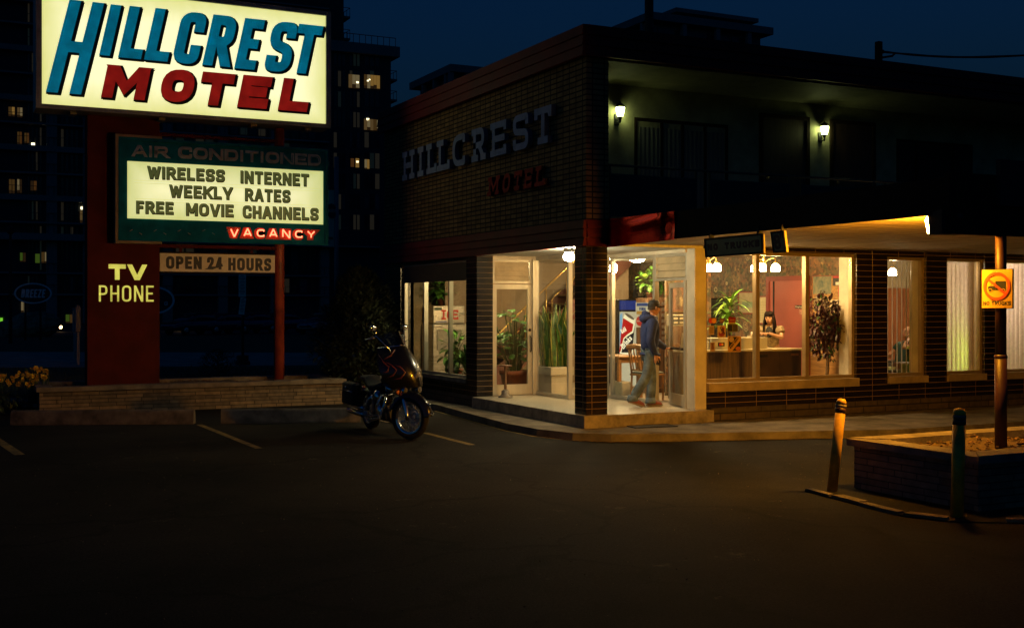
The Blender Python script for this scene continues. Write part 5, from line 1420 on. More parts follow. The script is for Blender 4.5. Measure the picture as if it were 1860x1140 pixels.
# plate and stickers on the staff door
A, B = pt(1445, 560, X=14.46), pt(1458.5, 554, X=14.46)
t = thing('door_plate', 'small black plate lettered in white on the maroon door', 'sign', (14.46, A.y, A.z))
b = MB(); b.box(14.448, 14.4645, B.y-.1, A.y, A.z, B.z); b.build('plate', mBLKM, t)
write('Employee', (14.447, A.y-.015, A.z+.015), -YU, ZU, -XU, .24, .035, .008, .006, M('white_print', (.7, .66, .58), .6), t, one=True, name='lettering')
b = MB(); A, B = pt(1452, 571, X=14.46), pt(1457, 562, X=14.46); b.box(14.456, 14.4645, B.y, A.y, A.z, B.z)
prop('door_sticker', 'small red and white sticker below the black plate on the maroon door', 'sticker', (14.46, A.y, A.z), b, M('red_white_sticker', (.62, .30, .24), .5, var=.6, scale=60))
# ---------------------------------------------------------------- people
mSKIN = M('skin', (.52, .27, .17), .5, var=.1, scale=12)
mSKIN2 = M('warm_skin', (.58, .33, .21), .5, var=.08, scale=12)
mNAVY2 = M('navy_hoodie_cloth', (.018, .030, .115), .85, var=.2, scale=14, bump=.5, bscale=22)
mJEAN = M('blue_denim', (.105, .145, .185), .85, var=.35, scale=9, bump=.6, bscale=16)
mSHOE = M('red_brown_shoe', (.20, .045, .03), .5, var=.2)
mSOLE = M('pale_sole', (.20, .16, .12), .7, var=.1)
mHAIRB = M('dark_hair', (.012, .007, .006), .75, var=.3, scale=20, spec=.15)
def frame(o, ang):
    f = Vector((math.cos(ang), math.sin(ang), 0)); l = Vector((-f.y, f.x, 0)); o = Vector(o)
    return lambda x, y, z: o + f*x + l*y + ZU*z
def hand(mb, wrist, d, palmn, size=1.0, curl=.6, thumb_side=1, mi=0):
    """palm and five bent fingers; d = hand direction, palmn = palm normal (fingers curl towards it)"""
    d = Vector(d).normalized(); n = Vector(palmn); n = (n - d*n.dot(d)).normalized(); s = d.cross(n).normalized()*thumb_side
    w = Vector(wrist); k = size
    bm = bmesh.new(); bmesh.ops.create_cube(bm, size=1)
    mt = Matrix(((s.x, d.x, n.x), (s.y, d.y, n.y), (s.z, d.z, n.z))).to_4x4(); 
    bmesh.ops.scale(bm, vec=(.078*k, .095*k, .028*k), verts=bm.verts)
    for v in bm.verts:
        if v.co.y < 0: v.co.x *= .72
    bmesh.ops.bevel(bm, geom=bm.edges[:], offset=.011*k, segments=2, affect='EDGES', profile=.5)
    mt.translation = w + d*.047*k; bmesh.ops.transform(bm, matrix=mt, verts=bm.verts); mb.addbm(bm, mi, True)
    for i, (off, L) in enumerate(((.029, .070), (.010, .078), (-.010, .073), (-.028, .058))):
        p = w + d*.088*k + s*off*k; pts = [p]; dd = d.copy()
        for seg, fr in enumerate((.42, .32, .26)):
            a = curl*(.55 + .35*seg + .06*i); dd = (dd*math.cos(a) + n*math.sin(a)).normalized()
            n2 = (n - dd*n.dot(dd)); p = p + dd*L*fr*k; pts.append(p.copy())
        mb.tube(pts, [.0095*k, .009*k, .008*k, .0065*k], 6, mi)
    p = w + d*.025*k + s*.034*k; dd = (d*.75 + s*.65 + n*.25).normalized(); p1 = p + dd*.036*k; dd2 = (d*.95 + s*.1 + n*.5*(.4+curl)).normalized()
    mb.tube([p, p1, p1 + dd2*.030*k, p1 + dd2*.052*k], [.013*k, .0115*k, .010*k, .007*k], 6, mi)
def head(mb, c, fwd, up, s=1.0, mi=0, lips=2, eye=1):
    """head mesh joined to the body: skull, jaw, nose, ears, eyes, mouth"""
    f = Vector(fwd).normalized(); u = Vector(up); u = (u - f*u.dot(f)).normalized(); l = u.cross(f).normalized(); c = Vector(c)
    seg, rings = 18, 14; vs = []; fs = []
    for i in range(rings+1):
        ph = math.pi*i/rings; z = -math.cos(ph)
        for k in range(seg):
            t = 2*math.pi*k/seg; x = math.sin(ph)*math.cos(t); y = math.sin(ph)*math.sin(t)
            X = x*.098; Y_ = y*.076; Z_ = z*.122
            if z < -.1:                          # jaw narrows and comes forward
                q = min(1, (-z-.1)/.9); Y_ *= 1 - .28*q; X = X*(1 - .18*q) + .022*q
            if x > .75 and abs(y) < .5: X -= .008*(1 - abs(z))
            vs.append(c + (f*X + l*Y_ + u*Z_)*s)
    for i in range(rings):
        for k in range(seg):
            k2 = (k+1) % seg; fs.append((i*seg+k, i*seg+k2, (i+1)*seg+k2, (i+1)*seg+k))
    mb.add(vs, fs, mi, True)
    P = lambda x, y, z: c + (f*x + l*y + u*z)*s
    mb.tube([P(.088, 0, .02), P(.098, 0, -.005), P(.112, 0, -.030), P(.094, 0, -.040)], [.008*s, .010*s, .0135*s, .010*s], 7, mi)
    for sy in (-1, 1):
        mb.sphere(P(.084, sy*.030, .008), .0125*s, .0125*s, .0085*s, 8, 6, eye)
        mb.tube([P(.085, sy*.012, .028), P(.090, sy*.028, .033), P(.080, sy*.046, .027)], .0045*s, 5, eye)
        mb.tube([P(.0, sy*.074, -.025), P(-.012, sy*.086, .0), P(-.008, sy*.085, .025), P(.008, sy*.077, .02)], [.008*s, .011*s, .011*s, .006*s], 6, mi)
    mb.tube([P(.088, -.022, -.058), P(.094, 0, -.056), P(.088, .022, -.058)], [.004*s, .0075*s, .004*s], 6, lips)
    mb.tube([P(.084, -.018, -.066), P(.090, 0, -.067), P(.084, .018, -.066)], [.004*s, .007*s, .004*s], 6, lips)
mLIP = M('lips', (.34, .09, .07), .4, var=0); mEYE = M('dark_eye', (.02, .014, .012), .2, var=0)

# --- man entering
O = Vector((10.455, 16.08, ZF)); W = frame(O, R(-13))
man = thing('person', 'man in a navy hoodie, black cap and jeans walking in through the glass door', 'person', O)
J = {
 'pel': (0, 0, .90), 'wst': (-.01, 0, 1.04), 'chs': (.0, 0, 1.24), 'nkb': (.015, 0, 1.42), 'nk': (.04, 0, 1.48), 'hd': (.06, .01, 1.53),
 'shR': (-.01, -.19, 1.375), 'elR': (-.085, -.245, 1.09), 'wrR': (.015, -.235, .855),
 'shL': (.02, .19, 1.375), 'elL': (.17, .30, 1.12), 'wrL': (.42, .30, 1.055),
 'hpR': (-.01, -.095, .86), 'knR': (-.09, -.10, .50), 'anR': (-.33, -.10, .145),
 'hpL': (.01, .095, .86), 'knL': (.075, .10, .47), 'anL': (.05, .10, .085)}
J = {k: W(*v) for k, v in J.items()}
tip = Vector(PUSH) + DOORD*.17; J['wrL'] = tip + Vector((-.095, -.05, -.01)); J['elL'] = J['shL'].lerp(J['wrL'], .5) + Vector((0, .05, -.09))
def bod(keys, rs): return [(k, J[k], r_) for k, r_ in zip(keys, rs)]
bm = skin([bod(('pel', 'wst', 'chs', 'nkb', 'nk', 'hd'), (.10, .10, .11, .065, .052, .055)), bod(('nkb', 'shR', 'elR', 'wrR'), (.065, .055, .042, .030)), bod(('nkb', 'shL', 'elL', 'wrL'), (.065, .055, .042, .030)),
           bod(('pel', 'hpR', 'knR', 'anR'), (.10, .075, .055, .04)), bod(('pel', 'hpL', 'knL', 'anL'), (.10, .075, .055, .04))])
mb = MB(); mb.addbm(bm, 0, True)
ff = (W(1, .18, 0) - W(0, 0, 0)); head(mb, W(.075, .01, 1.605), ff, ZU, 1.0, 0)
hand(mb, J['wrR'], W(.10, .0, -1) - W(0, 0, 0), W(.5, .9, 0) - W(0, 0, 0), 1.0, .55, 1)
dv = (tip - J['wrL']); hand(mb, J['wrL'] + dv*.1, dv, Vector((.2, -.2, -1)), .95, .75, -1)
mb.build('body', [mSKIN, mEYE, mLIP], man)
bm = skin([bod(('pel', 'wst', 'chs', 'nkb'), (.158, .155, (.175, .14), (.10, .09))), bod(('chs', 'shR', 'elR', 'wrR'), ((.175, .14), .095, .075, .052)), bod(('chs', 'shL', 'elL', 'wrL'), ((.175, .14), .095, .072, .050))])
mb = MB(); mb.addbm(bm, 0, True)
# hood bunched on the shoulders, hem
mb.tube([W(.09, -.075, 1.44), W(-.02, -.115, 1.455), W(-.10, -.06, 1.45), W(-.115, .0, 1.44), W(-.10, .06, 1.45), W(-.02, .115, 1.455), W(.09, .075, 1.44)], [.035, .052, .066, .070, .066, .052, .035], 9)
mb.tube([W(-.03, -.05, 1.50), W(-.09, 0, 1.52), W(-.03, .05, 1.50)], [.045, .055, .045], 8)
mb.tube([W(.02, -.16, .86), W(.135, -.08, .855), W(.135, .08, .855), W(.02, .16, .86), W(-.12, .09, .865), W(-.12, -.09, .865), W(.02, -.16, .86)], .026, 7)
mb.tube([J['wrR'] + ZU*.035, J['wrR'] + ZU*.0], .052, 9); 
mb.build('hoodie', mNAVY2, man)
bm = skin([bod(('pel', 'hpR', 'knR', 'anR'), (.118, .108, .088, .085)), bod(('pel', 'hpL', 'knL', 'anL'), (.118, .106, .086, .082))])
mb = MB(); mb.addbm(bm, 0, True)
for a_ in ('anR', 'anL'): mb.tube([J[a_] + ZU*.06, J[a_] - ZU*.005, J[a_] - ZU*.035], [.08, .088, .090], 10)
mb.build('jeans', mJEAN, man)
def shoe(par, heel, toe, w=.048):
    heel = Vector(heel); toe = Vector(toe); d = toe - heel
    mb = MB(); mb.tube([heel - d*.04 + ZU*.045, heel + d*.12 + ZU*.06, heel + d*.35 + ZU*.062, heel + d*.62 + ZU*.045, heel + d*.86 + ZU*.032, toe + ZU*.026], [.030, .046, .052, .048, .042, .020], 10)
    s_ = mb.build('shoe', mSHOE, par)
    mb = MB(); sd = d.cross(ZU).normalized(); pr = []
    for t_, k in ((-.06, .6), (.1, .95), (.35, .85), (.65, 1.05), (.9, .8), (1.05, .3)): pr.append((t_, k))
    lo = [heel + d*t_ + sd*w*k for t_, k in pr] + [heel + d*t_ - sd*w*k for t_, k in pr[::-1]]
    mb.prism([p + ZU*.004 for p in lo], (0, 0, 0), (0, 0, .024)); mb.build('sole', mSOLE, s_)
shoe(man, J['anR'] + W(-.055, 0, -.07) - W(0, 0, 0), W(-.13, -.105, .004)); shoe(man, J['anL'] + W(-.05, 0, -.083) - W(0, 0, 0), W(.25, .115, .002))
# cap
mb = MB(); hc = W(.075, .01, 1.625); ux_ = ff.normalized(); uy_ = ZU.cross(ux_)
mt = Matrix(((ux_.x, uy_.x, 0), (ux_.y, uy_.y, 0), (0, 0, 1)))
mb.lathe([(.101, -.005), (.105, .025), (.102, .06), (.085, .098), (.05, .118), (0, .122)], hc, 18, axis=mt @ Matrix.Diagonal((1.0, .84, 1.0)))
vs = [hc + ux_*(.085 + .095*math.cos(a)) + uy_*.078*math.sin(a) + ZU*(.012 - .022*math.cos(a)) for a in [R(-90 + 15*k) for k in range(13)]]
mb.prism(vs, (0, 0, 0), (0, 0, .009)); mb.tube([hc + ZU*.122, hc + ZU*.13], .012, 8)
mb.build('cap', mBLKM, man)
mb = MB(); mb.lathe([(.100, -.03), (.103, .01)], W(.062, .01, 1.61), 16, axis=mt @ Matrix.Diagonal((.92, .80, 1.0))); 
mb.build('hair', M('short_brown_hair', (.06, .035, .022), .8, var=.2), man)
ph = J['wrR'] + W(.05, .0, -.10) - W(0, 0, 0)
mb = MB(); mb.mbox(Matrix.Translation(ph) @ Matrix.Rotation(R(12), 4, 'Y'), .075, .022, .13, .008); o = mb.build('wallet', mBLACK); rebase(o, ph); _props(o, 'black wallet held in the walking man\'s lowered hand', 'wallet', None, None)

# --- woman at the counter
O = pt(1400, 700, Y=16.78); O.z = ZF+.035; W = frame(O, R(-148))
wom = thing('person', 'woman with long dark hair leaning her forearms on the reception counter', 'person', O)
zh = 1.395
J = {'pel': (-.12, 0, .84), 'wst': (-.08, 0, 1.0), 'chs': (-.02, 0, 1.12), 'nkb': (.02, 0, 1.235), 'nk': (.03, 0, 1.29), 'hd': (.045, 0, 1.33),
 'shR': (.0, -.165, 1.20), 'elR': (.17, -.235, 1.06), 'wrR': (.30, -.06, 1.13), 'shL': (.0, .165, 1.20), 'elL': (.13, .26, 1.04), 'wrL': (.30, .06, 1.13),
 'hpR': (-.12, -.085, .80), 'knR': (-.10, -.09, .45), 'anR': (-.14, -.09, .08), 'hpL': (-.12, .085, .80), 'knL': (-.10, .09, .45), 'anL': (-.14, .09, .08), 'toR': (.05, -.09, .03), 'toL': (.05, .09, .03)}
J = {k: W(*v) for k, v in J.items()}
bm = skin([bod(('pel', 'wst', 'chs', 'nkb', 'nk', 'hd'), (.12, .10, .11, .06, .045, .05)), bod(('nkb', 'shR', 'elR', 'wrR'), (.06, .048, .036, .026)), bod(('nkb', 'shL', 'elL', 'wrL'), (.06, .048, .036, .026)),
           bod(('pel', 'hpR', 'knR', 'anR', 'toR'), (.12, .08, .055, .038, .03)), bod(('pel', 'hpL', 'knL', 'anL', 'toL'), (.12, .08, .055, .038, .03))])
mb = MB(); mb.addbm(bm, 0, True); fd = W(1, 0, -.05) - W(0, 0, 0); hc = W(.06, 0, zh); head(mb, hc, fd, ZU, .98, 0)
hand(mb, J['wrR'], W(.55, .8, -.1) - W(0, 0, 0), Vector((0, 0, -1)), .9, .4, -1); hand(mb, J['wrL'], W(.6, -.7, -.05) - W(0, 0, 0), Vector((0, 0, -1)), .9, .4, 1)
mb.build('body', [mSKIN2, mEYE, mLIP], wom)
bm = skin([bod(('pel', 'wst', 'chs', 'nkb'), (.14, .118, (.135, .125), .07)), bod(('chs', 'shR'), ((.135, .125), .085)), bod(('chs', 'shL'), ((.135, .125), .085))])
mb = MB(); mb.addbm(bm, 0, True)
for sgn, k in ((-1, 'R'), (1, 'L')): mb.tube([J['sh'+k] + ZU*.02, J['sh'+k].lerp(J['el'+k], .30), J['sh'+k].lerp(J['el'+k], .5)], [.07, .082, .062], 10)
mb.build('blouse', M('cream_flowered_blouse', (.52, .42, .26), .8, var=.55, scale=22, col2=(.16, .11, .07)), wom)
mb = MB(); mb.sphere(W(.085, 0, 1.14), .05, .09, .10, 12, 8); mb.build('black_top', mBLKM, wom)
mb = MB(); mb.tube([J['hpR'] , J['knR'], J['anR']], [.10, .075, .055], 10); mb.tube([J['hpL'], J['knL'], J['anL']], [.10, .075, .055], 10); mb.build('trousers', mBLKM, wom)
# long straight hair with a fringe
mb = MB(); f = fd.normalized(); l_ = ZU.cross(f).normalized(); P = lambda x, y, z: hc + f*x + l_*y + ZU*z
vs = []; fs = []; seg = 20; rows = [(.0, 1.0, .128), (.06, .97, .105), (.095, .9, .06), (.108, .86, .0), (.108, .86, -.08), (.105, .9, -.16), (.10, .95, -.24), (.09, 1.0, -.31)]
for j, (r_, e, z) in enumerate(rows):
    for k in range(seg+1):
        a = R(52 + (256)*k/seg) if j > 2 else R(360*k/seg)
        wv = 1 + .04*math.sin(k*2.3 + j)
        vs.append(P(r_*1.02*wv*math.cos(a) - .012, r_*e*wv*math.sin(a), z))
for j in range(len(rows)-1):
    for k in range(seg): fs.append((j*(seg+1)+k, j*(seg+1)+k+1, (j+1)*(seg+1)+k+1, (j+1)*(seg+1)+k))
mb.add(vs, fs, 0, True)
for k in range(9):
    y = -.06 + .015*k; mb.tube([P(.05, y*.8, .115), P(.098 - abs(y)*.35, y*1.05, .075), P(.104 - abs(y)*.55, y*1.15, .036)], [.012, .013, .006], 6)
for sg in (-1, 1):
    for k in range(5):
        mb.tube([P(.055 - .01*k, sg*(.070 + .004*k), .05), P(.05 - .012*k, sg*(.086 + .004*k), -.05), P(.045 - .012*k, sg*(.09 + .006*k), -.16), P(.04 - .01*k, sg*(.085 + .006*k), -.29)], [.012, .018, .018, .006], 6)
mb.build('hair', mHAIRB, wom)

# --- man resting in the lounge
O = pt(1627, 690, Y=16.55); O.z = ZF
W = frame(O, R(178))
sit = thing('person', 'bald man in a dark green shirt reclining behind the vertical blinds, hand to his chin', 'person', O)
J = {'pel': (-.10, 0, .46), 'wst': (-.20, 0, .62), 'chs': (-.30, 0, .80), 'nkb': (-.36, 0, .96), 'nk': (-.35, 0, 1.02), 'hd': (-.33, 0, 1.06),
 'shR': (-.32, .19, .91), 'elR': (.02, .22, .86), 'wrR': (-.20, .12, 1.03), 'shL': (-.32, -.19, .91), 'elL': (-.08, -.27, .70), 'wrL': (.17, -.20, .70),
 'hpR': (-.08, .10, .45), 'knR': (.38, .14, .52), 'anR': (.55, .14, .10), 'hpL': (-.08, -.10, .45), 'knL': (.38, -.12, .56), 'anL': (.70, -.06, .50), 'toR': (.72, .14, .04), 'toL': (.82, -.06, .62)}
J = {k: W(*v) for k, v in J.items()}
bm = skin([bod(('pel', 'wst', 'chs', 'nkb', 'nk', 'hd'), (.13, .12, .13, .07, .055, .058)), bod(('nkb', 'shR', 'elR', 'wrR'), (.07, .06, .046, .032)), bod(('nkb', 'shL', 'elL', 'wrL'), (.07, .06, .046, .032)),
           bod(('pel', 'hpR', 'knR', 'anR', 'toR'), (.12, .09, .06, .042, .03)), bod(('pel', 'hpL', 'knL', 'anL', 'toL'), (.12, .09, .06, .042, .03))])
mb = MB(); mb.addbm(bm, 0, True); head(mb, W(-.29, 0, 1.13), W(1, -.15, .25) - W(0, 0, 0), ZU, 1.0, 0)
hand(mb, J['wrR'], W(-.3, -.45, .3) - W(0, 0, 0), W(-1, 0, .3) - W(0, 0, 0), .95, .5, -1); hand(mb, J['wrL'], W(1, .1, -.1) - W(0, 0, 0), Vector((0, 0, -1)), .95, .4, 1)
mb.build('body', [mSKIN, mEYE, mLIP], sit)
mTEE = M('dark_green_shirt', (.022, .065, .058), .8, var=.2, scale=10)
bm = skin([bod(('pel', 'wst', 'chs', 'nkb'), (.165, .165, .175, .085)), bod(('chs', 'shR'), (.175, .10)), bod(('chs', 'shL'), (.175, .10))])
mb = MB(); mb.addbm(bm, 0, True)
for k in 'RL': mb.tube([J['sh'+k], J['sh'+k].lerp(J['el'+k], .3), J['sh'+k].lerp(J['el'+k], .55)], [.08, .085, .075], 10)
mb.build('shirt', mTEE, sit)
bm = skin([bod(('pel', 'hpR', 'knR', 'anR'), (.16, .11, .085, .07)), bod(('pel', 'hpL', 'knL', 'anL'), (.16, .11, .085, .07))])
mb = MB(); mb.addbm(bm, 0, True); mb.build('trousers', M('dark_trousers', (.04, .03, .025), .85, var=.2), sit)
# his armchair
ch = thing('armchair', 'brown armchair under the reclining man in the lounge', 'armchair', O)
mARM = M('brown_leather', (.10, .04, .022), .5, var=.25, scale=6)
rot = Matrix.Rotation(R(178), 4, 'Z')
def ab(name, x, y, z, sx, sy, sz, tilt=0):
    m = MB(); m.mbox(Matrix.Translation(W(x, y, z)) @ rot @ Matrix.Rotation(R(tilt), 4, 'Y'), sx, sy, sz, .05); m.build(name, mARM, ch)
ab('seat', .02, 0, .21, .66, .58, .25, -4); ab('backrest', -.56, 0, .60, .20, .64, .85, -22); ab('armrest', .0, .38, .32, .74, .16, .58); ab('armrest', .0, -.38, .32, .74, .16, .58)
b = MB(); b.mbox(Matrix.Translation(W(.75, 0, .24)) @ rot, .34, .5, .10, .03); b.mbox(Matrix.Translation(W(.55, 0, .16)) @ rot, .2, .3, .06, .01); b.build('footrest', mARM, ch)
c = pt(1623, 684, Y=16.1); t = thing('coffee_table', 'low dark table with a pale stack of papers behind the open blinds', 'table', (c.x, 16.3, ZF))
b = MB(); b.bbox(c.x-.40, c.x+.12, 16.0, 16.6, .74, .78, .008); b.build('table_top', mDARKW, t)
for xx in (c.x-.34, c.x+.06):
    for yy in (16.05, 16.55):
        b = MB(); b.bbox(xx-.025, xx+.025, yy-.025, yy+.025, ZF, .739, .005); b.build('leg', mDARKW, t)
b = MB(); b.mbox(Matrix.Translation((c.x-.05, 16.2, .805)) @ Matrix.Rotation(.3, 4, 'Z'), .24, .2, .045); prop('paper_stack', 'pale stack of papers lying on the low dark lounge table', 'papers', (c.x-.05, 16.2, .78), b, mPAP)

# ---------------------------------------------------------------- vertical blinds
def vblind(name, lab, x0, x1, n, ang, wid, mat, y=FY+.28):
    t = thing(name, lab, 'blinds', ((x0+x1)/2, y, 2.75), 'vertical blinds in the lounge windows')
    b = MB(); b.box(x0, x1, y-.03, y+.03, 2.75, 2.79); b.build('head_rail', mBLINDE, t)
    for k in range(n):
        x = x0 + .03 + (x1-x0-.06)*k/(n-1); c_, s_ = math.cos(ang), math.sin(ang)
        bw_ = .012 if ang < 0 else .003
        b = MB(); m = 4; vs = []
        for j in range(m+1):
            u = (j/m-.5)*wid; bow = bw_*(1-(2*j/m-1)**2)
            for z in (.76, 2.745): vs.append((x + u*c_ - bow*s_, y + u*s_ + bow*c_, z))
        b.add(vs, [(2*j, 2*j+2, 2*j+3, 2*j+1) for j in range(m)], 0, True); b.build('slat', mat, t)
xa, xb = WB[0]
vblind('vertical_blinds', 'open white vertical blinds in front of the reclining man', xa+.02, pt(1664, 600, Y=FY+.3).x, 9, R(61), .07, mBLINDE)
b = MB(); q0 = pt(1664, 600, Y=FY+.32).x
for k in range(6): b.prism([(q0+.02+k*.035, FY+.30+.02*(k % 2), .7), (q0+.055+k*.035, FY+.30+.02*((k+1) % 2), .7), (q0+.055+k*.035, FY+.30+.02*((k+1) % 2), 2.8), (q0+.02+k*.035, FY+.30+.02*(k % 2), 2.8)], (0, 0, 0), (0, .006, 0))
o = b.build('curtain', M('beige_curtain', (.42, .34, .25), .8, var=.15, scale=8)); rebase(o, (q0+.1, FY+.3, .7)); _props(o, 'beige curtain gathered at the right of the open blinds', 'curtain', None, None)
xa, xb = WB[1]
vblind('vertical_blinds', 'closed patterned vertical blinds in the narrow window with the green glow', xa+.02, xb-.02, 9, R(-24), .085, mBLIND)
xa, xb = WB[2]
vblind('vertical_blinds', 'closed patterned vertical blinds right of the canopy post', xa+.02, xb-.02, 14, R(-24), .085, mBLIND)
# green glowing table lamp behind the closed blinds
c = pt(1760, 645, Y=FY+.58)
t = thing('green_lamp', 'lamp glowing green behind the lower half of the closed blinds', 'table lamp', (c.x, c.y, .74))
b = MB(); b.lathe([(.08, -.30), (.08, -.28), (.02, -.26), (.02, -.1), (0, -.1)], c, 12); b.build('base', mBRASS, t)
b = MB(); b.lathe([(.09, .10), (.14, -.10), (.0, -.10)], c, 14); b.build('lamp_shade', glow('green_shade_glow', (.62, 1.0, .05), 42), t)
b = MB(); b.bbox(c.x-.25, c.x+.25, c.y-.2, c.y+.2, c.z-.36, c.z-.305, .01); b.bbox(c.x-.2, c.x+.2, c.y-.15, c.y+.15, ZF, c.z-.361, .01); o = b.build('side_cabinet', mDARKW); rebase(o, (c.x, c.y, ZF)); _props(o, 'low dark cabinet under the green lamp behind the blinds', 'cabinet', None, None)

# ---------------------------------------------------------------- plants in the office
c = pt(1322, 600, Y=16.55); c = Vector((c.x, 16.55, zc+.001))
t = thing('dracaena', 'arching long leaved green plant behind the stickered office window', 'potted plant', c)
b = MB(); pot(b, c, .085, .13); b.build('pot', [mTERRA, mSOIL], t)
lf = MB(); st = MB(); tops = [c + Vector((.0, .02, .62)), c + Vector((-.05, -.02, .44)), c + Vector((.05, .0, .84))]
for q in tops: st.tube([c + ZU*.11, c.lerp(q, .5) + Vector((.01, 0, .03)), q], .014, 6)
for q in tops:
    for k in range(26):
        a = rnd.uniform(0, 6.283); blade(lf, q - ZU*rnd.uniform(0, .12), Vector((math.cos(a), math.sin(a), rnd.uniform(.1, 1.8))), ZU, rnd.uniform(.36, .62), .062, rnd.uniform(.5, 1.1), rnd.randrange(2), 6)
lf.build('foliage', [mLEAFL, mLEAF], t); st.build('stems', mBARK, t)
c = pt(1501, 700, Y=15.92); c = Vector((c.x, 15.92, ZF))
t = thing('ficus_tree', 'small indoor tree with dark maroon leaves in the right office window', 'indoor tree', c)
b = MB(); pot(b, c, .17, .30); b.build('pot', [mTERRA, mSOIL], t)
st = MB(); lf = MB()
trunk = [c + Vector((0, 0, .27)), c + Vector((.02, .0, .52)), c + Vector((.05, .02, .72)), c + Vector((.0, .01, 1.1)), c + Vector((-.02, 0, 1.72))]
st.tube(trunk, [.030, .028, .026, .02, .012], 8)
for k in range(90):
    d = sph(rnd); rr = rnd.uniform(.35, 1.0); e = c + Vector((d.x*.36*rr, d.y*.34*rr, 1.30 + d.z*.60*rr)); b0 = trunk[2].lerp(trunk[4], max(0, min(1, (e.z - c.z - .78)/.95)))
    st.tube([b0, b0.lerp(e, .5) + ZU*.02, e], [.007, .005, .003], 5, cap=False)
    for j in range(20):
        q = e + sph(rnd)*.075
        blade(lf, q, sph(rnd) + Vector((0, 0, -.6)), ZU, rnd.uniform(.055, .10), .040, .5, rnd.choice((0, 0, 0, 0, 0, 0, 1)), 3)
lf.build('foliage', [mLEAFM, mLEAFD, mLEAFL], t); st.build('trunk', mBARK, t)

# ---------------------------------------------------------------- stickers on the glass
def card(name, lab, plane, pxa, pya, pxb, pyb, mat, cat='sticker', e=.004):
    """flat sticker stuck on a glass plane: ('X', x) or ('Y', y)"""
    kw = {plane[0]: plane[1]}; A = pt(pxa, pyb, **kw); B = pt(pxb, pya, **kw)
    t = thing(name, lab, cat, (A + B)/2)
    ux = XU if plane[0] == 'Y' else -YU; un = -YU if plane[0] == 'Y' else -XU
    w = abs((B - A).dot(ux)); h = B.z - A.z
    def place(u, v, z): return A + ux*(u*w) + ZU*(v*h) + un*z
    def shape(pts_, m, nm, lvl, par=None):
        b = MB(); b.prism([place(u, v, .001 + lvl*.003) for u, v in pts_], (0, 0, 0), un*.002); return b.build(nm, m, par or t)
    bk = shape([(0, 0), (1, 0), (1, 1), (0, 1)], mat, 'backing', 0)
    return t, bk, shape, place, ux, un, w, h
mSW = M('sticker_white', (.68, .68, .62), .5, var=.04); mSB = M('sticker_blue', (.03, .07, .30), .5, var=.05); mSG = M('sticker_gold', (.50, .30, .06), .5, var=.05)
mSR = M('sticker_red', (.58, .045, .03), .5, var=.05); mSO = M('sticker_orange', (.75, .33, .05), .5, var=.05); mSTAN = M('sticker_tan', (.42, .27, .12), .6, var=.1)
def circ(cx, cy, rx, ry, n=20): return [(cx + rx*math.cos(2*math.pi*k/n), cy + ry*math.sin(2*math.pi*k/n)) for k in range(n)]
t, bk, shape, place, ux, un, w, h = card('card_sign', 'white card sign with a blue bar and a gold bar on the lobby glass', ('X', xg-.075), 1155, 549, 1178.5, 571.2, mSW, 'card sign')
shape([(.08, .70), (.93, .70), (.93, .95), (.08, .95)], mSB, 'blue_bar', 1, bk); shape([(.08, .03), (.93, .03), (.93, .29), (.08, .29)], mSG, 'gold_bar', 1, bk)
write('VISA', place(.26, .36, .006), ux, ZU, un, w*.52, h*.24, .018, .008, mSB, bk, shear=.2, depth=.001)
t, bk, shape, place, ux, un, w, h = card('card_sign', 'white card sign with overlapping red and orange discs behind the man\'s hood', ('X', xg-.075), 1155, 571.8, 1178.5, 594, mSW, 'card sign')
shape(circ(.66, .5, .30, .40), mSO, 'orange_disc', 1, bk); shape(circ(.36, .5, .31, .40), mSR, 'red_disc', 2, bk)
write('MasterCard'.upper()[:6], place(.12, .44, .009), ux, ZU, un, w*.76, h*.13, .009, .006, mSW, bk, depth=.001, one=True, name='lettering')
t, bk, shape, place, ux, un, w, h = card('card_sign', 'small blue card sticker partly hidden behind the man\'s elbow', ('X', xg-.075), 1166, 617, 1178, 633, M('sticker_bright_blue', (.05, .22, .50), .5), 'card sign')
shape([(.1, .35), (.9, .45), (.9, .62), (.1, .55)], mSW, 'white_stripe', 1, bk)
t, bk, shape, place, ux, un, w, h = card('card_sign', 'small blue and white card sticker below the man\'s elbow', ('X', xg-.075), 1166, 635, 1178, 649, M('sticker_bright_blue', (.05, .22, .50), .5), 'card sign')
shape([(.15, .2), (.85, .2), (.85, .45), (.15, .45)], mSW, 'white_stripe', 1, bk)
YG = FY+.005
t, bk, shape, place, ux, un, w, h = card('glass_sticker', 'red and orange disc emblem sticker left on the office window', ('Y', YG), 1287, 577, 1301, 587.5, M('sticker_dark_gold', (.22, .09, .03), .5), 'sticker')
shape(circ(.33, .5, .30, .44), mSR, 'red_disc', 1, bk); shape(circ(.66, .5, .30, .44), mSO, 'orange_disc', 2, bk)
t, bk, shape, place, ux, un, w, h = card('glass_sticker', 'plain tan sticker below the red and orange disc emblem', ('Y', YG), 1287.3, 591, 1297, 607.8, mSTAN, 'sticker')
for k in range(6): shape([(.15, .2+k*.11), (.85, .2+k*.11), (.85, .23+k*.11), (.15, .23+k*.11)], mBRNM, 'text_line', 1, bk)
t, bk, shape, place, ux, un, w, h = card('glass_sticker', 'cream sticker with a maroon emblem above the counter ledge', ('Y', YG), 1303, 590.8, 1318, 613.5, M('sticker_cream', (.52, .36, .18), .6, var=.06), 'sticker')
shape([(.12, .45), (.22, .5), (.3, .35), (.55, .42), (.5, .8), (.62, .9), (.85, .82), (.8, .5), (.92, .35), (.7, .14), (.4, .1), (.15, .22)], M('sticker_maroon', (.28, .03, .04), .5), 'emblem', 1, bk)
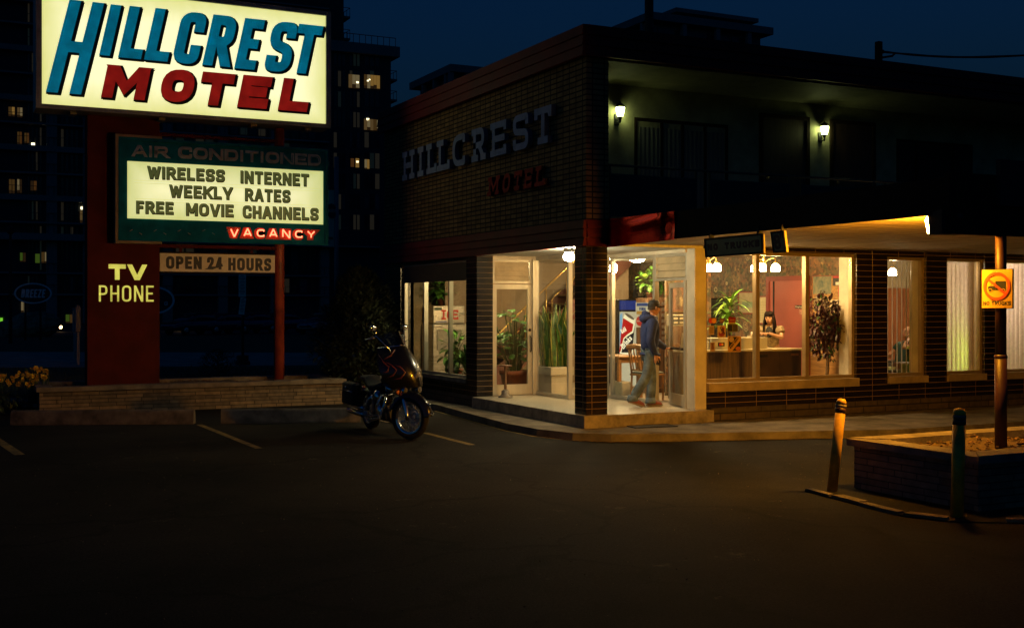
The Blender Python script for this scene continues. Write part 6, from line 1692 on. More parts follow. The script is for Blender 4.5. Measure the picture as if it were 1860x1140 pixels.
for k, c_ in enumerate('OMA'): letter(c_, place(.30+.14*k, .68-.17*k, .006), ux, ZU, un, .045, .045, .011, .02, 0, .001).build('letter', M('sticker_black', (.02, .02, .025), .5), bk, fix=False)
t, bk, shape, place, ux, un, w, h = card('glass_sticker', 'dark brown square sticker over the long green leaves', ('Y', YG), 1307, 578, 1315, 586.6, M('sticker_brown', (.16, .06, .03), .6), 'sticker')
shape([(.15, .4), (.85, .4), (.85, .6), (.15, .6)], mSTAN, 'text_line', 1, bk)
t, bk, shape, place, ux, un, w, h = card('glass_sticker', 'dark red sticker with a yellow foot line above the cream emblem sticker\'s right neighbour', ('Y', YG), 1323, 575.5, 1336, 587, M('sticker_dark_red', (.26, .02, .02), .5), 'sticker')
shape([(.1, -.02), (.98, -.02), (.98, .14), (.1, .14)], M('sticker_yellow', (.5, .38, .04), .5), 'yellow_line', 1, bk); shape([(.2, .45), (.8, .45), (.8, .55), (.2, .55)], mSTAN, 'text_line', 1, bk)
t, bk, shape, place, ux, un, w, h = card('glass_sticker', 'wide black framed sticker between the dark red and the striped one', ('Y', YG), 1321, 587.8, 1340, 602.5, M('sticker_olive', (.16, .12, .05), .5), 'sticker')
shape([(.06, .1), (.45, .1), (.45, .88), (.06, .88)], mBLKM, 'black_square', 1, bk); shape([(.52, .12), (.92, .12), (.92, .88), (.52, .88)], M('sticker_dark_olive', (.07, .055, .025), .5), 'dark_square', 1, bk)
t, bk, shape, place, ux, un, w, h = card('glass_sticker', 'large orange and black sticker with a diagonal member service band', ('Y', YG), 1322, 610, 1345.8, 639, M('sticker_amber', (.55, .29, .06), .5, var=.06), 'sticker')
shape([(.06, .28), (.06, .95), (.72, .95)], mBLKM, 'black_corner', 1, bk); shape([(.32, .06), (.94, .06), (.94, .70)], mBLKM, 'black_corner', 1, bk)
shape(circ(.26, .78, .19, .17), mSTAN, 'round_emblem', 2, bk); shape(circ(.76, .21, .19, .12), M('sticker_orange_red', (.55, .16, .05), .5), 'round_emblem', 2, bk)
A = place(.17, .22, .009); B = place(.80, .86, .009); d = (B - A).normalized(); up_ = Vector((-d.z, 0, d.x))
write('MEMBER SERVICE', A + up_*-.008, d, up_, un, (B-A).length, .032, .007, .005, mBLKM, bk, depth=.001, one=True, name='lettering')
t, bk, shape, place, ux, un, w, h = card('glass_sticker', 'small cream sticker shaped like a figure beside the orange pillar', ('Y', YG), 1290, 621.5, 1298.5, 637.8, mSTAN, 'sticker')
shape([(.2, .2), (.8, .2), (.7, .75), (.85, .95), (.1, .95), (.25, .75)], M('sticker_brown', (.16, .06, .03), .6), 'figure', 1, bk)
t, bk, shape, place, ux, un, w, h = card('glass_sticker', 'small black sticker with an orange middle in front of the white ledge', ('Y', YG), 1304, 621.5, 1316, 629, mBLKM, 'sticker')
shape([(.2, .2), (.5, .2), (.5, .8), (.2, .8)], mSR, 'red_part', 1, bk); shape([(.5, .2), (.8, .2), (.8, .8), (.5, .8)], mSO, 'orange_part', 1, bk)
# ---------------------------------------------------------------- planters and parking
def planter(name, lab, base, poly, top, capw=.24, caph=.08, soil=-.06, over=.05, gaps=()):
    """stone planter: walls along the polygon, cap slabs, soil"""
    t = thing(name, lab, 'planter', base)
    P2 = [Vector((p[0], p[1], 0)) for p in poly]; n = len(P2); cen = sum(P2, Vector())/n
    def inset(d):
        res = []
        for i in range(n):
            a, b_, c = P2[i-1], P2[i], P2[(i+1) % n]
            d0 = (b_-a).normalized(); d1 = (c-b_).normalized(); n0 = Vector((-d0.y, d0.x, 0)); n1 = Vector((-d1.y, d1.x, 0))
            if n0.dot(cen-b_) < 0: n0, n1 = -n0, -n1
            m = (n0+n1).normalized(); res.append(b_ + m*d/max(.3, m.dot(n0)))
        return res
    inn = inset(.22); o2 = inset(-over); i2 = inset(capw)
    mb = MB()
    for i in range(n):
        j = (i+1) % n; mb.add([P2[i], P2[j], P2[j]+ZU*(top-caph-.001), P2[i]+ZU*(top-caph-.001)], [(0, 1, 2, 3)]); mb.add([inn[i], inn[j], inn[j]+ZU*(top-caph-.001), inn[i]+ZU*(top-caph-.001)], [(0, 1, 2, 3)])
    mb.build('stone_wall', mPSTONE, t)
    mb = MB(); rr_ = random.Random(5)
    for i in range(n):
        j = (i+1) % n; L = (P2[j]-P2[i]).length; k = max(1, int(L/1.1))
        for q in range(k):
            u0 = q/k; u1 = (q+1)/k - (.006/L if q < k-1 else 0); dz = rr_.uniform(-.006, .006); dv = rr_.uniform(-.012, .012)
            A, B, C, D = o2[i].lerp(o2[j], u0), o2[i].lerp(o2[j], u1), i2[i].lerp(i2[j], u1), i2[i].lerp(i2[j], u0)
            nn = (A - D).normalized()*dv
            mb.prism([A+nn+ZU*(top-caph), B+nn+ZU*(top-caph), C+ZU*(top-caph), D+ZU*(top-caph)], (0, 0, 0), (0, 0, caph+dz))
    mb.build('cap_stone', mCAP, t)
    mb = MB(); N = 26; xs0 = min(p.x for p in inn); xs1 = max(p.x for p in inn); ys0 = min(p.y for p in inn); ys1 = max(p.y for p in inn); vs = []
    from mathutils import noise as _n
    for i in range(N+1):
        for j in range(N+1):
            x = xs0 + (xs1-xs0)*i/N; y = ys0 + (ys1-ys0)*j/N
            vs.append((x, y, top + soil - .05 + .06*_n.noise(Vector((x*1.8, y*1.8, 0))) + .025*_n.noise(Vector((x*9, y*9, 3)))))
    mb.add(vs, [(i*(N+1)+j, (i+1)*(N+1)+j, (i+1)*(N+1)+j+1, i*(N+1)+j+1) for i in range(N) for j in range(N)], 0, True); mb.build('soil', mSOIL, t)
    mb = MB(); rr2 = random.Random(8); nch = 420
    for k in range(nch):
        x = rr2.uniform(xs0+.05, min(xs1, xs0+5)); y = rr2.uniform(ys0+.02, ys1-.02); zz_ = top + soil - .045 + .06*_n.noise(Vector((x*1.8, y*1.8, 0)))
        mb.mbox(Matrix.Translation((x, y, zz_+.012)) @ Euler((rr2.uniform(-.5, .5), rr2.uniform(-.5, .5), rr2.uniform(0, 3))).to_matrix().to_4x4(), rr2.uniform(.02, .07), rr2.uniform(.01, .025), .012)
    mb.build('mulch', M('mulch_chips', (.16, .09, .045), .9, var=.6, scale=15), t, kind='stuff', fix=False)
    return t
a = pt(72, 704, Z=.50); b_ = pt(622, 687.5, Z=.50)
yp = (a.y + b_.y)/2
planter('stone_planter', 'long low flagstone planter under the motel sign', ((a.x+b_.x)/2, yp, 0), [(a.x, yp), (b_.x, yp), (b_.x, yp+1.75), (a.x, yp+1.75)], .50, soil=-.03)
q = pt(1560, 797, Z=.54); r_ = pt(1735, 820, Z=.54)
planter('stone_planter', 'low flagstone planter around the canopy post at the right', (q.x+2, 8.7, 0), [(r_.x-.02, 7.92), (16.0, 7.92), (16.0, 9.55), (q.x+.03, 9.55)], .54, soil=-.02)
# low concrete lip in front of the right planter
A, B, C = pt(1462, 893, Z=0), pt(1700, 950, Z=0), pt(1866, 960, Z=0)
mb = MB(); ring = [pt(1462, 892, Z=0), pt(1560, 918, Z=0), pt(1640, 938, Z=0), pt(1725, 948, Z=0), pt(1900, 952, Z=0), Vector((16, 7.9, 0)), Vector((16, 9.6, 0)), Vector((q.x-.05, 9.9, 0))]
mb.prism([(p.x, p.y, 0) for p in ring], (0, 0, 0), (0, 0, .012)); mb.build('island', MATS['asphalt'] if 'asphalt' in MATS else mASPH, kind='structure')
mb = MB(); kr = random.Random(4)
for a_, b_ in zip(ring[:4], ring[1:5]):
    d = (b_-a_); L = d.length; d.normalize(); nv = Vector((-d.y, d.x, 0)); x = 0
    while x < L-.1:
        l_ = min(L-x, kr.uniform(.35, .8)); w_ = kr.uniform(.08, .13); o_ = kr.uniform(-.01, .02)
        if kr.random() < .85: mb.prism([a_+d*x+nv*o_, a_+d*(x+l_-.03)+nv*o_, a_+d*(x+l_-.05)+nv*(o_+w_), a_+d*(x+.02)+nv*(o_+w_)], (0, 0, .001), (0, 0, kr.uniform(.03, .05)))
        x += l_
mb.build('island_kerb', M('island_concrete', (.15, .125, .085), .85, var=.5, scale=3, bump=.6, bscale=40), kind='structure')
def wheel_stop(lab, xa, ya, xb, yb, group='concrete wheel stops by the planter'):
    A = pt(xa, ya, Z=0); B = pt(xb, yb, Z=0); d = (B-A); L = d.length; d.normalize(); nv = Vector((-d.y, d.x, 0)); h = .235; w = .20
    pr = [(0, 0), (.0, .03), (.035, h-.03), (.06, h), (w-.06, h), (w-.035, h-.03), (w, .03), (w, 0)]
    mb = MB(); N = 14; from mathutils import noise as _n; vs = []
    for i in range(N+1):
        for (e, z) in pr:
            p = A + d*(L*i/N) + nv*e + ZU*z; k = _n.noise(p*3.1)*.012; vs.append(p + ZU*(k if z > .1 else 0) + nv*k*.5)
    m = len(pr); mb.add(vs, [(i*m+j, i*m+j+1, (i+1)*m+j+1, (i+1)*m+j) for i in range(N) for j in range(m-1)], 0, False)
    mb.f.append(list(range(m))); mb.m.append(0); mb.sm.append(False); mb.f.append([N*m+j for j in range(m)]); mb.m.append(0); mb.sm.append(False)
    o = mb.build('wheel_stop', M('worn_wheel_stop_concrete', (.13, .11, .09), .85, var=.4, scale=4, bump=.5, bscale=30)); rebase(o, (A+B)/2); _props(o, lab, 'wheel stop', group, None)
wheel_stop('left concrete wheel stop in front of the sign planter', 18, 772, 351, 770); wheel_stop('right concrete wheel stop behind the motorcycle', 401, 769.5, 655, 766)
# bollards
def bollard(lab, pb, ptop, rad, band):
    A = pt(pb[0], pb[1], Z=0); f = A.x*FW[0] + A.y*FW[1]
    zt = H + (555 - ptop[1])/FPX*f; dx = (ptop[0]-pb[0])/FPX*f; T = A + Vector((RT[0]*dx, RT[1]*dx, zt))
    t = thing('bollard', lab, 'bollard', A, 'yellow bollards by the planter'); d = T - A
    mb = MB(); mb.tube([A, A + d*.93], rad, 18); mb.tube([A + d*.93, A + d*.965, A + d*.99, T], [rad, rad*.95, rad*.72, rad*.1], 18); mb.build('post', M('faded_yellow_bollard', (.72, .40, .03), .5, var=.3, scale=5, bump=.1), t)
    mb = MB(); mb.tube([A + d*.845, A + d*.90], rad*1.04, 18); mb.build('dark_band', M('dark_red_band', (.07, .018, .012), .5, var=.1), t)
    mb = MB(); mb.tube([A + d*.902, A + d*.935], rad*1.06, 18); mb.build('cap_rim', mCAP, t)
bollard('leaning yellow bollard standing on the slab left of the planter', (1511, 894), (1529, 723), .052, 1)
bollard('upright yellow bollard in front of the planter corner', (1738, 939), (1743, 740), .058, 1)
# door mat on the pavement
A = pt(1182, 774, Z=ZP); mb = MB(); mt = Matrix.Translation(A + ZU*.009) @ Matrix.Rotation(R(-6), 4, 'Z'); mb.mbox(mt, .72, .40, .014, .004)
o = mb.build('door_mat', M('dark_rubber_mat', (.02, .016, .012), .8, var=.4, scale=30, bump=.6)); rebase(o, A); _props(o, 'dark rubber mat on the pavement below the porch step', 'door mat', None, None)
# standing ashtray by the porch door
A = pt(918, 721.5, Z=ZF); t = thing('ashtray_stand', 'cast metal ashtray stand in front of the glazed porch door', 'ashtray', A)
mb = MB(); mb.lathe([(0, 0), (.13, 0), (.13, .02), (.10, .035), (.075, .06), (.07, .12), (.03, .15), (0, .15)], A, 18); mb.build('base', M('grey_cast_metal', (.22, .19, .16), .5, .4, var=.3), t)
mb = MB(); mb.tube([A + ZU*.15, A + ZU*.19, A + ZU*.36, A + ZU*.53, A + ZU*.56], [.025, .028, .018, .02, .035], 10); mb.build('stem', mBRNW, t)
mb = MB(); mb.lathe([(0, .555), (.115, .56), (.125, .575), (.11, .578), (.09, .57), (0, .57)], A, 18); mb.build('tray', M('rust_tray', (.16, .07, .04), .5, .3, var=.3), t)

# ---------------------------------------------------------------- signs on the canopy and its post
def board(name, lab, quad_, plane_x, mat, edge, e=.03):
    P4 = [pt(px, py, X=plane_x) for px, py in quad_]     # bottom-left, bottom-right, top-right, top-left
    t = thing(name, lab, 'sign', (P4[0] + P4[1])/2)
    mb = MB(); mb.prism(P4, (0, 0, 0), (e, 0, 0)); mb.build('board', mat, t)
    ux = (P4[1]-P4[0]); L = ux.length; ux.normalize(); uy = (P4[3]-P4[0]); h = uy.length; uy.normalize()
    mb = MB(); f = .022
    def bar(u0, u1, v0, v1):
        mb.prism([P4[0] + ux*u + uy*v + Vector((-.008, 0, 0)) for u, v in ((u0, v0), (u1, v0), (u1, v1), (u0, v1))], (0, 0, 0), (.007, 0, 0))
    bar(0, L, 0, f); bar(0, L, h-f, h); bar(0, f, f+.0005, h-f-.0005); bar(L-f, L, f+.0005, h-f-.0005); mb.build('rim', edge, t)
    return t, P4, ux, uy, L, h
mBOARD = M('dull_cream_board', (.42, .34, .13), .5, var=.15, scale=4); mDR = M('dark_maroon_letter', (.10, .016, .014), .5, var=.1)
CXS = CX0-.04
t, P4, ux, uy, L, h = board('clearance_sign', 'dull cream NO TRUCKS board hanging from the canopy edge', ((1281.5, 467.5), (1386.5, 460), (1385.5, 424.5), (1279.5, 433.5)), CXS, mBOARD, mBLKM)
write('NO TRUCKS', P4[0] + ux*.06 + uy*.085, ux, uy, -XU, L-.12, h-.16, .031, .03, mDR, t, depth=.003, space=.12)
for ya_, za_ in ((P4[2].y+.1, P4[2].z), (P4[3].y-.12, P4[3].z)):
    mb = MB(); mb.box(CXS+.002, CX0+.03, ya_, ya_+.02, za_-.03, 2.93); mb.build('hanger', mBLKM, t)
t, P4, ux, uy, L, h = board('clearance_sign', 'small tilted 8 ft board beside the NO TRUCKS board', ((1405, 459.5), (1429, 457.5), (1424.5, 419), (1400, 421)), CXS, mBOARD, mBLKM)
write('8', P4[0] + ux*.035 + uy*.04, ux, uy, -XU, L*.50, h-.08, .042, .02, mDR, t, depth=.003)
write('ft', P4[0] + ux*(L*.64) + uy*(h*.64), ux, uy, -XU, L*.26, h*.24, .016, .012, mDR, t, depth=.003)
mb = MB(); mb.box(CXS+.002, CX0+.03, P4[2].y+.05, P4[2].y+.07, P4[2].z-.03, 2.93); mb.build('hanger', mBLKM, t)
# yellow NO TRUCKS plate on the post
pn = Vector((-math.cos(R(12)), -math.sin(R(12)), 0)); pu = Vector((-pn.y, pn.x, 0))     # plate normal, reading direction
pf = pp.x*FW[0] + (CY0+.06)*FW[1]
pc = Vector((pp.x, CY0+.06, 0)) + pn*.075
zb, zt_ = H + (555-559)/FPX*pf, H + (555-490)/FPX*pf
hp = .165
A = pc - pu*hp + ZU*zb; B = pc + pu*hp + ZU*zt_
t = thing('traffic_sign', 'yellow no trucks plate with a struck out lorry on the canopy post', 'sign', pc + ZU*zb)
mYS = M('yellow_sign_plate', (.55, .33, .035), .5, var=.05)
W_, H_ = 2*hp, zt_ - zb
def place(u, v, z): return A + pu*(u*W_) + ZU*(v*H_) + pn*(.003+z)
def slab(u0, u1, v0, v1, z0, z1, m, nm, par):
    b = MB(); b.prism([place(u, v, z0) for u, v in ((u0, v0), (u1, v0), (u1, v1), (u0, v1))], (0, 0, 0), pn*(z1-z0)); return b.build(nm, m, par)
bk = slab(-.03, 1.03, -.015, 1.015, -.016, -.005, mBLKM, 'plate_edge', t)
pl = slab(0, 1, 0, 1, -.0045, 0, mYS, 'plate', t)
def shp(pts_, m, nm, lv):
    b = MB(); b.prism([place(u, v, lv*.002) for u, v in pts_], (0, 0, 0), pn*.0015); return b.build(nm, m, pl)
shp([(.20, .47), (.20, .56), (.30, .585), (.35, .66), (.44, .66), (.44, .47)], mBLKM, 'lorry_cab', 1); shp([(.45, .47), (.45, .70), (.80, .70), (.80, .47)], mBLKM, 'lorry_box', 1)
for u in (.28, .70): shp(circ(u, .465, .075, .042, 14), mYS, 'wheel_gap', 2); shp(circ(u, .465, .055, .031, 14), mBLKM, 'wheel', 3)
shp([(.31, .58), (.355, .64), (.405, .64), (.405, .58)], mYS, 'cab_window', 2)
mRR = M('red_ring', (.50, .07, .02), .5, var=.05); rim = circ(.5, .57, .45, .335*W_/H_*1.33, 32); rin = circ(.5, .57, .36, .335*W_/H_*1.33*.80, 32)
mb = MB(); n = 32; vs = [place(u, v, .0085) for u, v in rim] + [place(u, v, .0085) for u, v in rin]; mb.add(vs, [(i, (i+1) % n, n+(i+1) % n, n+i) for i in range(n)]); mb.build('ring', mRR, pl)
shp([(.16, .755), (.22, .795), (.83, .385), (.77, .345)], mRR, 'slash', 4)
write('NO TRUCKS', place(.04, .07, .001), pu, ZU, pn, W_*.92, .040, .0085, .006, mBLKM, pl, depth=.001, one=True, space=.02, name='lettering')
mb = MB()
for v in (.94, .155): mb.lathe([(0, .004), (.007, .003), (.007, 0)], place(.5, v, .003), 8, axis=pn.to_track_quat('Z', 'Y').to_matrix())
mb.build('bolt', mSTEEL, pl)

# ---------------------------------------------------------------- motorcycle
FWc = pt(745, 797, Z=0); hd = R(-89)
bw = frame((FWc.x - math.cos(hd)*1.62, FWc.y - math.sin(hd)*1.62, 0), hd)      # origin: rear contact, x forward, y left
bike = thing('motorcycle', 'parked black touring motorcycle with flame painted fairing, chrome forks and saddlebags', 'motorcycle', bw(.8, 0, 0))
mPNT = M('gloss_black_paint', (.006, .006, .006), .25, var=0, coat=.35); mRUB = M('tyre_rubber', (.012, .012, .012), .8, var=.2, bump=.3, bscale=60)
mFLM = M('flame_orange', (.17, .042, .01), .3, var=.4, scale=12, coat=.6); mLEA = M('black_leather', (.013, .012, .012), .55, var=.2, bump=.3, bscale=30)
mORG = M('amber_lens', (.7, .22, .02), .2, var=0, coat=.5); mENG = M('dark_engine', (.05, .05, .055), .4, .7, var=.2)
def wheel(c, ax, rad, wid, name):
    """wheel centred at c, axle direction ax"""
    z = Vector(ax).normalized(); x = Vector((0, 0, 1)).cross(z).normalized(); y = z.cross(x); m3 = Matrix(((x.x, y.x, z.x), (x.y, y.y, z.y), (x.z, y.z, z.z)))
    mb = MB(); r0 = rad - .085
    mb.lathe([(r0, -wid*.36), (rad-.05, -wid*.5), (rad-.012, -wid*.36), (rad, -wid*.12), (rad, wid*.12), (rad-.012, wid*.36), (rad-.05, wid*.5), (r0, wid*.36), (r0, -wid*.36)], c, 40, axis=m3)
    w_ = mb.build(name, mRUB, bike)
    mb = MB(); mb.lathe([(r0+.012, -wid*.38), (r0-.008, -wid*.40), (r0-.022, -wid*.25), (r0-.026, 0), (r0-.022, wid*.25), (r0-.008, wid*.40), (r0+.012, wid*.38)], c, 40, axis=m3)
    for k in range(18):
        a = 2*math.pi*k/18
        for s in (-1, 1):
            p = c + m3 @ Vector((math.cos(a + s*.35)*.04, math.sin(a + s*.35)*.04, s*.035)); q_ = c + m3 @ Vector((math.cos(a)*(r0-.02), math.sin(a)*(r0-.02), s*.01)); mb.tube([p, q_], .0035, 5, cap=False)
    mb.lathe([(0, -.06), (.03, -.058), (.036, -.03), (.024, -.02), (.03, .02), (.05, .03), (.045, .058), (0, .06)], c, 16, axis=m3); mb.build('rim', mCHROME, w_)
    mb = MB()
    mb.lathe([(.06, .052), (.135, .052), (.135, .057), (.06, .057)], c, 28, axis=m3)
    mb.build('brake_disc', mSTEEL, w_)
    return w_
steer = R(34)
fa = hd + steer; fdv = Vector((math.cos(fa), math.sin(fa), 0)); fax = Vector((-fdv.y, fdv.x, 0))
fc = Vector((FWc.x, FWc.y, .315)); rc = bw(0, 0, .315)
wheel(fc, fax, .315, .115, 'front_wheel'); wheel(rc, bw(0, 1, 0) - bw(0, 0, 0), .31, .15, 'rear_wheel')
HD = bw(1.27, 0, .98)                     # steering head
rk = (HD - fc); 
def fork(s):
    off = fax*s*.105; top = HD + off + ZU*.06; bot = fc + off + fdv*.02
    mb = MB(); mb.tube([top, top.lerp(bot, .52)], .024, 12); mb.tube([top.lerp(bot, .50), top.lerp(bot, .55), bot + ZU*.03, bot - ZU*.03], [.031, .034, .034, .026], 12); mb.build('fork_leg', mCHROME, bike)
fork(1); fork(-1)
mb = MB(); 
for u in (.12, .36): mb.mbox(Matrix.Translation((HD+ZU*.06).lerp(fc, u)) @ Matrix.Rotation(fa, 4, 'Z'), .07, .26, .035, .01)
mb.build('fork_yoke', mCHROME, bike)
def fender(c, dirv_, ax, rad, w, a0, a1, name, mat=mPNT):
    mb = MB(); n = 22; m = 6; vs = []
    for i in range(n+1):
        a = R(a0 + (a1-a0)*i/n); rv = dirv_*math.cos(a) + ZU*math.sin(a)
        for j in range(m+1):
            u = (j/m-.5)*2; vs.append(c + rv*(rad + .035*(1-u*u)) + ax*(w*.5*u) - rv*(.05*abs(u)**4))
    mb.add(vs, [(i*(m+1)+j, i*(m+1)+j+1, (i+1)*(m+1)+j+1, (i+1)*(m+1)+j) for i in range(n) for j in range(m)], 0, True); return mb.build(name, mat, bike)
ff_ = fender(fc, fdv, fax, .345, .17, 5, 165, 'front_fender')
mb = MB(); tip_ = fc + fdv*.36 + ZU*.05; mb.tube([tip_ - fax*.07 + ZU*.03, tip_ + fdv*.03, tip_ + fax*.07 + ZU*.03], .012, 8); mb.sphere(fc + fdv*.33 + ZU*.20, .022, .022, .03, 10, 6); mb.build('fender_trim', mCHROME, ff_)
bd = (bw(1, 0, 0) - bw(0, 0, 0)); bl = (bw(0, 1, 0) - bw(0, 0, 0))
fender(rc, bd, bl, .345, .24, 20, 200, 'rear_fender')
# fairing turned with the fork: batwing shell
fz = lambda x, y, z: HD + fdv*x + fax*y + ZU*z
mb = MB(); n, m = 18, 14; vs = []
for i in range(n+1):
    v = i/n; z = -.22 + .60*v
    hw = .21 + .17*math.sin(math.pi*min(1, v*.95+.06)); dp = .20 + .10*math.sin(math.pi*(v*.8+.1))
    lean = -.30*v
    for j in range(m+1):
        u = (j/m-.5)*2; vs.append(fz(.14 + dp*(1 - abs(u)**2.2) - .02 + lean - (.10*abs(u)**3), hw*u, z - .05*abs(u)**2))
mb.add(vs, [(i*(m+1)+j, i*(m+1)+j+1, (i+1)*(m+1)+j+1, (i+1)*(m+1)+j) for i in range(n) for j in range(m)], 0, True)
fr_ = mb.build('fairing', mPNT, bike)
def fs(u, v, e=.006):
    z = -.22 + .60*v; hw = .21 + .17*math.sin(math.pi*min(1, v*.95+.06)); dp = .20 + .10*math.sin(math.pi*(v*.8+.1))
    p = fz(.14 + dp*(1 - abs(u)**2.2) - .02 - .30*v - (.10*abs(u)**3), hw*u, z - .05*abs(u)**2); return p + (p - fz(-.1, 0, 0)).normalized()*e
mb = MB()
for s in (-1, 1):
    for pts_ in (((.96, .30), (.82, .34), (.72, .46), (.80, .60), (.92, .70)), ((.98, .42), (.88, .44), (.84, .54), (.90, .64), (.98, .86)), ((.90, .24), (.70, .26), (.55, .38), (.62, .52), (.74, .58)), ((.9, .72), (.74, .80), (.62, .92))):
        mb.tube([fs(s*u, v) for u, v in pts_], [.004, .013, .015, .012, .003][:len(pts_)], 6)
mb.build('flame_paint', mFLM, fr_)
mb = MB(); mb.tube([fs(u, 1.0, .004) for u in [k/7 for k in range(-7, 8)]], .011, 6); mb.build('trim', mCHROME, fr_)
mb = MB(); n, m = 8, 12; vs = []
for i in range(n+1):
    for j in range(m+1):
        u = (j/m-.5)*2*.82; v = i/n; p = fs(u, .98, 0); vs.append(p + ZU*(.23*v*(1-.35*abs(u)**3)) - fdv*(.12*v))
mb.add(vs, [(i*(m+1)+j, i*(m+1)+j+1, (i+1)*(m+1)+j+1, (i+1)*(m+1)+j) for i in range(n) for j in range(m)], 0, True); mb.build('windshield', glass_mat('tinted_windshield', (.55, .5, .45)), fr_)
# headlamp and auxiliary lamps
lx = fdv; m3 = lx.to_track_quat('Z', 'Y').to_matrix()
mb = MB(); c = fz(.29, 0, -.10); mb.lathe([(.105, -.12), (.115, 0), (.10, .02)], c, 22, axis=m3); hl = mb.build('headlight', mCHROME, bike)
mb = MB(); mb.lathe([(.10, .018), (.07, .032), (0, .038)], c, 20, axis=m3); mb.build('lens', M('clear_lens', (.20, .19, .17), .08, .3, var=.4, scale=60, coat=1), hl)
for s in (-1, 1):
    c = fz(.20, s*.19, -.28); mb = MB(); mb.lathe([(0, -.07), (.05, -.05), (.06, 0), (.052, .01)], c, 16, axis=m3); lp = mb.build('passing_lamp', mCHROME, bike)
    mb = MB(); mb.lathe([(.052, .008), (0, .02)], c, 16, axis=m3); mb.build('lens', MATS['clear_lens'], lp)
    c = fz(.10, s*.24, -.30); mb = MB(); mb.sphere(c, .032, .032, .032, 10, 8); mb.build('turn_signal', mORG, bike)
# bars, mirrors
mb = MB(); mb.tube([fz(-.34, -.40, .46), fz(-.20, -.36, .52), fz(-.08, -.22, .34), fz(.0, -.12, .12), fz(.0, 0, .08), fz(.0, .12, .12), fz(-.08, .22, .34), fz(-.20, .36, .52), fz(-.34, .40, .46)], .0135, 8); hb = mb.build('handlebar', mCHROME, bike)
for s in (-1, 1):
    mb = MB(); mb.tube([fz(-.24, s*.375, .505), fz(-.38, s*.415, .44)], .020, 10); mb.build('grip', mRUB, hb)
    mb = MB(); mb.tube([fz(-.19, s*.40, .50), fz(-.33, s*.46, .47)], .007, 6); mb.build('lever', mCHROME, hb)
    mb = MB(); mb.tube([fz(-.20, s*.36, .52), fz(-.20, s*.38, .61)], .007, 6); q_ = fz(-.21, s*.42, .64); bm = bmesh.new(); bmesh.ops.create_uvsphere(bm, u_segments=14, v_segments=8, radius=1); bmesh.ops.scale(bm, vec=(.025, .085, .045), verts=bm.verts); bmesh.ops.transform(bm, matrix=Matrix.Translation(q_) @ Matrix.Rotation(fa, 4, 'Z'), verts=bm.verts); mb.addbm(bm, 0, True); mb.build('mirror', mCHROME, bike)
# tank, seat, frame
def loft(secs, name, mat, par=bike, seg=14):
    """secs: (x, z, half width, half height)"""
    mb = MB(); vs = []
    for (x, z, w, h_) in secs:
        for k in range(seg):
            a = 2*math.pi*k/seg; vs.append(bw(x, w*math.copysign(abs(math.cos(a))**.75, math.cos(a)), z + h_*math.copysign(abs(math.sin(a))**.75, math.sin(a))))
    n = len(secs); mb.add(vs, [(i*seg+k, i*seg+(k+1) % seg, (i+1)*seg+(k+1) % seg, (i+1)*seg+k) for i in range(n-1) for k in range(seg)], 0, True)
    mb.f.append(list(range(seg))); mb.m.append(0); mb.sm.append(True); mb.f.append([(n-1)*seg+k for k in range(seg)]); mb.m.append(0); mb.sm.append(True); return mb.build(name, mat, par)
tk = loft([(1.22, .86, .05, .05), (1.15, .86, .12, .10), (1.0, .85, .165, .12), (.82, .82, .15, .10), (.68, .77, .09, .07), (.62, .75, .04, .03)], 'fuel_tank', mPNT)
mb = MB()
for s in (-1, 1): mb.tube([bw(1.12, s*.135, .86), bw(1.0, s*.178, .88), bw(.9, s*.17, .83), bw(.98, s*.178, .80), bw(.8, s*.158, .82)], [.004, .012, .014, .010, .003], 6)
mb.build('flame_paint', mFLM, tk)
loft([(.70, .74, .10, .05), (.55, .70, .17, .06), (.35, .68, .19, .065), (.18, .74, .17, .07), (.12, .80, .16, .05), (-.05, .80, .14, .055), (-.25, .80, .11, .04)], 'seat', mLEA)
mb = MB(); mb.tube([HD - ZU*.05, bw(.95, 0, .72), bw(.55, 0, .62), bw(.15, 0, .55)], .028, 8); mb.tube([HD - ZU*.12, bw(1.05, 0, .30), bw(.95, 0, .18), bw(.30, 0, .20), bw(.2, 0, .5)], .022, 8)
mb.tube([bw(.35, .11, .33), bw(0, .11, .315)], .025, 8); mb.tube([bw(.35, -.11, .33), bw(0, -.11, .315)], .025, 8); mb.build('frame', mPNT, bike)
# V twin
def cyl(x0, z0, x1, z1, name):
    a_, b2 = bw(x0, 0, z0), bw(x1, 0, z1); mb = MB(); n = 9
    for k in range(n):
        u = k/n; mb.tube([a_.lerp(b2, u), a_.lerp(b2, u + .55/n)], .098 - .004*k*.5, 14, smooth=False)
    mb.tube([a_, b2], .07, 12); cy_ = mb.build(name, mENG, bike)
    mb = MB(); mb.tube([b2, b2 + (b2-a_)*.16, b2 + (b2-a_)*.24], [.10, .10, .07], 14); mb.build('rocker_cover', mCHROME, cy_)
cyl(.72, .42, .86, .68, 'cylinder'); cyl(.64, .42, .50, .66, 'cylinder')
mb = MB(); mb.mbox(Matrix.Translation(bw(.60, 0, .32)) @ Matrix.Rotation(hd, 4, 'Z'), .62, .24, .24, .05); mb.build('crankcase', mENG, bike)
m3b = (-bl).to_track_quat('Z', 'Y').to_matrix()
mb = MB(); mb.lathe([(0, .09), (.085, .085), (.10, .06), (.10, 0)], bw(.68, -.12, .56), 20, axis=m3b); mb.build('air_cleaner', mCHROME, bike)
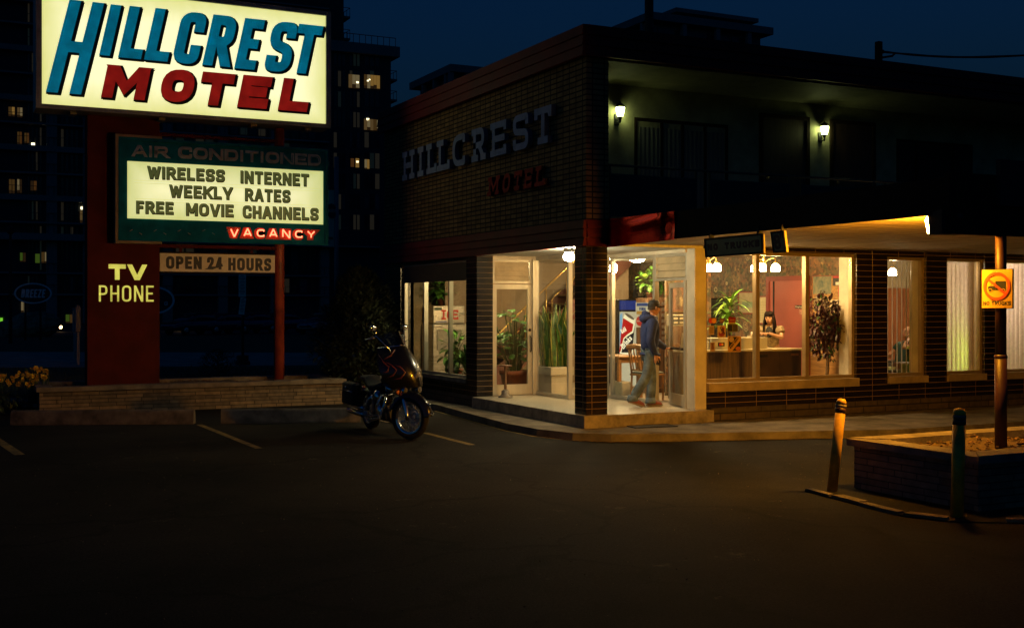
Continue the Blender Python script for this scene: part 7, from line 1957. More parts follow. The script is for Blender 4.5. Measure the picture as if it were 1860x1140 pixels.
mb = MB(); mb.lathe([(0, .06), (.10, .055), (.12, .03), (.12, 0)], bw(.70, -.12, .34), 20, axis=m3b); mb.mbox(Matrix.Translation(bw(.46, -.15, .42)) @ Matrix.Rotation(hd, 4, 'Z'), .16, .06, .22, .02); mb.build('engine_cover', mCHROME, bike)
mb = MB(); mb.tube([bw(.90, -.09, .60), bw(.98, -.15, .48), bw(.90, -.17, .30), bw(.55, -.18, .25), bw(.20, -.20, .25)], .024, 9); mb.tube([bw(.20, -.20, .25), bw(.14, -.20, .25), bw(-.42, -.21, .27), bw(-.50, -.21, .275)], [.026, .045, .045, .04], 12); mb.build('exhaust_pipe', mCHROME, bike)
mb = MB(); mb.tube([bw(.46, -.09, .60), bw(.36, -.17, .50), bw(.32, -.19, .36), bw(.20, -.20, .345)], .024, 9); mb.tube([bw(.20, -.20, .345), bw(.12, -.20, .35), bw(-.42, -.21, .38), bw(-.50, -.21, .385)], [.026, .042, .042, .036], 12); mb.build('exhaust_pipe', mCHROME, bike)
mb = MB(); mb.tube([bw(1.06, -.05, .62), bw(1.08, -.24, .60), bw(1.04, -.31, .42), bw(1.02, -.24, .22), bw(1.0, -.05, .18)], .016, 8); mb.tube([bw(1.06, .05, .62), bw(1.08, .24, .60), bw(1.04, .31, .42), bw(1.02, .24, .22), bw(1.0, .05, .18)], .016, 8); mb.build('crash_bar', mCHROME, bike)
for s in (-1, 1):
    mb = MB(); mb.mbox(Matrix.Translation(bw(.92, s*.30, .24)) @ Matrix.Rotation(hd, 4, 'Z') @ Matrix.Rotation(R(-12), 4, 'Y'), .26, .10, .025, .01); mb.build('footboard', mCHROME, bike)
    mb = MB(); bm = bmesh.new(); bmesh.ops.create_cube(bm, size=1); bmesh.ops.scale(bm, vec=(.56, .19, .36), verts=bm.verts)
    for v in bm.verts:
        if v.co.x > 0 and v.co.z < 0: v.co.x -= .08
        if v.co.z > 0: v.co.y *= .85
    bmesh.ops.bevel(bm, geom=bm.edges[:], offset=.05, segments=3, affect='EDGES', profile=.5); bmesh.ops.transform(bm, matrix=Matrix.Translation(bw(-.14, s*.27, .56)) @ Matrix.Rotation(hd, 4, 'Z'), verts=bm.verts); mb.addbm(bm, 0, True); sb = mb.build('saddlebag', mLEA, bike)
    mb = MB(); mb.tube([bw(-.40, s*.365, .60), bw(-.14, s*.372, .61), bw(.12, s*.365, .60)], .007, 6); mb.sphere(bw(-.14, s*.375, .66), .018, .018, .018, 8, 6); mb.build('latch_trim', mCHROME, sb)
mb = MB(); mb.tube([bw(.55, .12, .25), bw(.50, .30, .02)], .013, 8); mb.build('kickstand', mCHROME, bike)
mb = MB(); mb.sphere(bw(-.40, 0, .62), .04, .09, .04, 12, 8); mb.build('tail_light', M('red_lens', (.3, .015, .01), .2, var=0, coat=.5), bike)
# ---------------------------------------------------------------- lawn, path, far lot
mGRASS = M('dark_lawn', (.045, .062, .020), .95, var=.6, scale=3, bump=1.0, bscale=14)
mPATH = M('pale_path', (.36, .30, .23), .9, var=.3, scale=1.2, bump=.3)
def strip(name, pts_, mat, z, kind='structure'):
    mb = MB(); vs = [pt(px, py, Z=0) for px, py in pts_]; mb.add([(v.x, v.y, z) for v in vs], [tuple(range(len(vs)))]); return mb.build(name, mat, kind=kind)
strip('lawn', [(-700, 701), (-260, 716), (60, 716), (620, 700), (742, 664), (742, 664), (700, 600), (-700, 600)], mGRASS, .006)
strip('path', [(-700, 672), (0, 668), (300, 666), (700, 662), (700, 641), (300, 640), (0, 639), (-700, 638)], mPATH, .011)
strip('far_road', [(-700, 611), (700, 607), (700, 585), (-700, 585)], M('far_asphalt', (.03, .03, .032), .8, var=.2), .010)
gm = MB(); rg = random.Random(21)
for i in range(5200):
    px = rg.uniform(-20, 640); py = rg.uniform(669, 699 - .0*px); q = pt(px, py, Z=0)
    if q.y < yp + 2.0 and px > 60: continue
    h_ = rg.uniform(.05, .13); a = rg.uniform(0, 6.28); d = Vector((math.cos(a), math.sin(a), 0)); k = Vector((rg.gauss(0, .03), rg.gauss(0, .03), h_))
    gm.add([q - d*.008, q + d*.008, q + k], [(0, 1, 2)])
gm.build('grass', mGRASS, kind='stuff', fix=False)

# ---------------------------------------------------------------- apartment tower across the street
TY = 140.0
tw = thing('apartment_tower', 'tall dark apartment tower with a few lit windows rising behind the motel sign', 'apartment tower', (20, TY, 0))
mTWALL = M('tower_dark_wall', (.045, .048, .052), .7, var=.1, scale=.3); mTSLAB = M('tower_pale_concrete', (.24, .225, .21), .8, var=.1, scale=.3); mTGL = M('tower_window_glass', (.03, .036, .045), .12, var=.3, scale=.4)
mTBL = M('tower_curtained_glass', (.075, .085, .10), .3, var=.4, scale=.5); mTFA = glow('window_faint', (.75, .6, .35), .012, False); mTFB = glow('window_faint_green', (.4, .6, .45), .006, False)
def Xt(px): return pt(px, 555, Y=TY).x
xr1 = Xt(713); xr2 = Xt(627); xl = Xt(-90); xs_ = Xt(597)
b = MB(); b.box(xl, xr1, TY+.6, TY+18, 0, 34.6); b.build('wall', mTWALL, tw)
b = MB(); b.box(xl, xr2, TY+.6, TY+17.9, 34.61, 62); b.build('upper_wall', mTWALL, tw)
b = MB(); b.box(xs_, xr1+.9, TY-.3, TY+18.5, 33.6, 34.9); b.build('roof_slab', mTSLAB, tw)
b = MB()
b.tube([(xs_, TY, 36.0), (xr1+.4, TY, 36.0)], .05, 5)
for k in range(12): x = xs_ + (xr1+.4-xs_)*k/11; b.tube([(x, TY, 34.9), (x, TY, 36.0)], .04, 5)
b.build('roof_railing', mTWALL, tw)
cols = [Xt(p) for p in (-60, 33, 94, 160, 228, 305, 405, 500, 590)]
for x in cols[2:]:
    b = MB(); b.box(x-.55, x+.55, TY-.15, TY+.6, 0 if x > 10 else 9.9, 33 if x < xs_-1 else 9); b.build('column', mTSLAB, tw)
lv = [3.2, 5.6, 9.7] + [11.2 + 2.75*k for k in range(16)]
for k, z in enumerate(lv):
    if z > 40: break
    th = .62 if (k >= 3 and (k-3) % 2 == 1) or k == 2 else .2
    b = MB(); b.box(xl, xs_, TY-.3, TY+.595, z-th/2, z+th/2); sl_ = b.build('floor_slab', mTSLAB, tw)
    b = MB(); b.box(xl, xs_, TY-.27, TY-.22, z+th/2+.95, z+th/2+1.0)
    for q in range(70): x = xl + (xs_-xl)*q/69; b.box(x-.02, x+.02, TY-.265, TY-.225, z+th/2, z+th/2+.949)
    b.build('balcony_rail', mTWALL, sl_)
b = MB(); b.box(xl, xr1+1, TY-1.2, TY+.59, 9.2, 9.38); b.build('podium_edge', mTSLAB, tw)
mLIT = [glow('window_amber', (1.0, .55, .12), .16, False), glow('window_dim_orange', (.9, .36, .08), .05, False), glow('window_green', (.45, .85, .08), .06, False), glow('window_pale', (1.0, .85, .40), .55, False), glow('window_dim_amber', (1.0, .6, .2), .07, False), glow('window_bright_green', (.3, 1.0, .05), .55, False), glow('bulb_glow', (1.0, .9, .55), 2.5, False)]
rw = random.Random(9)
for i in range(1, len(cols)-1):
    for k in range(len(lv)-1):
        z0, z1 = lv[k]+.35, lv[k+1]-.35
        if z1 > 37 or z1-z0 < .5: continue
        b = MB(); xa, xb = cols[i]+.9, cols[i+1]-.9; n = 4
        for j in range(n):
            x0 = xa + (xb-xa)*j/n + .12; x1 = xa + (xb-xa)*(j+1)/n - .12; b.box(x0, x1, TY+.52, TY+.598, z0, z1, rw.choice((0, 0, 0, 0, 1, 1, 2, 3)))
        b.build('window', [mTGL, mTBL, mTFA, mTFB], tw)
mCURL = [glow('lit_curtain_%s' % n_, c_, e_, False) for n_, c_, e_ in (('ochre', (.8, .42, .10), .05), ('brown', (.5, .25, .08), .03), ('cream', (1.0, .75, .35), .12))]
def lit(x0, y0, x1, y1, m, nm='lit_window'):
    A = pt(x0, y1, Y=TY+.5); B = pt(x1, y0, Y=TY+.5); n = 1 if nm != 'lit_window' or B.x-A.x < .5 else max(2, int((B.x-A.x)/.42)); b = MB()
    for j in range(n):
        xa = A.x + (B.x-A.x)*j/n + (.025 if n > 1 else 0); xb = A.x + (B.x-A.x)*(j+1)/n - (.025 if n > 1 else 0); zc_ = A.z + (B.z-A.z)*(rw.uniform(0, .35) if n > 1 else 0)
        mi = 0 if (n == 1 or rw.random() < .45) else rw.choice((1, 2, 3))
        b.box(xa, xb, TY+.44, TY+.515, zc_ + (.003 if n > 1 else 0), B.z, mi)
        if zc_ > A.z + .02: b.box(xa, xb, TY+.45, TY+.515, A.z, zc_, 2)
    return b.build(nm, [mLIT[m]] + mCURL, tw)
for a_ in ((15, 195, 27, 211, 0), (31, 196, 41, 213, 4), (31, 240, 40, 262, 1), (44, 242, 53, 260, 1), (16, 326, 27, 351, 1), (31, 326, 40, 350, 1), (55, 329, 67, 346, 1), (145, 383, 155, 405, 4), (36, 459, 47, 475, 2), (64, 461, 72, 478, 2), (75, 458, 87, 478, 4),
           (633, 137, 653, 160, 4), (661, 138, 690, 160, 0), (661, 218, 690, 236, 4), (637, 288, 643, 303, 1), (646, 288, 652, 304, 0), (662, 290, 671, 307, 0), (0, 577, 5, 590, 5), (119, 571, 134, 590, 2), (38, 548, 48, 570, 2)): lit(*a_)
for px, py, s in ((60, 262, 3.2), (649, 150, 2.2), (668, 147, 1.6), (671, 145, 1.4), (668, 217, 2.4), (649, 294, 2.2), (150, 378, 3.5)): lit(px-s, py-s*.7, px+s, py+s*.7, 6, 'lamp_spot')
for k in range(9):
    yy = 106 + 37.2*k
    for (x0, x1) in ((605, 628), (634, 654), (661, 690)):
        A = pt(x0, yy+13, Y=TY+.6); B = pt(x1, yy-13, Y=TY+.6)
        if A.z < 10: continue
        b = MB(); n = 3
        for j in range(n): b.box(A.x + (B.x-A.x)*j/n + .08, A.x + (B.x-A.x)*(j+1)/n - .08, TY+.54, TY+.599, A.z, B.z, rw.choice((0, 0, 0, 1, 1, 2, 3)))
        b.build('window', [mTGL, mTBL, mTFA, mTFB], tw)
for px0, rows in ((713, (135, 172)), (627, (20, 60))):
    x = Xt(px0)
    for yy in rows:
        z = pt(px0, yy+9, Y=TY).z
        b = MB(); b.box(x+.01, x+1.0, TY+1, TY+6, z, z+.25); bl_ = b.build('balcony', mTSLAB, tw)
        b = MB(); b.tube([(x+.95, TY+1.05, z+1.3), (x+.95, TY+5.9, z+1.3)], .04, 5); b.tube([(x+.0, TY+1.05, z+1.3), (x+.95, TY+1.05, z+1.3)], .04, 5)
        for q in range(5): b.tube([(x+.95, TY+1.05+q*1.2, z+.25), (x+.95, TY+1.05+q*1.2, z+1.3)], .035, 5)
        b.build('balcony_railing', mTWALL, bl_)
# two roofs beyond the motel
def penthouse(lab, x0, x1, y0, y1, zt, colx, extra=None):
    t = thing('distant_block', lab, 'apartment block', ((x0+x1)/2, y0, 0))
    b = MB(); b.box(x0+1, x1-.8, y0+1, y1, 0, zt-.7); b.build('wall', M('far_block_wall', (.10, .115, .13), .8, var=.15, scale=.3), t)
    b = MB(); b.box(x0, x1, y0, y1+.5, zt-.69, zt); b.build('roof_slab', mTSLAB, t)
    for x in colx:
        b = MB(); b.box(x-.22, x+.22, y0+.15, y0+.6, zt-12, zt-.7); b.build('column', mTSLAB, t)
    n = max(2, int((y1-y0)/3))
    for k in range(n):
        y = y0+1 + (y1-y0-1.5)*k/n; b = MB(); b.box(x0+.1, x0+.5, y+.4, y+.8, zt-12, zt-.7); b.build('column', mTSLAB, t)
    for k in range(4):
        b = MB(); xa = x0+1.5 + (x1-x0-3)*k/4; b.box(xa, xa + (x1-x0-3)/4-.5, y0+.9, y0+.999, zt-5, zt-1.2); b.build('window', mTGL, t)
    return t
def pX(px, Y): return pt(px, 555, Y=Y).x
penthouse('dark roof storey of a far block just left of the brick wall\'s roofline', pX(818, 100), pX(900, 100), 100, 110, pt(818, 116, Y=100).z, [pX(p, 100) for p in (822, 850)])
penthouse('dark rooftop storeys of a far block above the motel\'s brick corner', pX(1180, 90), pX(1405, 90), 90, 104, pt(1250, 30, Y=90).z, [pX(p, 90) for p in (1246, 1307, 1364)])
t = thing('rooftop_hut', 'small plant room with an overhanging slab on the far block above the motel roof', 'roof structure', (pX(1300, 93), 93, pt(1250, 30, Y=90).z))
zz = pt(1250, 30, Y=90).z
b = MB(); b.box(pX(1240, 93), pX(1372, 93), 93, 98, zz+.001, zz+.9); b.build('wall', MATS['far_block_wall'], t)
b = MB(); b.box(pX(1228, 92), pX(1378, 92), 92, 99, zz+.901, zz+1.3); b.build('roof_slab', mTSLAB, t)
# roof hardware on the motel
q = pt(1179, 57, Y=19.0); t = thing('roof_vent', 'dark vent pipe standing on the motel roof above the brick corner', 'vent pipe', (q.x, 19, 6.12))
b = MB(); b.tube([(q.x, 19, 6.12), (q.x, 19, 8.25)], .085, 12); b.build('pipe', mBLKM, t); b = MB(); b.lathe([(.12, 8.25), (.16, 8.3), (.0, 8.45)], (q.x, 19, 0), 12); b.build('cowl', mBLKM, t)
q = pt(1596, 110, Y=15.7); t = thing('service_mast', 'short roof mast with a bracket at the edge of the motel roof', 'utility mast', (q.x, 15.7, 6.12)); zt = pt(1596, 76, Y=15.7).z; zc_ = pt(1600, 94, Y=15.7).z
b = MB(); b.bbox(q.x-.05, q.x+.05, 15.65, 15.75, 6.05, zt, .01); b.build('mast', mBRNM, t)
b = MB(); b.tube([(q.x, 15.7, zc_-.12), (q.x+.3, 15.68, zc_-.06), (q.x+.36, 15.66, zc_)], .02, 6); b.lathe([(0, -.04), (.035, -.03), (.035, .03), (0, .04)], (q.x+.08, 15.7, zc_), 8); b.build('bracket', mBLKM, t)
e1 = pt(1860, 101, Y=13.5); e2 = e1 + (e1 - Vector((q.x, 15.7, zc_)))*1.2 + ZU*.6
b = MB(); rr_ = random.Random(2); cp = []
for k in range(41):
    u = k/40; p = Vector((q.x+.05, 15.7, zc_)).lerp(e1, u*2) if u <= .5 else e1.lerp(e2, u*2-1); p.z -= .06*math.sin(math.pi*min(1, u*2)); cp.append(p)
b.tube(cp, [.016 + .006*rr_.random() for _ in cp], 6); o = b.build('power_cable', mBLKM); rebase(o, cp[0]); _props(o, 'dark overhead cable running right from the roof mast', 'cable', None, None)

# ---------------------------------------------------------------- street furniture across the lawn
q = pt(611, 640, Y=37); t = thing('banner_post', 'grey lamp post carrying a pale vertical banner right of the letter board', 'lamp post', (q.x, 37, 0))
b = MB(); b.tube([(q.x, 37, 0), (q.x, 37, pt(611, 285, Y=37).z)], .075, 12); b.lathe([(.16, 0), (.14, .35), (.08, .45)], (q.x, 37, 0), 12); b.build('post', M('grey_post_paint', (.20, .20, .20), .5, .2, var=.15), t)
A, B = pt(594.5, 448, Y=37), pt(608.5, 345, Y=37)
b = MB(); n = 10
for i in range(n):
    za, zb_ = A.z + (B.z-A.z)*i/n, A.z + (B.z-A.z)*(i+1)/n; w0, w1 = .02*math.sin(i*.9), .02*math.sin((i+1)*.9)
    b.prism([(A.x - .12*(1-i/n), 37+w0, za), (B.x, 37+w0*.3, za), (B.x, 37+w1*.3, zb_), (A.x - .12*(1-(i+1)/n), 37+w1, zb_)], (0, 0, 0), (0, .012, 0))
bn_ = b.build('banner', M('cream_banner', (.70, .58, .42), .8, var=.12), t)
b = MB(); c = pt(602, 383, Y=36.97); b.prism([(c.x + .17*math.cos(a), 36.94, c.z + .24*math.sin(a)) for a in [k*.3142 for k in range(20)]], (0, 0, 0), (0, .008, 0)); em = b.build('emblem', mNAVY, bn_)
write('BREEZE', (c.x-.13, 36.935, c.z-.05), XU, ZU, -YU, .26, .10, .016, .012, MATS['cream_banner'], bn_, one=True, name='lettering', depth=.002)
b = MB(); b.box(A.x+.0, B.x-.08, 36.955, 36.962, A.z+.25, A.z+.32); b.build('red_mark', M('brown_red_mark', (.25, .10, .06), .6), bn_)
b = MB(); b.tube([(A.x-.16, 37, A.z-.03), (q.x, 37, A.z-.03)], .02, 6); b.tube([(A.x, 37, B.z+.02), (q.x, 37, B.z+.02)], .02, 6); b.build('banner_arm', mBLKM, t)
q = pt(441, 663, Z=0); t = thing('parking_sign', 'post with two small pale notice plates on a black base beyond the planter', 'street sign', q); f_ = q.x*FW[0] + q.y*FW[1]; sc2 = f_/FPX
zt = H + 58*sc2
b = MB(); b.tube([q + ZU*.2, Vector((q.x, q.y, zt))], .045, 10); b.build('post', mBLKM, t)
b = MB(); b.bbox(q.x-.20, q.x+.20, q.y-.2, q.y+.2, .0, .14, .02); b.bbox(q.x-.16, q.x+.16, q.y-.16, q.y+.16, .141, .33, .03); b.build('base', mBLKM, t)
mNOT = M('pale_notice_plate', (.82, .76, .68), .5, var=.05)
def plate(z0, z1, w, tilt):
    b = MB(); mt = Matrix.Translation((q.x-.03, q.y-.06, (z0+z1)/2)) @ Matrix.Rotation(R(-26), 4, 'Z') @ Matrix.Rotation(R(tilt), 4, 'Y'); b.mbox(mt, w, .012, z1-z0, .003); o = b.build('notice_plate', mNOT, t)
    b = MB(); n = int((z1-z0)/.055)
    for k in range(n): b.mbox(mt @ Matrix.Translation((0, -.009, (z1-z0)*(.42 - .84*k/n))), w*(.75 if k % 3 else .5), .004, .014)
    b.build('text_line', mBLKM, o)
plate(H + 16*sc2, H + 57*sc2, .24, 0); plate(H - 16*sc2, H + 14.5*sc2, .19, 7)
def post_(lab, px, pyb, pyt, w):
    q = pt(px, pyb, Z=0); f_ = q.x*FW[0]+q.y*FW[1]; zt = H + (555-pyt)/FPX*f_; t = thing('marker_post', lab, 'post', q, 'pale rounded posts by the path')
    b = MB(); b.bbox(q.x-.045, q.x+.045, q.y-.04, q.y+.04, 0, zt-.9, .01); b.build('leg', M('white_post_paint', (.36, .33, .28), .5, var=.15), t)
    b = MB(); b.bbox(q.x-w, q.x+w, q.y-.06, q.y+.06, zt-.9, zt-w, .03); b.lathe([(w*1.02, -.06), (w*1.02, .06)], (q.x, q.y, zt-w), 18, axis=Matrix.Rotation(R(90), 3, 'X')); b.sphere((q.x, q.y, zt-w), w, .06, w, 14, 8); b.build('panel', M('pale_grey_meter', (.30, .27, .23), .4, var=.15), t)
post_('nearest pale rounded post beside the maroon column', 142, 663, 553, .085); post_('shorter pale rounded post half hidden behind the nearest one', 136, 652, 558, .085)
# oval signs
def oval(name, lab, px, py, rx, ry, t_, text, tx):
    u = (px-930)/FPX; P = Vector((t_*(FW[0]+u*RT[0]), t_*(FW[1]+u*RT[1]), H + (555-py)/FPX*t_)); k = t_/FPX
    t = thing(name, lab, 'oval sign', (P.x, P.y, 0))
    def e(rx_, ry_, dy, dep, m, nm, par):
        b = MB(); b.prism([P + XU*(rx_*k*1.12*math.cos(a)) + ZU*(ry_*k*math.sin(a)) - YU*dy for a in [q*.19635 for q in range(32)]], (0, 0, 0), (0, -dep, 0)); return b.build(nm, m, par)
    bd_ = e(rx, ry, 0, .05, M('pale_oval_rim', (.85, .87, .90), .6, var=.1), 'rim', t); e(rx*.90, ry*.86, .051, .01, M('dark_oval_face', (.03, .034, .04), .6, var=.1), 'face', t)
    if text: write(text, P + XU*(tx[0]*k*1.12) + ZU*(tx[1]*k) - YU*.066, XU, ZU, -YU, tx[2]*k*1.12, tx[3]*k, tx[4]*k, tx[5]*k, MATS['pale_oval_rim'], t, shear=tx[6], depth=.01)
    b = MB(); b.tube([(P.x-.4, P.y+.1, 0), (P.x-.4, P.y+.1, P.z)], .06, 8); b.tube([(P.x+.4, P.y+.1, 0), (P.x+.4, P.y+.1, P.z)], .06, 8); b.build('post', mBLKM, t)
oval('oval_sign', 'dark oval BREEZE sign with a pale rim above the boulder', 60, 532.5, 28.5, 19, 66, 'BREEZE', (-18.5, -8, 36, 15.5, 2.9, 1.1, .12))
oval('oval_sign', 'dark oval sign half hidden behind the maroon column', 276, 545, 36, 26, 66, 'G', (19, -9.5, 5.5, 7, 1.3, .5, 0))
# boulder
q = pt(50, 612, Z=0); t_ = q.x*FW[0]+q.y*FW[1]; bm = bmesh.new(); bmesh.ops.create_icosphere(bm, subdivisions=4, radius=1)
from mathutils import noise as _n
for v in bm.verts:
    n_ = v.co.normalized(); k = 1 + .22*_n.noise(n_*1.7 + Vector((3, 1, 0))) + .07*_n.noise(n_*6)
    v.co = Vector((n_.x*2.15*k, n_.y*.9*k, max(-.15, n_.z*.95*k + .55 + .30*n_.x)))
bmesh.ops.transform(bm, matrix=Matrix.Translation((q.x, q.y+.8, 0)) @ Matrix.Rotation(R(-YAW), 4, 'Z'), verts=bm.verts)
b = MB(); b.addbm(bm, 0); o = b.build('boulder', M('sandstone_boulder', (.22, .17, .115), .9, var=.4, scale=2.5, bump=.8, bscale=5)); rebase(o, (q.x, q.y+.8, 0)); _props(o, 'large sandstone boulder on the far lawn below the oval sign', 'boulder', None, None)
def gspot(lab, px, py):
    q = pt(px, py+7, Z=0); t = thing('ground_spotlight', lab, 'spotlight', q, 'small ground spotlights glowing on the far lawn')
    d = Vector((-.5, -.8, .25)).normalized(); m3 = d.to_track_quat('Z', 'Y').to_matrix(); c = q + ZU*.32
    b = MB(); b.tube([q, c], .03, 6); b.lathe([(0, -.2), (.10, -.16), (.14, .05), (.13, .05)], c, 12, axis=m3); b.build('lamp_body', mBLKM, t)
    b = MB(); b.lathe([(.13, .045), (0, .07)], c, 12, axis=m3); b.build('lens', gSPOT, t)
gspot('ground spotlight glowing right of the boulder', 111, 595); gspot('ground spotlight glowing left of the dark parked cars', 326, 594)
# ---------------------------------------------------------------- parked cars across the street
def make_car(lab, mat):
    t = thing('parked_car', lab, 'car', (0, 0, 0), 'cars parked across the street')
    prof = [(-2.2, .42, .72, .70), (-2.12, .32, .92, .80), (-1.7, .27, 1.0, .86), (-.9, .25, .98, .88), (.3, .25, .96, .88), (1.1, .25, .93, .88), (1.8, .27, .84, .84), (2.15, .33, .70, .76), (2.25, .42, .60, .66)]
    def lf_(secs, nm, m, par, seg=16, p=.5):
        b = MB(); vs = []
        for x, z0, z1, w in secs:
            for k in range(seg):
                a = 2*math.pi*k/seg; cx_ = math.copysign(abs(math.cos(a))**p, math.cos(a)); sz_ = math.copysign(abs(math.sin(a))**p, math.sin(a)); vs.append((x, w*cx_, (z0+z1)/2 + (z1-z0)/2*sz_))
        n = len(secs); b.add(vs, [(i*seg+k, i*seg+(k+1) % seg, (i+1)*seg+(k+1) % seg, (i+1)*seg+k) for i in range(n-1) for k in range(seg)], 0, True)
        b.f.append(list(range(seg))); b.m.append(0); b.sm.append(False); b.f.append([(n-1)*seg+k for k in range(seg)]); b.m.append(0); b.sm.append(False); return b.build(nm, m, par)
    lf_(prof, 'body', mat, t)
    gl_ = M('dark_car_glass', (.015, .017, .02), .06, var=0, coat=1.0)
    lf_([(-1.75, .85, .98, .68), (-1.15, .85, 1.34, .66), (-.5, .85, 1.43, .65), (.2, .85, 1.42, .65), (.75, .85, 1.18, .67), (1.2, .85, .94, .70)], 'window_glass', gl_, t)
    lf_([(-1.25, 1.33, 1.38, .60), (-.5, 1.40, 1.46, .60), (.2, 1.40, 1.45, .60), (.42, 1.34, 1.40, .58)], 'roof', mat, t, p=.8)
    for x in (-1.35, 1.38):
        for s in (-1, 1):
            b = MB(); ax = Matrix.Rotation(R(90), 3, 'X'); b.lathe([(.0, -.1), (.2, -.1), (.30, -.1), (.325, -.06), (.325, .06), (.30, .1), (.2, .1), (0, .1)], (x, s*.80, .325), 20, axis=ax); w_ = b.build('wheel', mRUB, t)
            b = MB(); b.lathe([(0, .0), (.05, .03), (.19, .01), (.2, -.02)], (x, s*.90, .325), 16, axis=Matrix.Rotation(R(-90*s), 3, 'X')); b.build('rim', mSTEEL, w_)
    for s in (-1, 1):
        b = MB(); b.sphere((2.10, s*.58, .66), .13, .16, .075, 10, 7); b.build('headlight', MATS['clear_lens'], t)
        b = MB(); b.sphere((-2.14, s*.6, .76), .08, .16, .09, 10, 7); b.build('tail_light', MATS['red_lens'], t)
        b = MB(); b.sphere((.72, s*.98, .98), .07, .10, .06, 8, 6); b.build('wing_mirror', mat, t)
    b = MB(); b.box(2.22, 2.262, -.45, .45, .48, .60); b.build('grille', mBLKM, t)
    return t
mCAR = M('dark_blue_car_paint', (.02, .028, .05), .15, var=0, coat=1.0); mCAR2 = M('silver_car_paint', (.22, .23, .25), .25, .4, var=0, coat=1.0)
base = make_car('dark car nearest to the glowing ground spotlight', mCAR); sil = make_car('silver grey car parked in front of the tower beyond the orange red post', mCAR2)
def park(o, px, t_, deg):
    u = (px-930)/FPX; o.location = (t_*(FW[0]+u*RT[0]), t_*(FW[1]+u*RT[1]), .012); o.rotation_euler = (0, 0, R(deg))
park(base, 352, 78, -150)
for lab, px, t_, dg in (('dark car second from the glowing ground spotlight', 405, 80, -150), ('dark car seen just left of the notice post', 455, 82, -150), ('dark car partly behind the orange red post', 505, 84, -150)):
    park(copy_tree(base, label=lab), px, t_, dg)
park(sil, 588, 80, -140)
# ---------------------------------------------------------------- shrubs, flowers, stones
mYEW = M('dark_conifer_needles', (.010, .018, .008), .7, var=.4, scale=6)
def evergreen(name, lab, c, rx, ry, h_, n, L, mats, cat='shrub'):
    t = thing(name, lab, cat, c); lf = MB(); st = MB(); C_ = Vector(c)
    st.tube([C_, C_ + ZU*h_*.55], [.06, .025], 8)
    for k in range(14):
        a = k*2.4; d = Vector((math.cos(a), math.sin(a), 0)); z = h_*(.15+.05*k); st.tube([C_+ZU*z, C_+ZU*(z+.12)+d*rx*.7*(1-z/h_*.6)], [.02, .006], 5, cap=False)
    for i in range(n):
        v = rnd.random(); z = h_*(.04 + .96*v); prof = (1 - v**2.2)**.6*(.75+.5*min(1, v*4)) ; a = rnd.uniform(0, 6.283); k = (1 + .22*math.sin(a*3 + z*4) + .12*math.sin(a*7 - z*9))
        rr = rnd.uniform(.62, 1.05)*prof*k*.9; q = C_ + Vector((math.cos(a)*rx*rr, math.sin(a)*ry*rr, z)); d = Vector((math.cos(a), math.sin(a), rnd.uniform(-.2, 1.2)))
        blade(lf, q, d + sph(rnd)*.5, ZU, L*rnd.uniform(.6, 1.3), L*.38, .2, rnd.randrange(len(mats)), 2)
    lf.build('foliage', mats, t, fix=False); st.build('trunk', mBARK, t); return t
q = Vector((7.92, 23.2, 0)); evergreen('evergreen_shrub', 'big dark evergreen shrub between the sign planter and the brick wall', q, .78, .75, 2.7, 9500, .17, [mYEW, M('dark_conifer_needles_light', (.016, .026, .010), .7, var=.3)])
q = pt(396, 682, Z=0); evergreen('low_shrub', 'low russet shrub behind the middle of the sign planter', q, .62, .5, .72, 1500, .08, [M('russet_leaf', (.13, .075, .022), .6, var=.4), M('olive_leaf', (.07, .07, .02), .6, var=.4)])
mPETAL = M('daffodil_petal', (.88, .62, .05), .5, var=.2, scale=20); mTRUMP = M('daffodil_trumpet', (.85, .45, .02), .5, var=.1); mDLEAF = M('daffodil_leaf', (.045, .085, .025), .5, var=.3)
def daff(lab, c, n, rx, ry, h_):
    t = thing('daffodil_clump', lab, 'flowers', c, 'daffodil clumps by the sign planter'); lf = MB(); C_ = Vector(c)
    for i in range(n*5):
        q = C_ + Vector((rnd.uniform(-rx, rx), rnd.uniform(-ry, ry), 0)); blade(lf, q, Vector((rnd.gauss(0, .25), rnd.gauss(0, .25), 1)), XU, h_*rnd.uniform(.6, .95), .02, .2, 0, 3)
    for i in range(n):
        q = C_ + Vector((rnd.uniform(-rx, rx), rnd.uniform(-ry, ry), h_*rnd.uniform(.75, 1.1))); d = Vector((rnd.gauss(0, .5)-.4, rnd.gauss(0, .5)-.6, .1)).normalized(); lf.tube([(q.x, q.y, C_.z), q - d*.01], .004, 4, cap=False)
        m3 = d.to_track_quat('Z', 'Y').to_matrix(); fl_ = MB()
        for k in range(6):
            a = k*math.pi/3; blade(fl_, q, m3 @ Vector((math.cos(a), math.sin(a), .1)), d, .052, .036, .1, 0, 2)
        fl_.lathe([(.010, 0), (.014, .02), (.020, .034)], q, 8, 1, axis=m3); fl_.build('bloom', [mPETAL, mTRUMP], t, fix=False)
    lf.build('leaves', mDLEAF, t, fix=False)
bed = MB(); bp = [pt(-90, 742, Z=0), pt(66, 745, Z=0), Vector((1.62, 24.4, 0)), Vector((-3.2, 24.4, 0))]; bed.prism([(p.x, p.y, 0) for p in bp], (0, 0, 0), (0, 0, .10)); bed.build('flower_bed', mSOIL, kind='structure')
daff('daffodil clump at the left edge of the frame', pt(16, 705, Y=23.0)*1 - ZU*(pt(16, 705, Y=23.0).z - .1), 22, .42, .3, .62)
daff('tall daffodil clump beside the left end of the sign planter', pt(70, 700, Y=23.2) - ZU*(pt(70, 700, Y=23.2).z - .1), 26, .22, .3, .66)
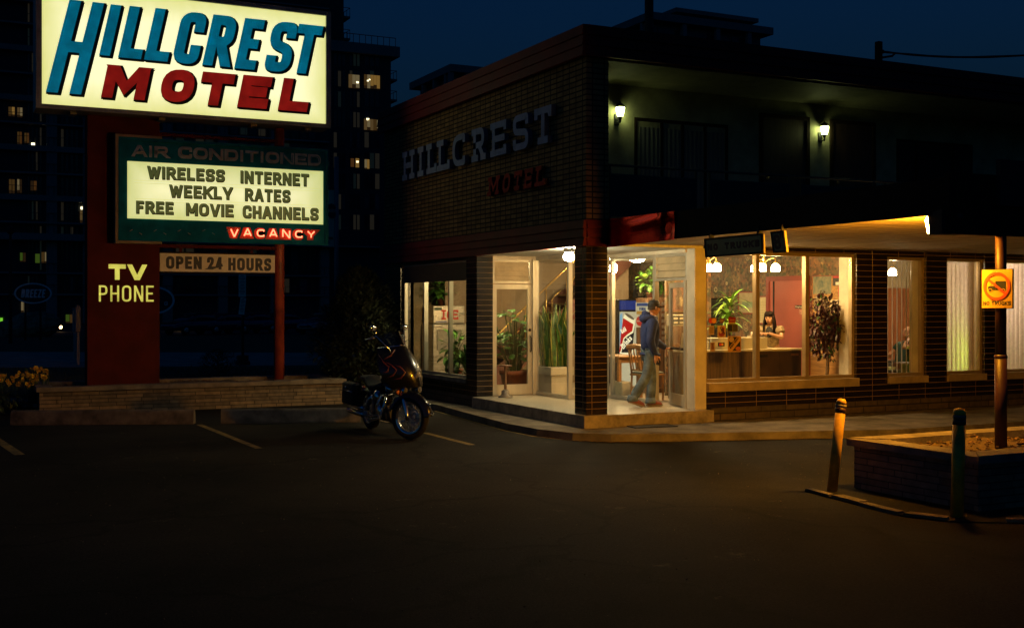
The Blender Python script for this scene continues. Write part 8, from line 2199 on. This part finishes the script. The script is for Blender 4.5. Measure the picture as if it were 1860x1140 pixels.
daff('short daffodil clump between the two taller left clumps', pt(40, 700, Y=22.9) - ZU*(pt(40, 700, Y=22.9).z - .1), 14, .22, .25, .50)
daff('small daffodil clump behind the right end of the sign planter', pt(600, 684, Z=0), 9, .20, .2, .42)
bushy('bed_foliage', 'low dark leafy plant filling the flower bed at the left edge', (0.75, 22.6, .12), .75, .35, .20, 380, .14, [mYEW, mDLEAF], stem=False, w=.4, cat='bedding plant')
mWST = M('white_stone', (.46, .46, .46), .8, var=.2, scale=8, bump=.3)
labs = 0
for i in range(22):
    px = rnd.uniform(8, 74); py = rnd.uniform(727, 741); q = pt(px, py, Z=.10); r0 = rnd.uniform(.035, .075)
    bm = bmesh.new(); bmesh.ops.create_icosphere(bm, subdivisions=2, radius=1)
    for v in bm.verts: v.co = v.co*(1 + .25*_n.noise(v.co*1.6 + Vector((i, 0, 0)))); v.co.x *= r0*1.3; v.co.y *= r0; v.co.z = v.co.z*r0*.65
    bmesh.ops.transform(bm, matrix=Matrix.Translation((q.x, q.y, q.z + r0*.45)) @ Matrix.Rotation(rnd.uniform(0, 3), 4, 'Z'), verts=bm.verts)
    b = MB(); b.addbm(bm, 0, True); o = b.build('white_stone', mWST); rebase(o, (q.x, q.y, q.z)); _props(o, 'white stone among the pebbles at the left end of the sign planter', 'stone', 'white stones in the flower bed', None)
q = pt(3, 737, Z=.1); b = MB(); b.mbox(Matrix.Translation((q.x, q.y, q.z+.16)) @ Matrix.Rotation(.2, 4, 'Z'), .16, .2, .34, .04); o = b.build('edging_block', mCAP); rebase(o, q); _props(o, 'pale edging block at the far left of the flower bed', 'stone block', None, None)
q = pt(19, 600, Z=0); q = Vector((q.x, q.y, 0)); u = (19-930)/FPX; q = Vector((60*(FW[0]+u*RT[0]), 60*(FW[1]+u*RT[1]), 0))
t = thing('street_lamp', 'thin dark unlit lamp post at the left edge in front of the tower', 'lamp post', q)
b = MB(); b.tube([q, q + ZU*5.6], [.09, .06], 10); b.build('post', mBLKM, t); b = MB(); b.lathe([(.05, 5.6), (.18, 5.7), (.14, 6.0), (0, 6.1)], q, 10); b.build('lamp_head', mBLKM, t)

# grit and leaf litter on the lot
b = MB(); rg = random.Random(77)
for i in range(600):
    px = rg.uniform(-10, 1870); py = 800 + 330*rg.random()**1.6 if px < 1450 or rg.random() < .2 else rg.uniform(800, 880); q = pt(px, py, Z=0)
    if q.y > 13.2 and q.x > 7.6: continue
    s_ = rg.uniform(.003, .009); e = Euler((rg.uniform(0, 3), rg.uniform(0, 3), rg.uniform(0, 3))).to_matrix().to_4x4()
    b.mbox(Matrix.Translation((q.x, q.y, s_*.3)) @ e, s_*1.4, s_, s_*.7)
b.build('grit', M('grit_stone', (.16, .13, .10), .9, var=.5, scale=3), kind='stuff', fix=False)
